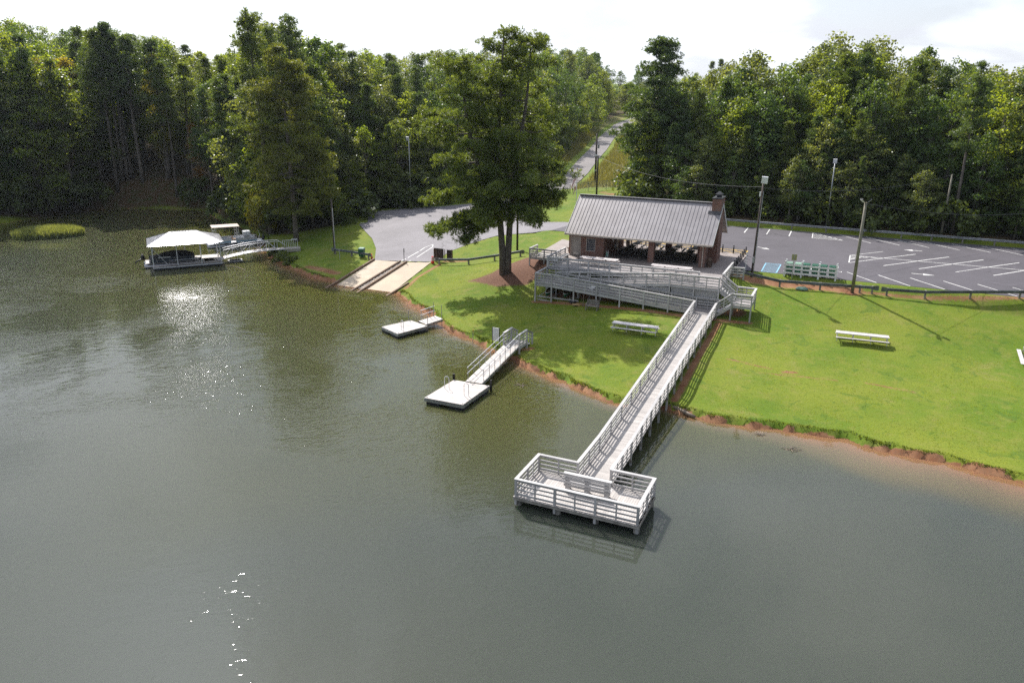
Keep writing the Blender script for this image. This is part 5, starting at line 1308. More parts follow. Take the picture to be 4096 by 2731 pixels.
# ------------------------------------------------------------------ bollards
def bollard(x, y, z):
    t = thing('bollard', 'black', 'bollard', (x, y, z), 0, 'black bollards round the patio')
    MB().lathe([(.075, -.1), (.075, .93), (.06, .98), (.02, 1.0)], (0, 0, 0), 10).build('post', M['black'], t)
    MB().lathe([(.078, .80), (.078, .84)], (0, 0, 0), 10).build('band', M['white'], t)
    return t
bo = bollard(-10.84, 80.8, 4.45)
spots = [(-10.84, 80.8), (-10.84, 82.2), (-10.84, 83.45), (-10.84, 84.9), (-10.84, 86.35), (-10.84, 87.8), (-10.84, 89.35), (-12.25, 89.45), (-13.5, 89.45), (-17.2, 89.5), (-18.3, 89.5), (-21.2, 89.5), (-22.7, 89.5), (-24.5, 89.5)]
nth = ('first', 'second', 'third', 'fourth', 'fifth', 'sixth')
for i, (x, y) in enumerate(spots):
    o = bo if i == 0 else copy_tree(bo); o.location = (x, y, 4.46)
    o['label'] = (f'black bollard on the right patio edge, {nth[i]} from the deck rail' if i < 6 else 'black bollard at the back right corner of the patio' if i == 6 else
                  f'black bollard on the back patio edge, {nth[i - 7]} left of the corner one' if i < 9 else f'black bollard behind the pavilion seen under its roof, {nth[i - 9]} from the right')

# ------------------------------------------------------------------ bin enclosure
be = world_thing('bin_enclosure', 'white board fence enclosure round green bins beside the parking lot', 'fence', (-3.3, 81, 3.9))
BZ = gz(-3.3, 81.0); ex0, ex1, ey0, ey1 = -5.75, -.85, 80.7, 82.1
for x in (-5.75, -4.12, -2.48, -.85):
    box(x - .08, ey0 - .08, BZ - .3, x + .08, ey0 + .08, BZ + 1.55).build('post', M['white'], be); box(x - .08, ey1 - .08, BZ + .1, x + .08, ey1 + .08, BZ + 1.45).build('post', M['white'], be)
for z in (.28, .68, 1.08): 
    box(ex0, ey0 - .11, BZ + z, ex1, ey0 - .082, BZ + z + .17).build('fence_board', M['white'], be)
    for x in (ex0 - .11, ex1 + .082): box(x, ey0 - .08, BZ + z, x + .028, ey1, BZ + z + .17).build('fence_board', M['white'], be)
for x in (-4.95, -3.3, -1.7): box(x - .05, ey0 - .079, BZ + .2, x + .05, ey0 - .04, BZ + 1.2).build('fence_board', M['white'], be)
for i in range(6):
    x = -5.35 + i * .82; t = thing('wheeled_bin', f'dark green wheeled bin inside the white enclosure, {nth[i]} from the left', 'bin', (x, 81.35, BZ + .1), 0, 'green bins in the white enclosure')
    MB().add([(-.27, -.27, .1), (.27, -.27, .1), (.27, .3, .1), (-.27, .3, .1), (-.33, -.35, 1.12), (.33, -.35, 1.12), (.33, .36, 1.12), (-.33, .36, 1.12)], [(3, 2, 1, 0), (4, 5, 6, 7), (0, 1, 5, 4), (1, 2, 6, 5), (2, 3, 7, 6), (3, 0, 4, 7)]).build('body', M['green_bin'], t)
    MB().add([(-.35, -.38, 1.12), (.35, -.38, 1.12), (.35, .40, 1.12), (-.35, .40, 1.12), (-.28, -.3, 1.2), (.28, -.3, 1.2), (.28, .36, 1.22), (-.28, .36, 1.22)], [(3, 2, 1, 0), (4, 5, 6, 7), (0, 1, 5, 4), (1, 2, 6, 5), (2, 3, 7, 6), (3, 0, 4, 7)]).build('lid', M['lid'] if i in (0, 1) else M['green_bin'], t)
    for s in (-.25, .25): MB().tube([(s - .04, .33, .12), (s + .04, .33, .12)], .12, 10).build('wheel', M['black'], t)
def signpost(name, label, x, y, z, h, w, hh, m, face='y', mp=None):
    t = world_thing(name, label, 'sign', (x, y, z)); box(x - .03, y - .03, z - .2, x + .03, y + .03, z + h).build('post', mp or M['steel_pole'], t)
    box(x - w / 2, y + .032, z + h - hh, x + w / 2, y + .05, z + h).build('sign_plate', m, t); return t
signpost('sign_post', 'yellowish sign plate on a steel post in front of the white bin enclosure', -4.95, 80.35, gz(-4.95, 80.35), 2.5, .5, .62, mat('sign_back', (.40, .38, .20), .5, .2, bump=0))
signpost('sign_post', 'thin white sign post at the end of the short rail beside the bollards', -9.75, 81.5, gz(-9.75, 81.5), 2.0, .3, .1, M['white'], mp=M['white'])
ld_ = thing('utility_cover', 'rounded pale green utility cover lying on bare clay in the lawn', 'cover', (-3.75, 78.45, gz(-3.75, 78.45)))
MB().lathe([(.55, 0), (.52, .12), (.35, .24), (.02, .29)], (0, 0, 0), 14).build('dome', M['lid'], ld_, True); ld_.scale = (1.1, .7, 1)

# ------------------------------------------------------------------ around the boat ramp
def wheelie(x, y, z, label):
    t = thing('wheeled_bin', label, 'bin', (x, y, z), .3)
    MB().add([(-.3, -.3, .12), (.3, -.3, .12), (.3, .34, .12), (-.3, .34, .12), (-.37, -.40, 1.12), (.37, -.40, 1.12), (.37, .42, 1.12), (-.37, .42, 1.12)], [(3, 2, 1, 0), (4, 5, 6, 7), (0, 1, 5, 4), (1, 2, 6, 5), (2, 3, 7, 6), (3, 0, 4, 7)]).build('body', M['green_bin'], t)
    MB().add([(-.39, -.44, 1.12), (.39, -.44, 1.12), (.39, .46, 1.12), (-.39, .46, 1.12), (-.32, -.35, 1.24), (.32, -.35, 1.24), (.32, .4, 1.26), (-.32, .4, 1.26)], [(3, 2, 1, 0), (4, 5, 6, 7), (0, 1, 5, 4), (1, 2, 6, 5), (2, 3, 7, 6), (3, 0, 4, 7)]).build('lid', M['lid'], t)
    for s in (-.28, .28): MB().tube([(s - .04, .36, .14), (s + .04, .36, .14)], .14, 10).build('wheel', M['black'], t)
wheelie(-58.75, 81.1, gz(-58.75, 81.1), 'green wheeled bin behind the short guardrail left of the boat ramp')
def cone(x, y, label, band=True):
    t = thing('traffic_cone', label, 'traffic cone', (x, y, gz(x, y)))
    box(-.2, -.2, 0, .2, .2, .04).build('base', M['black'], t); MB().lathe([(.16, .04), (.035, .74)], (0, 0, 0), 12).build('cone', M['orange'], t, True)
    if band: MB().lathe([(.102, .40), (.082, .50)], (0, 0, 0), 12).build('band', M['white'], t, True)
cone(-57.0, 80.85, 'orange traffic cone at the top left corner of the boat ramp'); cone(-50.2, 120.9, 'orange traffic cone on the grass beside the far road', False)
ba = thing('channelizer', 'red and white striped warning barrel beside the brown sign boards', 'traffic barrel', (-48.3, 81.75, gz(-48.3, 81.75)))
for a, b, m in ((0, .36, 'red'), (.36, .52, 'white'), (.52, .62, 'red'), (.62, .76, 'white'), (.76, .9, 'red')): MB().lathe([(.22 - a * .1, a), (.22 - b * .1, b)], (0, 0, 0), 12).build('band', M[m], ba, True)
bs = world_thing('notice_board', 'pair of dark brown sign boards seen from behind at the ramp guardrail', 'sign', (-48, 82.9, 1.2))
box(-48.75, 82.9, 1.75, -47.35, 82.96, 3.05).build('board', M['dark_brown'], bs); box(-47.2, 83.5, 1.7, -46.35, 83.56, 2.85).build('board', M['dark_brown'], bs)
for x, y in ((-48.35, 82.86), (-47.3, 83.2), (-48.7, 82.86), (-46.4, 83.46)): box(x - .05, y - .05, 1.1, x + .05, y, 2.95).build('post', M['timber'], bs)
signpost('sign_post', 'narrow dark sign seen edge-on between the two ramp lanes', -52.2, 81.15, gz(-52.2, 81.15), 1.75, .12, .5, M['galv'], mp=M['black_metal'])
signpost('stake', 'thin grey stake standing in the grass in front of the short guardrail', -60.9, 79.2, gz(-60.9, 79.2), 1.4, .06, .1, M['steel_pole'])
o = thing('depth_marker', 'thin yellow topped stake standing at the bank between the two docks', 'stake', (-30.6, 58.7, 0)); MB().tube([(0, 0, -.4), (.05, 0, 1.25)], .03, 6).build('post', M['steel_pole'], o); MB().lathe([(.045, 1.1), (.045, 1.35)], (.05, 0, 0), 6).build('cap', M['yline'], o)

# ------------------------------------------------------------------ chain link fence and gate
cf = world_thing('chain_link_fence', 'grey chain link fence across the grass in front of the meadow', 'fence', (-47, 134, 5))
fx = [(-47.6, 131.5), (-45, 132.6), (-42, 133.9), (-39.6, 135.0), (-37, 135.8), (-34.4, 136.4)]
for i, (x, y) in enumerate(fx):
    z = gz(x, y); MB().tube([(x, y, z - .1), (x, y, z + 1.75)], .045, 6).build('post', M['meshwire'], cf)
    if i:
        a = fx[i - 1]; za = gz(*a); MB().tube([(*a, za + 1.7), (x, y, z + 1.7)], .03, 5).build('top_rail', M['meshwire'], cf)
        mb = MB(); n = 16
        for k in range(n):
            t0, t1 = k / n, (k + 1) / n; p = lambda t, h: (a[0] + (x - a[0]) * t, a[1] + (y - a[1]) * t, za + (z - za) * t + h)
            for h in range(8): mb.tube([p(t0, .1 + h * .2), p(t1, .3 + h * .2)], .008, 3, False).tube([p(t1, .1 + h * .2), p(t0, .3 + h * .2)], .008, 3, False)
        tag(mb.build('mesh', M['meshwire'], cf), kind='stuff')
for lab, pts in (('left half of the open chain link gate beside the road', [(-51.6, 131.2), (-50.4, 132.6)]), ('right half of the open chain link gate at the end of the fence', [(-47.9, 131.0), (-48.4, 129.2)])):
    t = world_thing('gate', lab, 'gate', (*pts[0], 4.6), 'chain link gate leaves')
    (xa, ya), (xb, yb) = pts; z = 4.65
    MB().tube([(xa, ya, z), (xa, ya, z + 1.7), (xb, yb, z + 1.7), (xb, yb, z + .1), (xa, ya, z + .1)], .04, 6).build('frame', M['meshwire'], t)
    mb = MB()
    for k in range(10):
        for h in range(8):
            p = lambda u, hh: (xa + (xb - xa) * u, ya + (yb - ya) * u, z + .1 + hh); mb.tube([p(k / 10, h * .2), p((k + 1) / 10, h * .2 + .2)], .008, 3, False).tube([p((k + 1) / 10, h * .2), p(k / 10, h * .2 + .2)], .008, 3, False)
    tag(mb.build('mesh', M['meshwire'], t), kind='stuff')
cv = world_thing('culvert', 'pale concrete slab bridging a dark ditch beside the flag', 'culvert', (-44, 133, 4.5)); bar((-46.5, 134.3, 4.75), (-41.5, 136.2, 4.95), 1.2, .16).build('slab', M['concrete'], cv)

# ------------------------------------------------------------------ under the deck and about the pavilion
def canoe(label, x, y, z, rz, m, inner):
    t = thing('canoe', label, 'canoe', (x, y, z), rz, 'canoes stored under the deck')
    V = []; Fc = []; n = 13
    for i in range(n):
        u = -1 + 2 * i / (n - 1); w = .44 * (1 - abs(u) ** 2.2) + .01; s = .12 * u * u
        for k in range(7): a = math.pi * k / 6; V.append((u * 2.3, -w * math.cos(a), .38 + s - (.38 + s * .4) * math.sin(a) ** .8))
    for i in range(n - 1):
        for k in range(6): a = i * 7 + k; Fc.append((a, a + 1, a + 8, a + 7))
    MB().add(V, Fc).build('hull', m, t, True); MB().add([(x * .97, y * .93, z + .03) for x, y, z in V], [f[::-1] for f in Fc]).build('lining', inner, t, True)
    for s in (0, 6): MB().tube([V[i * 7 + s] for i in range(n)], .025, 5).build('gunwale', M['white'], t)
    for u in (-.9, .9): box(u - .12, -.34, .30, u + .12, .34, .33).build('seat', M['tan_wood'], t)
canoe('green canoe with a brown inside stored at the left end under the deck', -28.05, 72.0, 2.05, math.radians(96), M['green_canoe'], M['red_canoe'])
canoe('bright green canoe stored under the deck, right of the brown lined one', -26.25, 72.2, 2.1, math.radians(100), M['green_canoe'], M['green_canoe'])
rk = world_thing('canoe_rack', 'painted timber rack under the left end of the ramp', 'rack', (-27, 71.5, 1.5))
for y in (70.2, 73.0): bar((-29.0, y, 1.98), (-24.4, y, 1.98), .05, .14).build('beam', RM, rk)
bar((-29.0, 70.35, 1.62), (-25.4, 70.1, 1.45), .05, .14).build('beam', RM, rk)
for x in (-28.7, -27.2, -25.4): bar((x, 70.2, 2.07), (x, 73.0, 2.07), .09, .04).build('bearer', RM, rk)
cx = world_thing('cement_mixer', 'white cement mixer drum standing under the ramp', 'cement mixer', (-23.3, 71.4, 1.8))
z0 = gz(-23.3, 71.4)
MB().tube([(-23.65, 71.75, z0 + .75), (-23.5, 71.6, z0 + .86), (-23.2, 71.3, z0 + .98), (-22.95, 71.05, z0 + 1.05)], [.2, .42, .42, .27], 14, False).build('drum', M['white'], cx, True)
MB().tube([(-23.65, 71.75, z0 + .75), (-23.66, 71.76, z0 + .76)], [.2, .19], 12).build('drum_base', M['white'], cx)
MB().tube([(-23.7, 71.3, z0), (-23.35, 71.45, z0 + .8), (-23.0, 71.6, z0)], .03, 5).tube([(-22.9, 71.2, z0), (-22.6, 71.3, z0 + 1.4)], .03, 5).build('stand', M['galv'], cx)
wb = world_thing('wooden_bench', 'weathered grey wooden bench on the lawn in front of the ramp', 'bench', (-22.4, 68.6, 1.7)); z0 = gz(-22.4, 68.6)
for i in range(4): box(-23.05, 68.95, z0 + .45 + i * .14, -21.75, 68.99, z0 + .56 + i * .14).build('back_slat', M['old_wood'], wb)
for i in range(4): box(-23.05, 68.45 + i * .125, z0 + .40, -21.75, 68.55 + i * .125, z0 + .43).build('seat_slat', M['old_wood'], wb)
for x in (-23.0, -21.85):
    for y in (68.45, 68.96): box(x - .04, y - .04, z0 - .05, x + .04, y + .04, z0 + (.62 if y < 68.7 else 1.0)).build('leg', M['old_wood'], wb)
    box(x - .05, 68.42, z0 + .62, x + .05, 69.0, z0 + .66).build('armrest', M['old_wood'], wb)
for i in range(7):
    a = R.uniform(-.9, .9); o = MB().bar((-.28, 0, 0), (.28, 0, .02), .12, .1).build('firewood', M['tan_wood'], None); o.location = (-24.3 + R.uniform(-.35, .4), 69.4 + R.uniform(-.3, .25), gz(-24.3, 69.4) + .08 + .05 * (i % 3)); o.rotation_euler = (0, R.uniform(-.3, .3), a)
    tag(o, 'split piece of firewood in the small heap under the ramp', 'firewood', 'split firewood heap')
ty = thing('tyre', 'old black tyre lying under the ramp left of the firewood', 'tyre', (-25.0, 70.2, gz(-25, 70.2) + .1)); V = []; Fc = []
for i in range(18):
    a = 2 * math.pi * i / 18
    for k in range(8): b = 2 * math.pi * k / 8; V.append(((.3 + .1 * math.cos(b)) * math.cos(a), (.3 + .1 * math.cos(b)) * math.sin(a), .1 * math.sin(b)))
for i in range(18):
    for k in range(8): Fc.append((i * 8 + k, ((i + 1) % 18) * 8 + k, ((i + 1) % 18) * 8 + (k + 1) % 8, i * 8 + (k + 1) % 8))
MB().add(V, Fc).build('tyre_ring', M['black'], ty, True)
o = thing('shovel', 'rusty shovel standing upright beside the firewood', 'shovel', (-23.6, 69.35, gz(-23.6, 69.35))); MB().tube([(0, 0, 0), (.02, 0, 1.25)], .022, 6).build('handle', M['log'], o); box(-.1, -.01, -.02, .12, .02, .28).build('blade', M['timber'], o)
tc_ = thing('trash_can', 'dark brown trash can standing at the right front brick column', 'trash can', (-13.45, 80.75, G)); MB().lathe([(.27, 0), (.28, .8), (.26, .84), (.16, .98), (.02, 1.0)], (0, 0, 0), 14).build('can', M['timber'], tc_)
for k in range(14): a = 2 * math.pi * k / 14; box(.28 * math.cos(a) - .02, .28 * math.sin(a) - .02, .05, .28 * math.cos(a) + .02, .28 * math.sin(a) + .02, .8).build('slat', M['dark_brown'], tc_)
hr = thing('hose_reel', 'green garden hose on a pale reel at the corner of the brick room', 'hose reel', (-24.75, 80.35, G))
for k, rr in enumerate((.24, .27, .30, .25)): MB().tube([(.02 * k, rr * math.cos(a * math.pi / 9), .42 + rr * math.sin(a * math.pi / 9)) for a in range(19)], .025, 5).build('hose', M['hose'], hr)
MB().tube([(-.05, -.3, 0), (-.05, 0, .8), (-.05, .3, 0)], .025, 5).tube([(.12, -.3, 0), (.12, 0, .8), (.12, .3, 0)], .025, 5).build('reel_frame', M['white_metal'], hr)
pl = thing('planter', 'grey bowl planter left of the brick wall', 'planter', (-30.2, 82.9, 4.3)); MB().lathe([(.22, 0), (.12, .25), (.34, .5), (.36, .56), (.3, .55)], (0, 0, 0), 12).build('bowl', M['concrete'], pl)
for k in range(10):
    r_ = R.uniform(.12, .3); o = MB().lathe([(r_ * .9, 0), (r_, r_ * .5), (r_ * .6, r_ * .9), (.02, r_)], (0, 0, 0), 7).build('border_stone', M['rock'], None); o.location = (-30.6 + R.uniform(-.5, .7), 80.9 + k * .22, 4.22); o.rotation_euler = (0, 0, k); o.scale = (1, .8, .6); tag(o, 'brown garden stone beside the left brick wall', 'stone', 'garden stones left of the pavilion')
lg = thing('driftwood_log', 'pale broken log lying at the waterline beside the pier', 'log', (-9.6, 51.0, .12), math.radians(-27)); MB().tube([(-1.3, 0, .08), (-.3, .05, .10), (.7, -.03, .06), (1.35, 0, .02)], [.10, .15, .14, .11], 9).build('trunk', M['log'], lg, True); MB().tube([(-.3, 0, .15), (-.1, -.1, .45), (-.15, -.2, .6)], [.04, .03, .01], 5).build('branch', M['log'], lg); MB().tube([(.2, 0, .15), (.5, .2, .35)], [.04, .015], 5).build('branch', M['log'], lg)
for k, (x, y, lab) in enumerate(((-22.2, 50.9, 'pale waterlogged twigs between the larger dock and the bank'), (-1.7, 48.1, 'brown twigs breaking the surface off the right bank'), (-3.6, 49.6, 'dark branch lying in the shallows at the right bank'))):
    t = thing('drift_twigs', lab, 'twigs', (x, y, 0))
    for j in range(9): a = R.uniform(0, 6.3); l = R.uniform(.3, .8); MB().tube([(R.uniform(-.3, .3), R.uniform(-.2, .2), -.02), (l * math.cos(a) * .6, l * math.sin(a) * .5, R.uniform(.03, .12)), (l * math.cos(a), l * math.sin(a), R.uniform(-.03, .08))], [.03, .02, .01], 4).build('twig', M['log'], t)
# ------------------------------------------------------------------ trees
def unit(v): return v / (np.linalg.norm(v, axis=-1, keepdims=True) + 1e-9)
def leaf_quads(C, Nrm, size, g):
    n = len(C); r = unit(g.normal(size=(n, 3))); nn = unit(Nrm + .75 * g.normal(size=(n, 3)))
    a = unit(np.cross(nn, r)); b = np.cross(nn, a); s = (size * g.uniform(.6, 1.35, n))[:, None]
    V = np.stack([C + a * s * .62, C + b * s * .4, C - a * s * .62, C - b * s * .4], 1)
    return V.reshape(-1, 3), np.arange(4 * n).reshape(-1, 4)
def broadleaf(seed, H=20.0, Wd=4.6, cb=.2, nc=95, nl=98, leaf=.30, shape=.75):
    g = np.random.default_rng(seed); C = []; Nr = []; tips = []
    for i in range(nc):
        t = cb + (1 - cb) * g.uniform(0, 1) ** .8; u = (t - cb) / (1 - cb)
        prof = Wd * (math.sin(math.pi * min(1, (.10 + .90 * u)) ** shape) ** .7 + .05)
        a = g.uniform(0, 2 * math.pi); r = prof * math.sqrt(g.uniform(.12, 1)) * (1 + .22 * math.sin(3 * a + seed))
        c = np.array([r * math.cos(a), r * math.sin(a), t * H * .95]); rc = H * g.uniform(.032, .078) * (1.15 - .4 * u)
        m = int(nl * (rc / (H * .065)) ** 2 * g.uniform(.6, 1.2)); d = unit(g.normal(size=(m, 3)) + np.array([0, 0, .35]))
        C.append(c + d * rc * g.uniform(.45, 1.1, (m, 1)) * np.array([1.15, 1.15, .8])); Nr.append(d); tips.append(c)
    V, Fq = leaf_quads(np.vstack(C), np.vstack(Nr), leaf, g)
    cr = mesh_np('crown', V, Fq, M['leaf_a'])
    mb = MB(); lean = g.normal(0, .02, 2) * H
    tp = lambda t: np.array([lean[0] * t * t, lean[1] * t * t, t * H * .85])
    mb.tube([tp(t) for t in (0, .15, .35, .6, .85, 1)], [H * .014 * (1 - .85 * t) for t in (-.15, .15, .35, .6, .85, 1)], 7)
    for c in tips[:26]:
        t = max(.12, c[2] / H * .72); b = tp(min(1, t)); mb.tube([b, (b + c) / 2 + np.array([0, 0, .3]), c], [H * .0045, H * .003, H * .001], 4, False)
    tr = mb.build('trunk', M['bark_grey'], None); me = tr.data; bpy.data.objects.remove(tr)
    return cr, me
def tufts(C, D, ln_, wd, nb, g):
    """sprays of needles: nb blades fan out from every tuft"""
    n = len(C); Cc = np.repeat(C, nb, 0); Dd = np.repeat(D, nb, 0); m = len(Cc)
    d = unit(Dd * .55 + g.normal(size=(m, 3)) * .75); L = ln_ * g.uniform(.6, 1.25, (m, 1))
    s = unit(np.cross(d, g.normal(size=(m, 3)))) * wd / 2
    V = np.stack([Cc - d * L * .12 - s * .5, Cc + d * L * .5 + s, Cc + d * L, Cc + d * L * .5 - s], 1)
    return V.reshape(-1, 3), np.arange(4 * m).reshape(-1, 4)
def pine(seed, H=25.0, cb=.45, Wd=3.6, nbr=66, per=9, nb=9, ln_=.42, wd=.10, conic=.8, up=.25, stems=None, r0=None, mats='needle', droop=0.0, wfun=None, clump=.24, rc=.75, nsub=4, extra=None, flat=.48):
    g = np.random.default_rng(seed); C = []; Dn = []; mb = MB()
    r0 = r0 or H * .012
    if stems is None: stems = [[np.array([0, 0, 0.0]), np.array([g.normal(0, .15), g.normal(0, .15), H * .5]), np.array([g.normal(0, .3), g.normal(0, .3), H])]]
    def puff(q, out, m):
        m = max(4, int(m * g.uniform(.6, 1.3))); d = unit(g.normal(size=(m, 3)) + np.array([0, 0, .15])); r = rc * g.uniform(.7, 1.3)
        C.append(q + d * r * np.array([1.2, 1.2, flat]) * g.uniform(.4, 1.05, (m, 1))); Dn.append(unit(d * .8 + out * .25 + np.array([0, 0, .45])))
    for b, e in (extra or []):
        b = np.array(b, float); e = np.array(e, float); mid = (b + e) / 2 + np.array([0, 0, .7]); mb.tube([b, mid, e], [.12, .08, .03], 6, False)
        for t in np.linspace(.35, 1.0, 9):
            q = (b * (1 - t) ** 2 + 2 * mid * t * (1 - t) + e * t * t)
            for k in range(3): puff(q + g.normal(0, .55, 3) * np.array([1, 1, .45]), unit(e - b), per)
    for st, share in zip(stems, [1 / len(stems)] * len(stems)):
        P_ = np.array(st); cum = np.r_[0, np.cumsum(np.linalg.norm(np.diff(P_, axis=0), axis=1))]; cum /= cum[-1]
        at_ = lambda t: np.array([np.interp(t, cum, P_[:, k]) for k in range(3)])
        mb.tube([at_(t) for t in np.linspace(0, 1, 12)], [r0 * (1 - .93 * t) ** .8 * (1.25 if t == 0 else 1) for t in np.linspace(0, 1, 12)], 9)
        for i in range(int(nbr * share)):
            u = g.uniform(0, 1) ** .9; zt = cb + (1 - cb) * u
            zz = zt * H
            ts = np.interp(zz, [at_(t)[2] for t in np.linspace(0, 1, 30)], np.linspace(0, 1, 30)); b = at_(ts)
            wdt = wfun(u) if wfun else Wd * ((1 - u) ** conic * .95 + .10) * (1 if u > .1 else .7 + 3 * u)
            L = wdt * g.uniform(.55, 1.1); a = g.uniform(0, 2 * math.pi)
            out = np.array([math.cos(a), math.sin(a), 0]); rise = up * (.4 + u) - droop * (1 - u)
            e = b + out * L + np.array([0, 0, L * rise]); mid = b + out * L * .5 + np.array([0, 0, L * rise * .35 - .05 * L])
            rb = max(.015, r0 * .26 * (1 - .75 * u)); mb.tube([b, mid, e], [rb, rb * .6, rb * .2], 5, False)
            nb_c = max(2, int(nsub * (L / max(Wd, .1)) * g.uniform(.8, 1.2)) + 1)
            t = np.linspace(.42, 1.0, nb_c) + g.normal(0, .05, nb_c)
            cen = np.where(t[:, None] < .5, b + (mid - b) * t[:, None] * 2, mid + (e - mid) * (t[:, None] - .5) * 2)
            side = np.cross(out, [0, 0, 1.0])
            cen = cen + g.normal(0, 1, (nb_c, 1)) * side * L * clump * (1.25 - t[:, None] * .7) + np.array([0, 0, 1.0]) * g.normal(.0, .05, (nb_c, 1)) * L
            for q in cen:
                puff(q, out, per)
        k = 10; C.append(at_(1.0) + g.normal(0, .22, (k, 3))); Dn.append(np.tile([0, 0, 1.0], (k, 1)))
    V, Fq = tufts(np.vstack(C), unit(np.vstack(Dn)), ln_, wd, nb, g)
    cr = mesh_np('crown', V, Fq, M[mats])
    tr = mb.build('trunk', M['bark'], None, True); me = tr.data; bpy.data.objects.remove(tr)
    return cr, me
def shrub(seed, H=3.0, Wd=2.0, nc=22, nl=60, leaf=.26):
    g = np.random.default_rng(seed); C = []; Nr = []
    for i in range(nc):
        a = g.uniform(0, 6.28); r = Wd * math.sqrt(g.uniform(0, 1)); h = H * (1 - (r / Wd) ** 2 * .6) * g.uniform(.3, .92); c = np.array([r * math.cos(a), r * math.sin(a), h])
        d = unit(g.normal(size=(nl, 3)) + np.array([0, 0, .4])); C.append(c + d * H * .2 * g.uniform(.4, 1.1, (nl, 1))); Nr.append(d)
    V, Fq = leaf_quads(np.vstack(C), np.vstack(Nr), leaf, g); cr = mesh_np('crown', V, Fq, M['fern'])
    mb = MB()
    for i in range(5): a = i * 1.26; mb.tube([(0, 0, 0), (.3 * Wd * math.cos(a), .3 * Wd * math.sin(a), H * .6)], [.05, .02], 4)
    tr = mb.build('trunk', M['bark_grey'], None); me = tr.data; bpy.data.objects.remove(tr); return cr, me
PROTO = {'oak': [broadleaf(11), broadleaf(12, Wd=5.4, cb=.16, nc=110), broadleaf(13, Wd=3.9, cb=.25, shape=.9), broadleaf(14, Wd=4.8, cb=.12, nc=115, shape=.65), broadleaf(15, Wd=3.2, cb=.18, nc=75, shape=1.0)],
         'pine': [pine(21), pine(22, cb=.52, Wd=3.2), pine(23, cb=.38, Wd=4.0, nbr=85), pine(24, cb=.58, Wd=3.6, nbr=60)],
         'cedar': [pine(31, cb=.10, Wd=4.2, nbr=110, conic=1.0, up=.12), pine(32, cb=.16, Wd=3.6, nbr=100, conic=.9, up=.2)],
         'bush': [shrub(41), shrub(42, Wd=2.6), shrub(43, H=3.6, Wd=1.8)]}
PH = {'oak': 20.0, 'pine': 25.0, 'cedar': 25.0, 'bush': 3.0}
NAME = {'oak': 'broadleaf_tree', 'pine': 'pine_tree', 'cedar': 'bushy_pine_tree', 'bush': 'shrub'}
CAT = {'oak': 'tree', 'pine': 'tree', 'cedar': 'tree', 'bush': 'shrub'}
def tree(kind, x, y, h, wide, label, group=None, leaf=None, var=None, rz=None, z=None):
    cr, tr = PROTO[kind][R.randrange(len(PROTO[kind])) if var is None else var]
    t = thing(NAME[kind], label, CAT[kind], (x, y, (gz(x, y) if z is None else z) - .1), R.uniform(0, 6.28) if rz is None else rz, group)
    s = h / PH[kind]; t.scale = (s * wide, s * wide, s)
    c = link('crown', cr, t); link('trunk', tr, t)
    if leaf: c.material_slots[0].link = 'OBJECT'; c.material_slots[0].material = M[leaf]
    return t
# the three great pines, each grown for itself
def hero(label, x, y, z, proto, cat='tree', rz=0, mats=None):
    t = thing('pine_tree', label, cat, (x, y, z), rz); link('crown', proto[0], t); link('trunk', proto[1], t); return t
E3 = lambda *p: [np.array(q, float) for q in p]
big = pine(77, H=25.6, cb=.24, Wd=8.0, nbr=205, per=21, nb=10, ln_=.38, wd=.075, up=.14, droop=.12, mats='needle_b', r0=.41, clump=.15, rc=.60, nsub=6, flat=.66,
           stems=[E3((-.12, 0, 0), (-.30, 0, 3.2), (-.55, -.1, 6.5), (-1.0, .1, 12), (-.6, 0, 18), (-.2, 0, 25.6)), E3((.28, .1, 0), (.42, .1, 3.2), (.62, .2, 7), (1.3, .3, 13), (2.3, 0, 19), (2.6, 0, 24.6)),
                  E3((-.55, -.1, 6.3), (-1.9, .3, 9), (-3.8, .5, 15), (-4.9, .4, 22.3))],
           wfun=lambda u: np.interp(u, [0, .08, .25, .5, .75, .9, 1], [4.2, 6.2, 6.6, 5.6, 4.3, 3.1, 1.6]),
           extra=[((-.6, 0, 6.6), (-8.3, -.6, 4.9)), ((-.6, 0, 7.4), (-6.2, -3.0, 5.6)), ((-.5, 0, 6.2), (-4.6, -2.0, 4.4)), ((.7, 0, 7.6), (5.6, .5, 8.2)), ((.7, 0, 8.6), (5.6, -1.5, 9.1)), ((-.7, 0, 9.0), (-8.4, 1.0, 8.2)), ((.6, .1, 8), (3.0, -5.5, 7.0)), ((-.7, 0, 8.4), (-2.6, -6.0, 7.2))])
hero('huge twin trunked pine growing from a mulch bed in the middle of the lawn', -35.3, 75.7, gz(-35.3, 75.7) - .1, big, rz=math.radians(24.5))
lp = pine(78, H=27.0, cb=.15, Wd=6.6, nbr=150, per=17, nb=9, ln_=.42, wd=.09, up=.08, droop=.14, mats='needle_y', r0=.36, clump=.17, rc=.68, nsub=5, wfun=lambda u: np.interp(u, [0, .1, .3, .6, .85, 1], [4.6, 6.8, 6.6, 5.2, 3.6, 1.2]))
hero('large yellowish green pine with bare lower trunk on the bank beside the truss gangway', -75.1, 87.6, .8, lp)
rp = pine(79, H=25.5, cb=.22, Wd=7.2, nbr=150, per=17, nb=9, ln_=.44, wd=.10, up=.12, droop=.10, mats='needle', r0=.42, clump=.17, rc=.72, nsub=5, wfun=lambda u: np.interp(u, [0, .12, .4, .7, 1], [6.5, 8.4, 6.6, 4.8, 1.2]))
hero('tall dark pine with long level branches at the corner of the wood behind the pavilion', -31.7, 127.4, gz(-31.7, 127.4) - .1, rp)
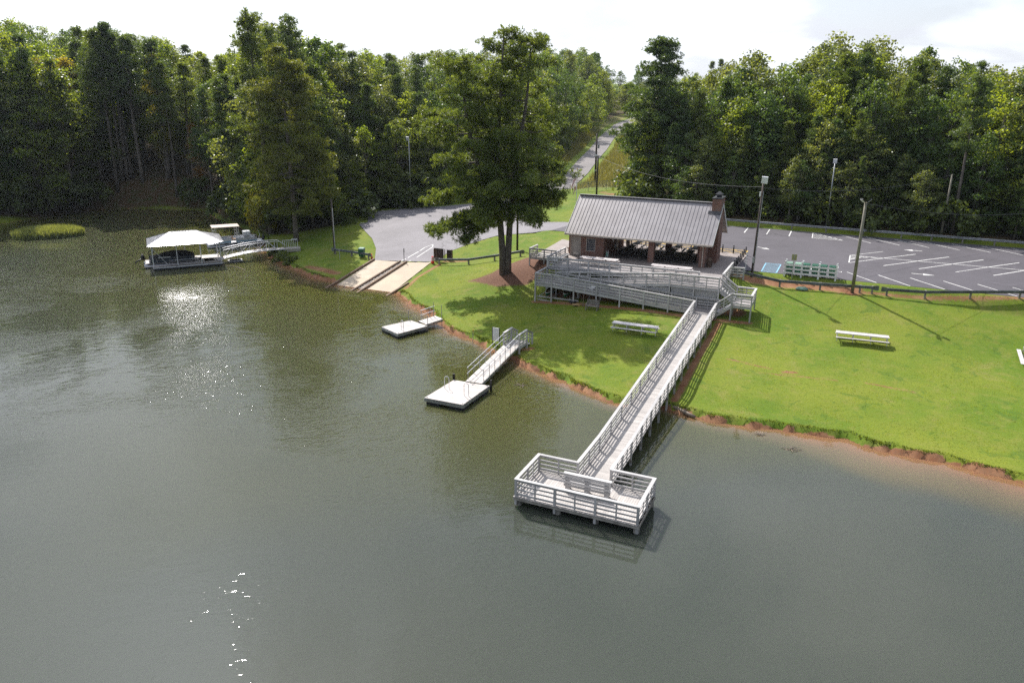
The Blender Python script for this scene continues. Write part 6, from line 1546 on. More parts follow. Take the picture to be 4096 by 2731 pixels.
TREES = 'L,b,-138.8,79.9,10.0,0.86;L,o,-142.4,83.2,24.3,1.14;L,p,-150.0,86.5,25.4,1.07;L,o,-161.9,95.8,25.9,1.1;L,o,-170.1,100.5,25.8,0.95;L,o,-191.6,111.4,21.6,1.02;L,o,-140.3,85.4,24.2,1.22;L,o,-150.3,89.6,24.6,1.14;L,o,-155.0,94.4,29.4,1.11;L,p,-169.9,104.0,27.0,1.2;L,o,-190.0,112.8,21.4,0.88;L,b,-135.9,85.2,10.5,0.94;L,o,-139.5,87.0,26.3,0.9;L,o,-148.9,93.6,25.7,1.22;L,o,-159.5,98.0,25.8,1.09;L,o,-174.3,108.9,25.6,1.16;L,o,-182.8,111.6,22.4,0.91;L,p,-139.2,88.5,27.3,1.24;L,o,-144.3,93.4,25.8,0.84;L,o,-153.6,99.2,28.2,1.11;L,o,-168.2,108.6,26.2,1.03;L,o,-182.4,115.1,22.7,1.15;L,o,-137.0,90.7,27.5,0.98;L,p,-144.6,97.2,24.7,0.97;L,o,-151.3,99.9,28.1,1.06;L,o,-171.5,114.5,25.0,1.14;L,o,-184.1,123.3,20.4,0.97;L,b,-135.9,91.6,9.8,1.09;L,o,-136.0,93.0,26.8,1.12;L,p,-144.2,96.6,25.4,0.99;L,o,-152.1,104.4,26.0,0.92;L,o,-165.6,111.1,25.7,0.92;L,o,-185.2,126.4,19.5,1.11;L,b,-136.0,97.1,9.1,1.05;L,p,-134.6,96.1,27.0,1.15;L,o,-144.1,103.2,21.7,0.85;L,o,-155.8,109.0,24.9,0.99;L,o,-168.6,117.3,23.9,0.98;L,o,-178.5,126.8,20.1,0.89;L,b,-136.5,98.7,9.3,1.23;L,o,-137.9,97.8,25.9,1.06;L,y,-146.8,107.1,23.2,1.06;L,o,-154.1,112.0,23.4,1.08;L,o,-165.1,121.1,21.4,1.05;L,o,-179.6,132.2,18.1,0.97;L,p,-137.9,104.8,25.0,0.88;L,o,-147.4,108.3,22.1,0.98;L,p,-149.4,112.4,24.4,1.1;L,p,-159.9,120.7,23.7,1.01;L,o,-175.1,131.2,19.3,0.91;L,P,-133.7,104.8,29.4,0.91;L,o,-144.8,111.2,23.2,1.11;L,o,-152.7,117.0,23.8,1.12;L,o,-162.4,125.3,22.2,0.9;L,o,-172.0,130.6,20.1,1.25;L,P,-135.3,107.6,28.1,1.02;L,o,-141.8,114.4,23.9,1.06;L,o,-149.5,117.3,25.7,1.21;L,o,-164.0,127.8,21.5,0.88;L,o,-177.9,143.5,17.6,0.98;L,P,-134.5,109.1,26.7,1.15;L,p,-142.1,119.4,24.4,1.2;L,o,-155.8,126.5,23.2,1.02;L,o,-176.7,144.7,17.0,1.23;L,P,-130.6,108.4,26.8,1.17;L,o,-136.8,114.3,22.7,1.0;L,o,-142.9,119.9,24.2,0.84;L,o,-155.3,130.3,21.5,1.07;L,o,-169.4,146.4,16.4,0.96;L,P,-127.1,111.9,25.8,1.23;L,o,-141.7,123.8,23.0,1.23;L,o,-150.5,134.7,19.9,0.94;L,o,-161.2,141.9,18.0,1.04;L,P,-122.7,109.3,24.8,0.86;L,o,-126.3,116.0,19.5,1.16;L,o,-135.4,121.9,23.6,1.11;L,o,-149.1,135.2,20.3,1.04;L,o,-157.7,140.1,18.6,1.09;L,b,-115.8,109.6,8.6,0.93;L,P,-119.1,110.8,23.4,1.13;L,o,-125.7,117.1,21.9,0.91;L,o,-134.5,123.9,21.8,1.07;L,p,-147.4,139.1,17.4,1.1;L,o,-153.9,141.1,17.2,1.16;L,p,-111.7,107.9,21.8,0.9;L,o,-117.4,115.6,19.6,1.14;L,p,-125.1,122.3,21.0,0.99;L,o,-138.5,134.5,18.8,1.23;L,o,-149.7,141.9,16.3,0.98;L,b,-100.6,102.2,8.2,1.17;L,p,-102.1,102.8,23.0,0.84;L,o,-111.8,110.4,20.1,1.04;L,o,-116.6,117.9,20.1,0.94;L,p,-126.0,127.5,20.2,0.93;L,o,-133.2,136.2,18.3,1.21;L,b,-94.2,98.6,8.7,1.03;L,p,-100.0,102.5,23.2,1.15;L,o,-106.0,109.2,22.5,1.05;L,p,-109.6,111.7,23.6,0.85;L,o,-118.8,123.7,23.5,1.22;L,o,-132.6,136.7,18.5,1.12;M,o,-89.8,96.1,10.8,0.92;M,o,-95.4,101.9,18.5,0.85;M,c,-100.2,105.5,21.3,1.16;M,o,-101.6,109.1,27.4,0.88;M,o,-115.1,120.0,23.7,0.98;M,o,-130.7,136.3,19.3,0.85;M,o,-84.0,93.7,10.7,0.82;M,o,-86.3,95.3,16.7,1.24;M,o,-94.5,103.2,25.4,0.83;M,p,-95.9,105.2,26.4,1.18;M,p,-110.4,119.4,29.3,1.1;M,o,-120.7,134.4,27.7,1.17;M,b,-82.5,93.3,11.1,0.9;M,c,-85.7,96.2,17.2,0.91;M,o,-91.3,100.9,25.2,1.12;M,p,-92.3,104.4,29.9,1.02;M,o,-101.1,114.8,30.9,1.23;M,o,-117.9,133.9,27.5,0.92;M,o,-81.8,94.2,16.5,0.85;M,p,-86.4,98.3,25.2,1.13;M,o,-90.5,104.8,26.4,1.1;M,o,-100.0,117.9,30.3,1.17;M,o,-112.2,132.5,27.2,1.07;M,o,-79.9,93.9,10.3,1.03;M,o,-80.1,94.8,16.8,1.05;M,p,-86.0,101.5,22.4,0.85;M,o,-92.0,110.0,26.7,1.16;M,p,-99.2,116.4,29.4,1.07;M,o,-114.0,136.7,25.4,0.89;M,o,-77.6,97.3,10.0,1.2;M,o,-78.7,96.0,16.4,1.23;M,o,-81.9,101.6,22.5,0.83;M,p,-87.4,110.0,24.6,1.18;M,o,-94.7,119.7,28.6,1.19;M,o,-107.6,132.4,26.1,0.91;M,o,-76.5,96.7,10.6,0.84;M,b,-77.6,101.5,15.9,1.23;M,p,-82.1,103.8,21.5,1.04;M,o,-87.4,111.1,23.9,1.18;M,o,-95.0,123.9,27.1,1.24;M,o,-106.7,135.6,25.1,1.1;M,b,-77.3,102.7,14.9,1.22;M,o,-82.0,106.7,19.3,1.08;M,o,-89.7,119.2,24.9,1.09;M,o,-96.1,128.0,24.4,1.1;M,o,-109.2,142.9,22.7,1.08;M,o,-77.9,105.7,9.0,1.13;M,c,-80.2,108.2,14.3,1.08;M,o,-85.6,116.4,19.6,1.09;M,o,-88.7,124.5,24.9,1.07;M,p,-97.6,130.8,25.1,1.1;M,o,-112.1,151.0,19.8,1.23;M,b,-78.0,108.6,9.8,1.02;M,o,-78.5,110.7,14.5,1.2;M,c,-81.4,117.2,20.4,1.16;M,p,-87.7,122.0,25.3,0.94;M,o,-96.0,138.4,23.9,1.22;M,o,-104.7,151.7,20.6,0.82;M,b,-74.9,112.4,9.5,0.83;M,c,-75.7,113.8,13.8,1.02;M,o,-82.7,120.3,18.8,1.15;M,o,-84.6,127.7,22.0,1.07;M,o,-96.4,143.1,22.5,0.95;M,o,-106.4,158.6,18.2,0.95;M,o,-75.6,113.6,9.1,1.05;M,o,-75.7,116.7,15.2,0.86;M,o,-82.0,122.5,19.7,1.22;M,p,-86.3,131.9,22.6,1.04;M,p,-95.4,145.8,21.6,1.02;M,o,-100.1,154.1,20.3,0.84;M,b,-73.0,115.0,9.2,1.08;M,o,-75.5,116.7,15.0,1.0;M,o,-77.1,124.3,19.4,1.24;M,p,-82.5,127.5,21.2,0.91;M,p,-94.6,146.3,21.2,1.2;M,o,-99.5,157.6,19.3,1.0;M,b,-71.3,116.2,9.0,1.2;M,o,-71.5,120.8,13.7,1.21;M,p,-75.8,123.9,18.6,1.12;M,p,-80.5,131.2,22.3,0.98;M,p,-89.6,148.9,21.9,1.19;M,o,-103.2,167.5,18.7,1.13;H,b,-70.0,116.1,5.5,1.06;H,c,-71.6,118.4,10.7,0.97;H,o,-73.4,121.7,13.9,1.25;H,o,-78.3,130.0,18.7,0.97;H,o,-85.8,148.3,22.3,0.99;H,o,-103.3,179.5,18.0,0.89;H,o,-138.6,237.7,13.5,0.96;H,b,-68.4,120.7,5.6,1.03;H,o,-68.8,121.5,10.4,1.19;H,c,-72.4,125.4,15.7,1.1;H,o,-75.7,130.1,18.7,1.03;H,o,-86.6,154.2,21.6,1.03;H,o,-101.3,177.6,19.7,1.24;H,o,-123.8,222.9,16.1,1.03;H,c,-66.5,122.7,10.8,1.11;H,o,-70.4,125.6,14.1,0.95;H,o,-75.6,136.4,19.9,1.0;H,o,-84.9,157.4,20.6,1.15;H,o,-99.5,186.8,20.6,0.99;H,o,-130.3,237.8,15.7,1.22;H,b,-65.2,123.3,5.6,1.18;H,o,-65.2,125.2,11.4,1.01;H,o,-65.7,127.9,14.3,0.95;H,o,-75.2,141.0,19.4,1.06;H,o,-85.9,160.9,21.4,0.87;H,o,-98.5,190.2,19.8,1.14;H,o,-127.8,238.8,16.7,1.05;H,b,-65.1,126.7,5.4,1.12;H,o,-63.2,126.1,11.3,1.22;H,o,-65.9,130.3,15.1,0.99;H,o,-69.0,140.4,20.7,0.88;H,o,-83.1,162.8,20.9,1.0;H,o,-99.9,197.1,19.9,0.98;H,o,-124.3,249.1,18.6,0.9;H,b,-63.7,129.7,5.0,1.0;H,o,-63.3,132.0,11.8,1.15;H,c,-65.2,137.1,15.8,0.84;H,o,-71.1,142.8,19.0,0.83;H,o,-81.5,167.3,21.9,1.06;H,o,-93.8,191.0,21.5,1.18;H,o,-115.4,240.2,19.4,0.84;H,b,-64.2,136.6,5.1,1.09;H,c,-65.2,139.0,11.1,0.93;H,c,-67.2,145.7,14.1,1.22;H,o,-72.0,156.2,18.6,1.11;H,o,-80.1,173.8,22.1,0.89;H,o,-93.2,203.7,22.9,1.01;H,o,-123.1,263.3,20.8,1.15;H,b,-63.1,146.0,5.4,0.97;H,c,-65.4,143.5,10.6,1.08;H,c,-65.4,151.7,14.8,0.98;H,o,-70.6,159.3,20.6,0.96;H,o,-80.8,179.6,19.7,1.02;H,o,-94.6,218.7,23.1,0.96;H,o,-114.9,260.6,21.7,1.23;H,o,-65.5,151.4,12.0,1.18;H,o,-66.5,154.7,16.4,1.2;H,o,-71.4,168.0,19.5,1.07;H,o,-80.0,191.1,21.4,1.14;H,o,-87.0,211.8,23.5,1.07;H,o,-118.8,279.6,21.5,0.95;H,b,-67.2,161.7,5.4,0.84;H,o,-71.3,171.6,13.9,0.91;H,o,-74.2,179.5,20.1,0.86;H,o,-82.2,199.6,23.0,1.19;H,o,-93.5,232.0,24.6,0.9;H,o,-109.8,272.3,23.1,0.85;H,b,-72.2,182.4,5.7,1.06;H,o,-74.8,198.0,20.9,0.84;H,o,-87.2,223.5,23.0,0.98;H,o,-92.5,248.0,24.0,0.85;H,o,-119.5,314.1,23.5,1.15;H,b,-77.4,206.9,5.4,0.84;H,c,-80.6,214.7,14.9,1.16;H,o,-80.0,220.7,19.1,0.95;H,o,-92.7,247.7,20.4,1.0;H,o,-100.3,284.1,23.2,1.03;H,o,-121.7,337.0,23.8,1.0;H,b,-83.5,239.7,5.3,1.05;H,o,-85.0,243.0,10.2,1.16;H,o,-85.9,244.4,13.4,1.16;H,o,-87.9,259.2,16.4,1.23;H,o,-95.8,277.1,22.3,1.24;H,o,-111.0,313.8,24.2,1.21;H,o,-120.2,352.6,22.8,0.91;H,o,-92.4,272.8,13.1,1.08;H,o,-95.9,285.9,17.6,0.96;H,o,-105.1,307.9,20.3,1.04;H,o,-114.2,337.7,22.9,1.08;H,o,-132.8,398.5,22.6,0.95;R,b,-32.3,118.7,8.3,1.09;R,o,-31.3,125.2,13.1,1.19;R,c,-29.7,120.2,8.1,1.02;R,o,-30.7,122.7,13.1,0.91;R,o,-31.5,128.0,17.6,0.87;R,o,-31.3,128.7,19.7,1.22;R,c,-26.9,118.4,8.1,1.23;R,p,-27.0,119.7,13.0,0.96;R,o,-29.9,127.4,16.6,1.01;R,p,-29.1,135.2,17.2,1.2;R,o,-30.4,142.2,19.8,0.83;R,o,-23.8,114.7,7.7,1.05;R,o,-24.5,119.1,12.3,0.86;R,p,-26.1,122.0,16.3,0.9;R,p,-25.8,130.3,17.6,0.93;R,o,-27.5,136.5,19.6,1.05;R,o,-22.0,114.1,7.9,1.23;R,o,-22.9,121.4,13.3,1.21;R,p,-23.5,122.4,17.5,0.96;R,o,-25.6,130.3,18.3,1.21;R,o,-26.7,144.4,20.2,0.93;R,c,-20.8,117.2,8.1,0.93;R,o,-21.5,117.6,11.9,0.95;R,o,-21.8,124.4,18.2,0.99;R,o,-21.1,127.4,20.0,0.87;R,o,-26.7,144.3,20.8,1.17;R,o,-17.1,116.7,9.0,0.82;R,o,-17.7,120.4,12.6,0.93;R,o,-18.0,122.3,17.2,1.21;R,p,-20.6,127.4,18.7,1.01;R,o,-23.1,141.8,22.2,0.88;R,c,-17.8,117.6,9.2,0.87;R,c,-16.1,117.6,12.7,0.98;R,o,-16.8,126.1,19.0,1.01;R,o,-19.1,128.4,21.5,0.87;R,o,-19.1,145.2,22.0,1.23;R,b,-14.2,118.3,9.4,0.84;R,p,-14.3,120.3,13.0,0.97;R,o,-15.2,123.1,18.3,0.99;R,o,-16.2,134.5,18.7,1.17;R,o,-19.0,140.3,22.6,1.11;R,c,-12.8,114.9,8.4,1.17;R,p,-12.2,119.7,13.2,0.93;R,o,-13.8,121.0,17.6,1.02;R,o,-13.3,129.0,21.1,1.06;R,o,-14.9,145.0,20.9,0.89;R,o,-11.9,117.1,8.3,1.08;R,c,-10.0,118.1,13.4,1.14;R,o,-10.9,124.1,18.7,1.06;R,o,-11.6,126.6,20.9,1.12;R,o,-12.9,137.1,21.4,1.22;R,o,-8.5,114.0,9.2,0.83;R,c,-10.7,120.4,13.2,1.14;R,p,-10.2,124.0,16.6,1.06;R,o,-9.3,131.0,19.7,0.82;R,o,-10.1,139.3,22.1,1.22;R,o,-7.3,114.2,9.1,0.85;R,p,-6.4,118.6,14.2,0.94;R,o,-7.1,126.1,19.1,0.94;R,o,-6.9,129.4,21.0,1.03;R,o,-7.9,141.0,24.0,0.96;R,c,-5.1,114.6,9.6,0.95;R,o,-5.0,117.2,14.3,0.98;R,o,-4.9,122.1,19.0,0.95;R,o,-5.8,134.7,21.1,1.05;R,o,-8.3,143.7,23.2,0.91;R,b,-3.5,116.4,10.4,1.23;R,p,-3.7,117.0,13.8,1.16;R,p,-3.2,126.5,19.9,1.02;R,p,-4.1,129.0,21.8,1.06;R,o,-5.9,136.9,23.7,1.0;R,c,-2.9,118.1,9.0,1.18;R,c,-3.5,120.2,14.7,0.91;R,o,-1.9,126.0,17.8,0.88;R,o,-1.4,127.0,20.2,0.86;R,o,-1.6,137.1,23.7,1.02;R,o,-1.3,113.7,9.1,1.06;R,p,-1.2,117.0,15.0,0.82;R,p,-1.1,123.8,18.6,0.86;R,p,-1.6,128.8,21.8,0.92;R,o,-1.6,138.1,23.5,0.85;R,c,0.2,113.2,9.5,0.95;R,o,0.7,117.5,13.8,1.18;R,o,0.7,120.7,19.6,0.88;R,o,0.0,133.7,21.4,1.09;R,o,0.3,143.2,21.7,1.18;R,b,2.6,113.7,9.8,0.84;R,p,2.3,118.7,13.9,0.94;R,o,2.8,126.2,19.5,0.86;R,o,4.0,129.1,19.4,0.84;R,o,4.0,141.9,21.1,0.83;R,o,5.0,118.1,8.7,1.06;R,c,3.9,119.5,14.0,0.97;R,p,4.7,121.0,18.5,0.98;R,o,5.7,132.2,20.7,1.21;R,o,6.1,140.8,22.0,0.84;R,o,5.4,116.8,9.9,0.91;R,o,7.2,119.7,12.6,0.93;R,p,6.8,121.8,17.9,1.06;R,p,6.3,132.2,20.6,1.06;R,o,7.2,144.0,22.6,0.85;R,o,8.1,115.9,8.9,1.2;R,o,8.0,118.5,14.1,0.87;R,o,7.5,119.6,17.4,0.98;R,p,9.4,132.6,19.5,1.18;R,o,8.1,135.7,21.1,0.86;R,o,7.9,112.8,8.4,1.06;R,o,9.0,120.6,13.2,1.14;R,o,10.8,125.6,16.8,0.92;R,o,9.4,133.4,18.6,1.13;R,o,11.4,135.0,21.2,0.86;R,b,11.0,113.4,9.2,0.89;R,o,10.6,116.6,12.0,0.98;R,o,10.3,124.1,17.8,1.06;R,o,11.3,130.3,19.4,1.22;R,o,13.3,145.1,20.0,1.13;R,b,11.5,117.8,9.0,0.87;R,o,12.6,117.8,11.9,0.88;R,o,14.1,125.4,17.2,0.9;R,o,14.0,128.4,18.6,1.21;R,o,14.4,142.1,19.4,0.9;R,o,14.2,116.8,8.5,1.09;R,o,14.9,120.0,12.8,1.01;R,o,14.7,125.9,15.9,0.91;R,o,14.9,128.0,19.5,1.21;R,o,16.4,142.9,20.0,1.14;R,c,14.6,116.4,8.1,1.02;R,o,14.1,115.3,13.1,1.03;R,o,15.8,119.8,17.1,1.13;R,o,16.2,132.5,18.2,0.95;R,o,16.7,137.1,19.2,1.16;R,b,17.0,117.8,8.0,1.11;R,o,16.9,119.1,11.8,1.14;R,o,17.0,123.1,17.0,1.24;R,o,18.1,133.0,19.6,1.17;R,o,20.2,142.4,19.9,1.12;R,c,17.1,115.5,8.0,1.05;R,o,17.4,117.6,13.0,0.97;R,o,17.9,121.4,16.4,0.83;R,p,19.9,130.9,18.4,0.99;R,o,19.9,136.1,19.8,0.89;R,c,18.9,112.8,8.9,1.18;R,c,20.2,117.9,13.2,0.87;R,o,19.3,121.3,18.0,1.06;R,o,21.2,129.7,19.3,1.06;R,o,22.0,137.9,19.8,0.84;R,o,20.6,112.9,8.3,1.08;R,o,21.5,116.6,11.7,1.11;R,o,22.8,124.1,17.1,0.85;R,o,23.0,133.1,17.9,1.13;R,o,24.3,135.6,20.1,1.02;R,p,21.0,115.3,10.2,0.99;R,p,21.8,121.1,16.2,1.01;R,p,23.6,127.1,20.0,1.09;R,c,24.1,115.7,10.2,1.24;R,c,25.2,120.5,16.9,0.97;R,p,26.1,126.8,19.9,0.94;R,c,24.4,114.2,9.7,0.85;R,p,27.0,122.0,17.6,1.09;R,p,27.7,128.8,20.5,1.2;R,c,25.6,115.5,10.6,1.07;R,p,28.3,122.3,16.5,0.85;R,p,29.9,133.2,19.4,1.22;R,p,28.8,116.6,9.6,1.24;R,p,28.0,118.4,16.2,0.93;R,p,29.7,126.2,19.9,1.14;R,c,29.3,112.0,10.8,1.21;R,c,31.4,120.0,16.6,0.95;R,p,31.6,127.2,20.2,0.85;R,c,29.9,115.3,9.4,1.13;R,p,32.1,122.6,18.0,1.16;R,p,34.2,130.5,20.5,0.99;R,c,31.5,114.7,9.4,1.19;R,p,33.9,120.5,17.1,0.83;R,p,36.4,127.3,20.3,1.01;R,c,32.9,114.2,10.2,0.92;R,p,33.7,119.2,17.0,0.84;R,p,37.4,131.8,19.5,0.97;R,p,35.6,116.1,10.1,1.0;R,p,35.5,117.8,17.6,1.25;R,p,38.6,128.9,19.9,1.13;R,p,36.1,113.1,9.7,1.08;R,p,37.1,119.5,16.8,1.12;R,p,42.0,130.9,19.7,1.1;R,p,37.2,112.2,10.1,1.17;R,c,40.4,121.8,17.0,1.09;R,p,41.8,126.2,20.8,0.98;R,p,39.5,113.5,10.5,1.15;R,p,41.9,122.5,15.7,0.98;R,p,44.7,128.6,20.1,0.95;F,o,-103.4,239.8,12.7,1.29;F,c,-118.5,274.9,17.5,0.97;F,o,-147.3,353.9,23.8,1.27;F,o,-92.1,222.9,14.6,1.29;F,o,-115.6,283.3,17.4,1.03;F,c,-137.3,336.1,22.8,1.07;F,o,-91.9,239.2,16.5,1.16;F,o,-118.0,302.4,18.9,1.3;F,o,-134.7,340.5,23.3,1.01;F,c,-88.0,232.6,16.9,0.95;F,c,-110.1,294.8,19.0,1.32;F,o,-126.0,334.3,22.6,1.39;F,o,-90.8,253.0,14.0,1.04;F,o,-101.9,287.5,20.0,1.13;F,o,-126.1,353.5,25.4,1.35;F,o,-80.9,237.0,15.3,1.37;F,o,-97.1,284.0,19.6,1.29;F,c,-123.0,364.5,22.3,1.01;F,o,-91.3,280.5,17.4,1.25;F,c,-118.2,354.4,22.0,0.96;F,o,-98.0,305.6,16.1,1.36;F,o,-110.9,347.0,18.1,1.01;F,o,-89.6,306.3,12.4,1.11;F,o,-107.8,357.8,15.9,1.23;F,o,-103.0,369.2,15.2,1.07;F,o,-98.5,358.3,15.6,1.31;F,o,-89.1,352.1,16.2,1.25;F,c,-75.4,308.1,14.0,1.23;F,o,-91.0,372.7,16.4,1.08;F,o,-65.7,288.4,13.9,1.38;F,c,-85.1,369.9,17.1,1.34;F,o,-64.2,300.5,13.3,1.21;F,o,-77.6,355.4,15.3,0.98;F,o,-59.7,293.5,13.7,0.97;F,o,-75.7,371.8,16.3,1.09;F,o,-56.1,298.4,16.3,1.3;F,c,-69.0,374.1,20.6,1.21;F,o,-51.0,296.8,16.5,1.01;F,c,-65.8,376.4,21.7,1.22'
ZONE = {'L': 'trees of the wood left of the lake cove', 'M': 'trees of the wood behind the boat lot', 'H': 'trees of the hillside by the far road', 'R': 'trees of the wood behind the parking lot', 'F': 'trees of the far hill'}
def where(zn, x, y):
    """where in its wood a tree stands, in words"""
    if zn == 'R':
        d = y - 111; row = 'at the front of' if d < 9 else 'inside' if d < 20 else 'at the back of'
        c = x / y * 125; col = 'behind the pavilion roof' if c < -16 else 'behind the chimney' if c < -9 else 'behind the floodlight pole' if c < 0 else 'right of the grey pole' if c < 10 else 'near the right edge'
        return f'{row} the dark wood, {col}'
    if zn == 'L':
        e = shore_d(np.array([(x, y)]))[0]; row = 'at the waterside' if e < 7 else 'inside the wood' if e < 22 else 'at the back of the wood'
        a = math.degrees(math.atan2(y, x)); col = 'near the left edge' if a > 145 else 'behind the reed island' if a > 141 else 'at the head of the cove' if a > 136 else 'behind the boathouse'
        return f'{row} {col}'
    if zn == 'M':
        a = math.degrees(math.atan2(y, x)); d = math.hypot(x, y); row = 'at the front of' if d < 138 else 'inside' if d < 160 else 'at the back of'
        return f'{row} the wood {"right behind the yellowish pine" if a > 128 else "left behind the boat lot" if a > 124 else "right behind the boat lot"}'
    if zn == 'H': return ('low on' if y < 165 else 'halfway up' if y < 215 else 'high on') + ' the hillside left of the far road'
    return ('before' if y < 275 else 'on' if y < 330 else 'on the crest of') + ' the far hill where the road ends'
KIND = {'o': 'oak', 'p': 'pine', 'P': 'pine', 'c': 'cedar', 'y': 'oak', 'b': 'bush'}
LEAFS = {'L': ['leaf_a', 'leaf_a', 'leaf_b', 'leaf_a', 'leaf_c'], 'M': ['leaf_a', 'leaf_b', 'leaf_c', 'leaf_a'], 'H': ['leaf_a', 'leaf_b', 'leaf_b', 'leaf_c'], 'R': ['leaf_b', 'leaf_c', 'leaf_c', 'leaf_b', 'leaf_a'], 'F': ['leaf_b', 'leaf_b', 'leaf_a']}
WORD = {'leaf_a': 'mid green leafy tree', 'leaf_b': 'dark green leafy tree', 'leaf_c': 'olive leafy tree', 'leaf_y': 'yellowing leafy tree', 'needle': 'dark tall pine', 'needle_b': 'green pine'}
for row in TREES.split(';'):
    zn, kd, x, y, h, w = row.split(','); x, y, h, w = map(float, (x, y, h, w)); k = KIND[kd]
    lf = 'leaf_y' if kd == 'y' else R.choice(LEAFS[zn]) if kd == 'o' else R.choice(['needle', 'needle_b'] if zn == 'L' else ['needle', 'needle', 'needle_b']) if kd in 'pP' else 'needle_b' if kd == 'c' else 'fern'
    nm = WORD[lf] if kd in 'oypP' else 'bushy green pine' if kd == 'c' else 'leafy green shrub'
    if kd == 'b': h = min(h, 6)
    if k == 'oak' and h < 13: w *= 1.25
    tree(k, x, y, h, w if k != 'pine' else w * 1.05, f'{nm} {where(zn, x, y)}', ZONE[zn] + (', shrubs' if kd == 'b' else ''), lf, 3 if kd == 'P' else None)
tree('pine', -84.4, 92.6, 32.5, 1.05, 'tallest pine, rising above the skyline behind the yellowish bank pine', var=0, leaf='needle_b')
tree('pine', -82.6, 97.5, 31.0, 1.0, 'second tall skyline pine just right of the tallest one', var=2, leaf='needle')
tree('pine', -134.2, 107.8, 29.0, .95, 'tall straight pine with a long bare trunk at the head of the lake cove', var=3)
tree('pine', -137.5, 92.0, 29.5, 1.0, 'tall dark pine at the left edge of the picture', var=1)
tree('oak', -127.4, 111.5, 24.5, .62, 'slender tree with yellow top right of the long bare trunked pine', var=4, leaf='leaf_y')
tree('oak', -143.5, 99.8, 24.5, .75, 'yellow topped tree near the left edge behind the cove', var=2, leaf='leaf_y')
tree('oak', -117.6, 110.2, 14.5, .6, 'small orange tree at the waterside of the cove', var=4, leaf='leaf_o')
tree('oak', -110.5, 109.8, 19.5, .62, 'narrow yellow green tree right of the small orange one', var=4, leaf='leaf_y')
tree('bush', -85.3, 92.6, 7.5, .55, 'bright yellow green bush at the waterline behind the old pontoon boat', var=2, leaf='leaf_y')
tree('oak', -6.5, 149.9, 25.5, 1.25, 'wide open crowned oak on the skyline behind the light poles', var=1, leaf='leaf_c')
tree('oak', 0.4, 152.0, 24.6, 1.2, 'second wide oak on the skyline right of the first', var=1, leaf='leaf_c')
tree('oak', -17.7, 130.8, 23.5, 1.3, 'broad olive oak left of the chimney line in the dark wood', var=3, leaf='leaf_c')
tree('cedar', 5.3, 127.0, 19.0, .8, 'bright green young pine in the middle of the dark wood', var=1, leaf='needle_b')
tree('cedar', 9.5, 124.8, 15.0, .8, 'shorter bright green pine at the front of the dark wood, right of the taller one', var=1, leaf='needle_b')
tree('oak', -33.2, 122.6, 8.0, 1.15, 'dense round shrubby tree at the foot of the dark level branched pine', var=3, leaf='leaf_b')
tree('pine', 12.0, 113.5, 21.0, .9, 'slim pine with a pale trunk right of the far utility pole', var=1)
for y in range(178, 335, 8):
    xr = float(np.interp(y, [b[0][1] for b in ROAD], [b[0][0] for b in ROAD]))
    tree('oak', xr - R.uniform(8.5, 13), y, R.uniform(7, 14), R.uniform(1.0, 1.5), 'young round tree along the left verge of the far road', 'young trees on the left road verge', 'leaf_a' if y % 3 else 'leaf_c', 3)
    if y > 225: tree('oak', xr + R.uniform(10, 15), y, R.uniform(8, 14), R.uniform(1.0, 1.4), 'young round tree along the right verge of the far road', 'young trees on the right road verge', 'leaf_a', 3)
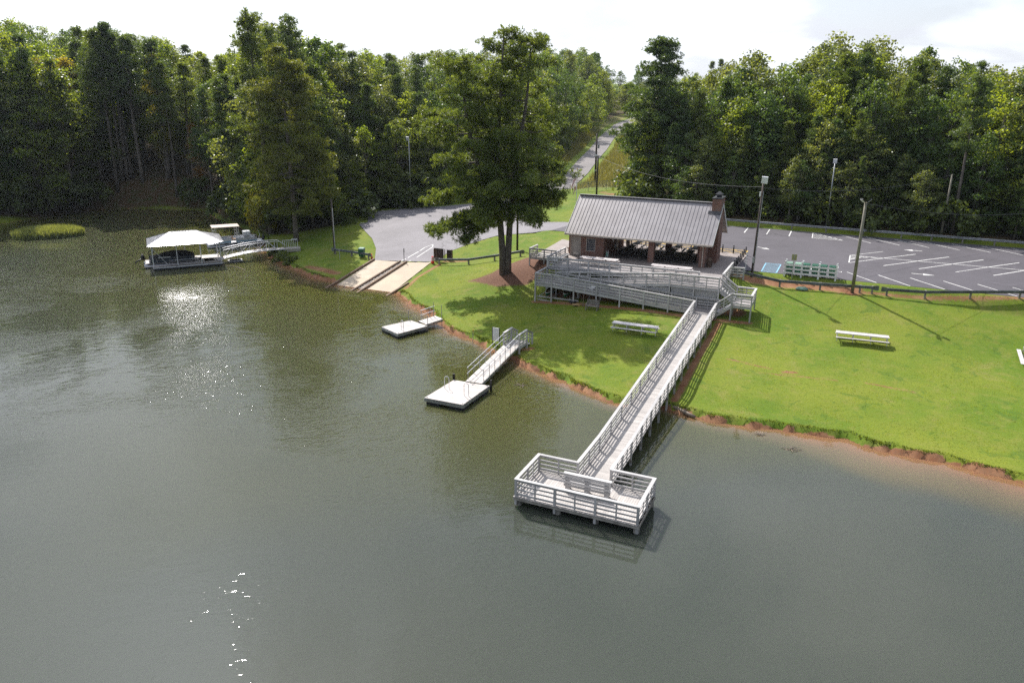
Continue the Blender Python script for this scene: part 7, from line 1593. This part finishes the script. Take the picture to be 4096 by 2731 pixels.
# undergrowth where the woods meet water, lot and lawn: one mass, nobody could count it
C = []; g = np.random.default_rng(8); P_ = []
for poly, a, b in ((WOOD_L, 2, 15), (WOOD_R, 0, 6)):
    q = np.array(poly[a:b], float)
    for i in range(len(q) - 1):
        d = q[i + 1] - q[i]; L = np.linalg.norm(d); n = np.array([-d[1], d[0]]) / L; m = int(L * (.5 if poly is WOOD_L and i in (2, 3) else 1.5))    # thin between the open pine trunks at the head of the cove
        t = g.uniform(0, 1, m); P_.append(q[i] + d * t[:, None] + n * (g.uniform(-.6, 6, m) ** 1.0)[:, None] * (-1 if poly is WOOD_L else 1))
P_ = np.vstack(P_); keep = (inside(WOOD_L, P_) | inside(WOOD_R, P_)) & (shore_d(P_) > .2); P_ = P_[keep]; zz = ground(P_, False); CC = []; NN = []
for p, z in zip(P_, zz):
    r = g.uniform(.6, 1.7); m = int(70 * r); d = unit(g.normal(size=(m, 3)) + np.array([0, 0, .5])); CC.append(np.array([p[0], p[1], z + r * .7]) + d * r * np.array([1, 1, 1.1]) * g.uniform(.4, 1.05, (m, 1))); NN.append(d)
V, Fq = leaf_quads(np.vstack(CC), np.vstack(NN), .33, g)
o = link('undergrowth', mesh_np('undergrowth', V, Fq, M['fern'])); tag(o, 'dense green undergrowth along the edges of the woods', kind='stuff')
# overhanging scrub on the left bank below the truss gangway
CC = []; NN = []
for i in range(60):
    t = g.uniform(0, 1); p = np.array([-77.5, 84.0]) * (1 - t) + np.array([-67.5, 77.0]) * t + g.normal(0, .45, 2); r = g.uniform(.3, .7); m = 60; d = unit(g.normal(size=(m, 3))); CC.append(np.array([p[0], p[1], max(0, gz(*p)) + r * .6]) + d * r * g.uniform(.4, 1.1, (m, 1))); NN.append(d)
V, Fq = leaf_quads(np.vstack(CC), np.vstack(NN), .22, g)
o = link('bank_scrub', mesh_np('bank_scrub', V, Fq, M['fern'])); tag(o, 'low dark scrub overhanging the bank below the truss gangway', kind='stuff')
# ------------------------------------------------------------------ thin summer haze in the air
hz, t = newmat('haze')
v = N(t, 'ShaderNodeVolumePrincipled'); v.inputs['Color'].default_value = (.80, .88, 1.0, 1); v.inputs['Density'].default_value = .00008; v.inputs['Anisotropy'].default_value = .5
o_ = N(t, 'ShaderNodeOutputMaterial'); t.links.new(v.outputs[0], o_.inputs['Volume'])
hb = MB().box(-1000, -450, -8, 1000, 1450, 48).build('haze', hz); tag(hb, 'thin pale summer haze filling the air', kind='stuff')
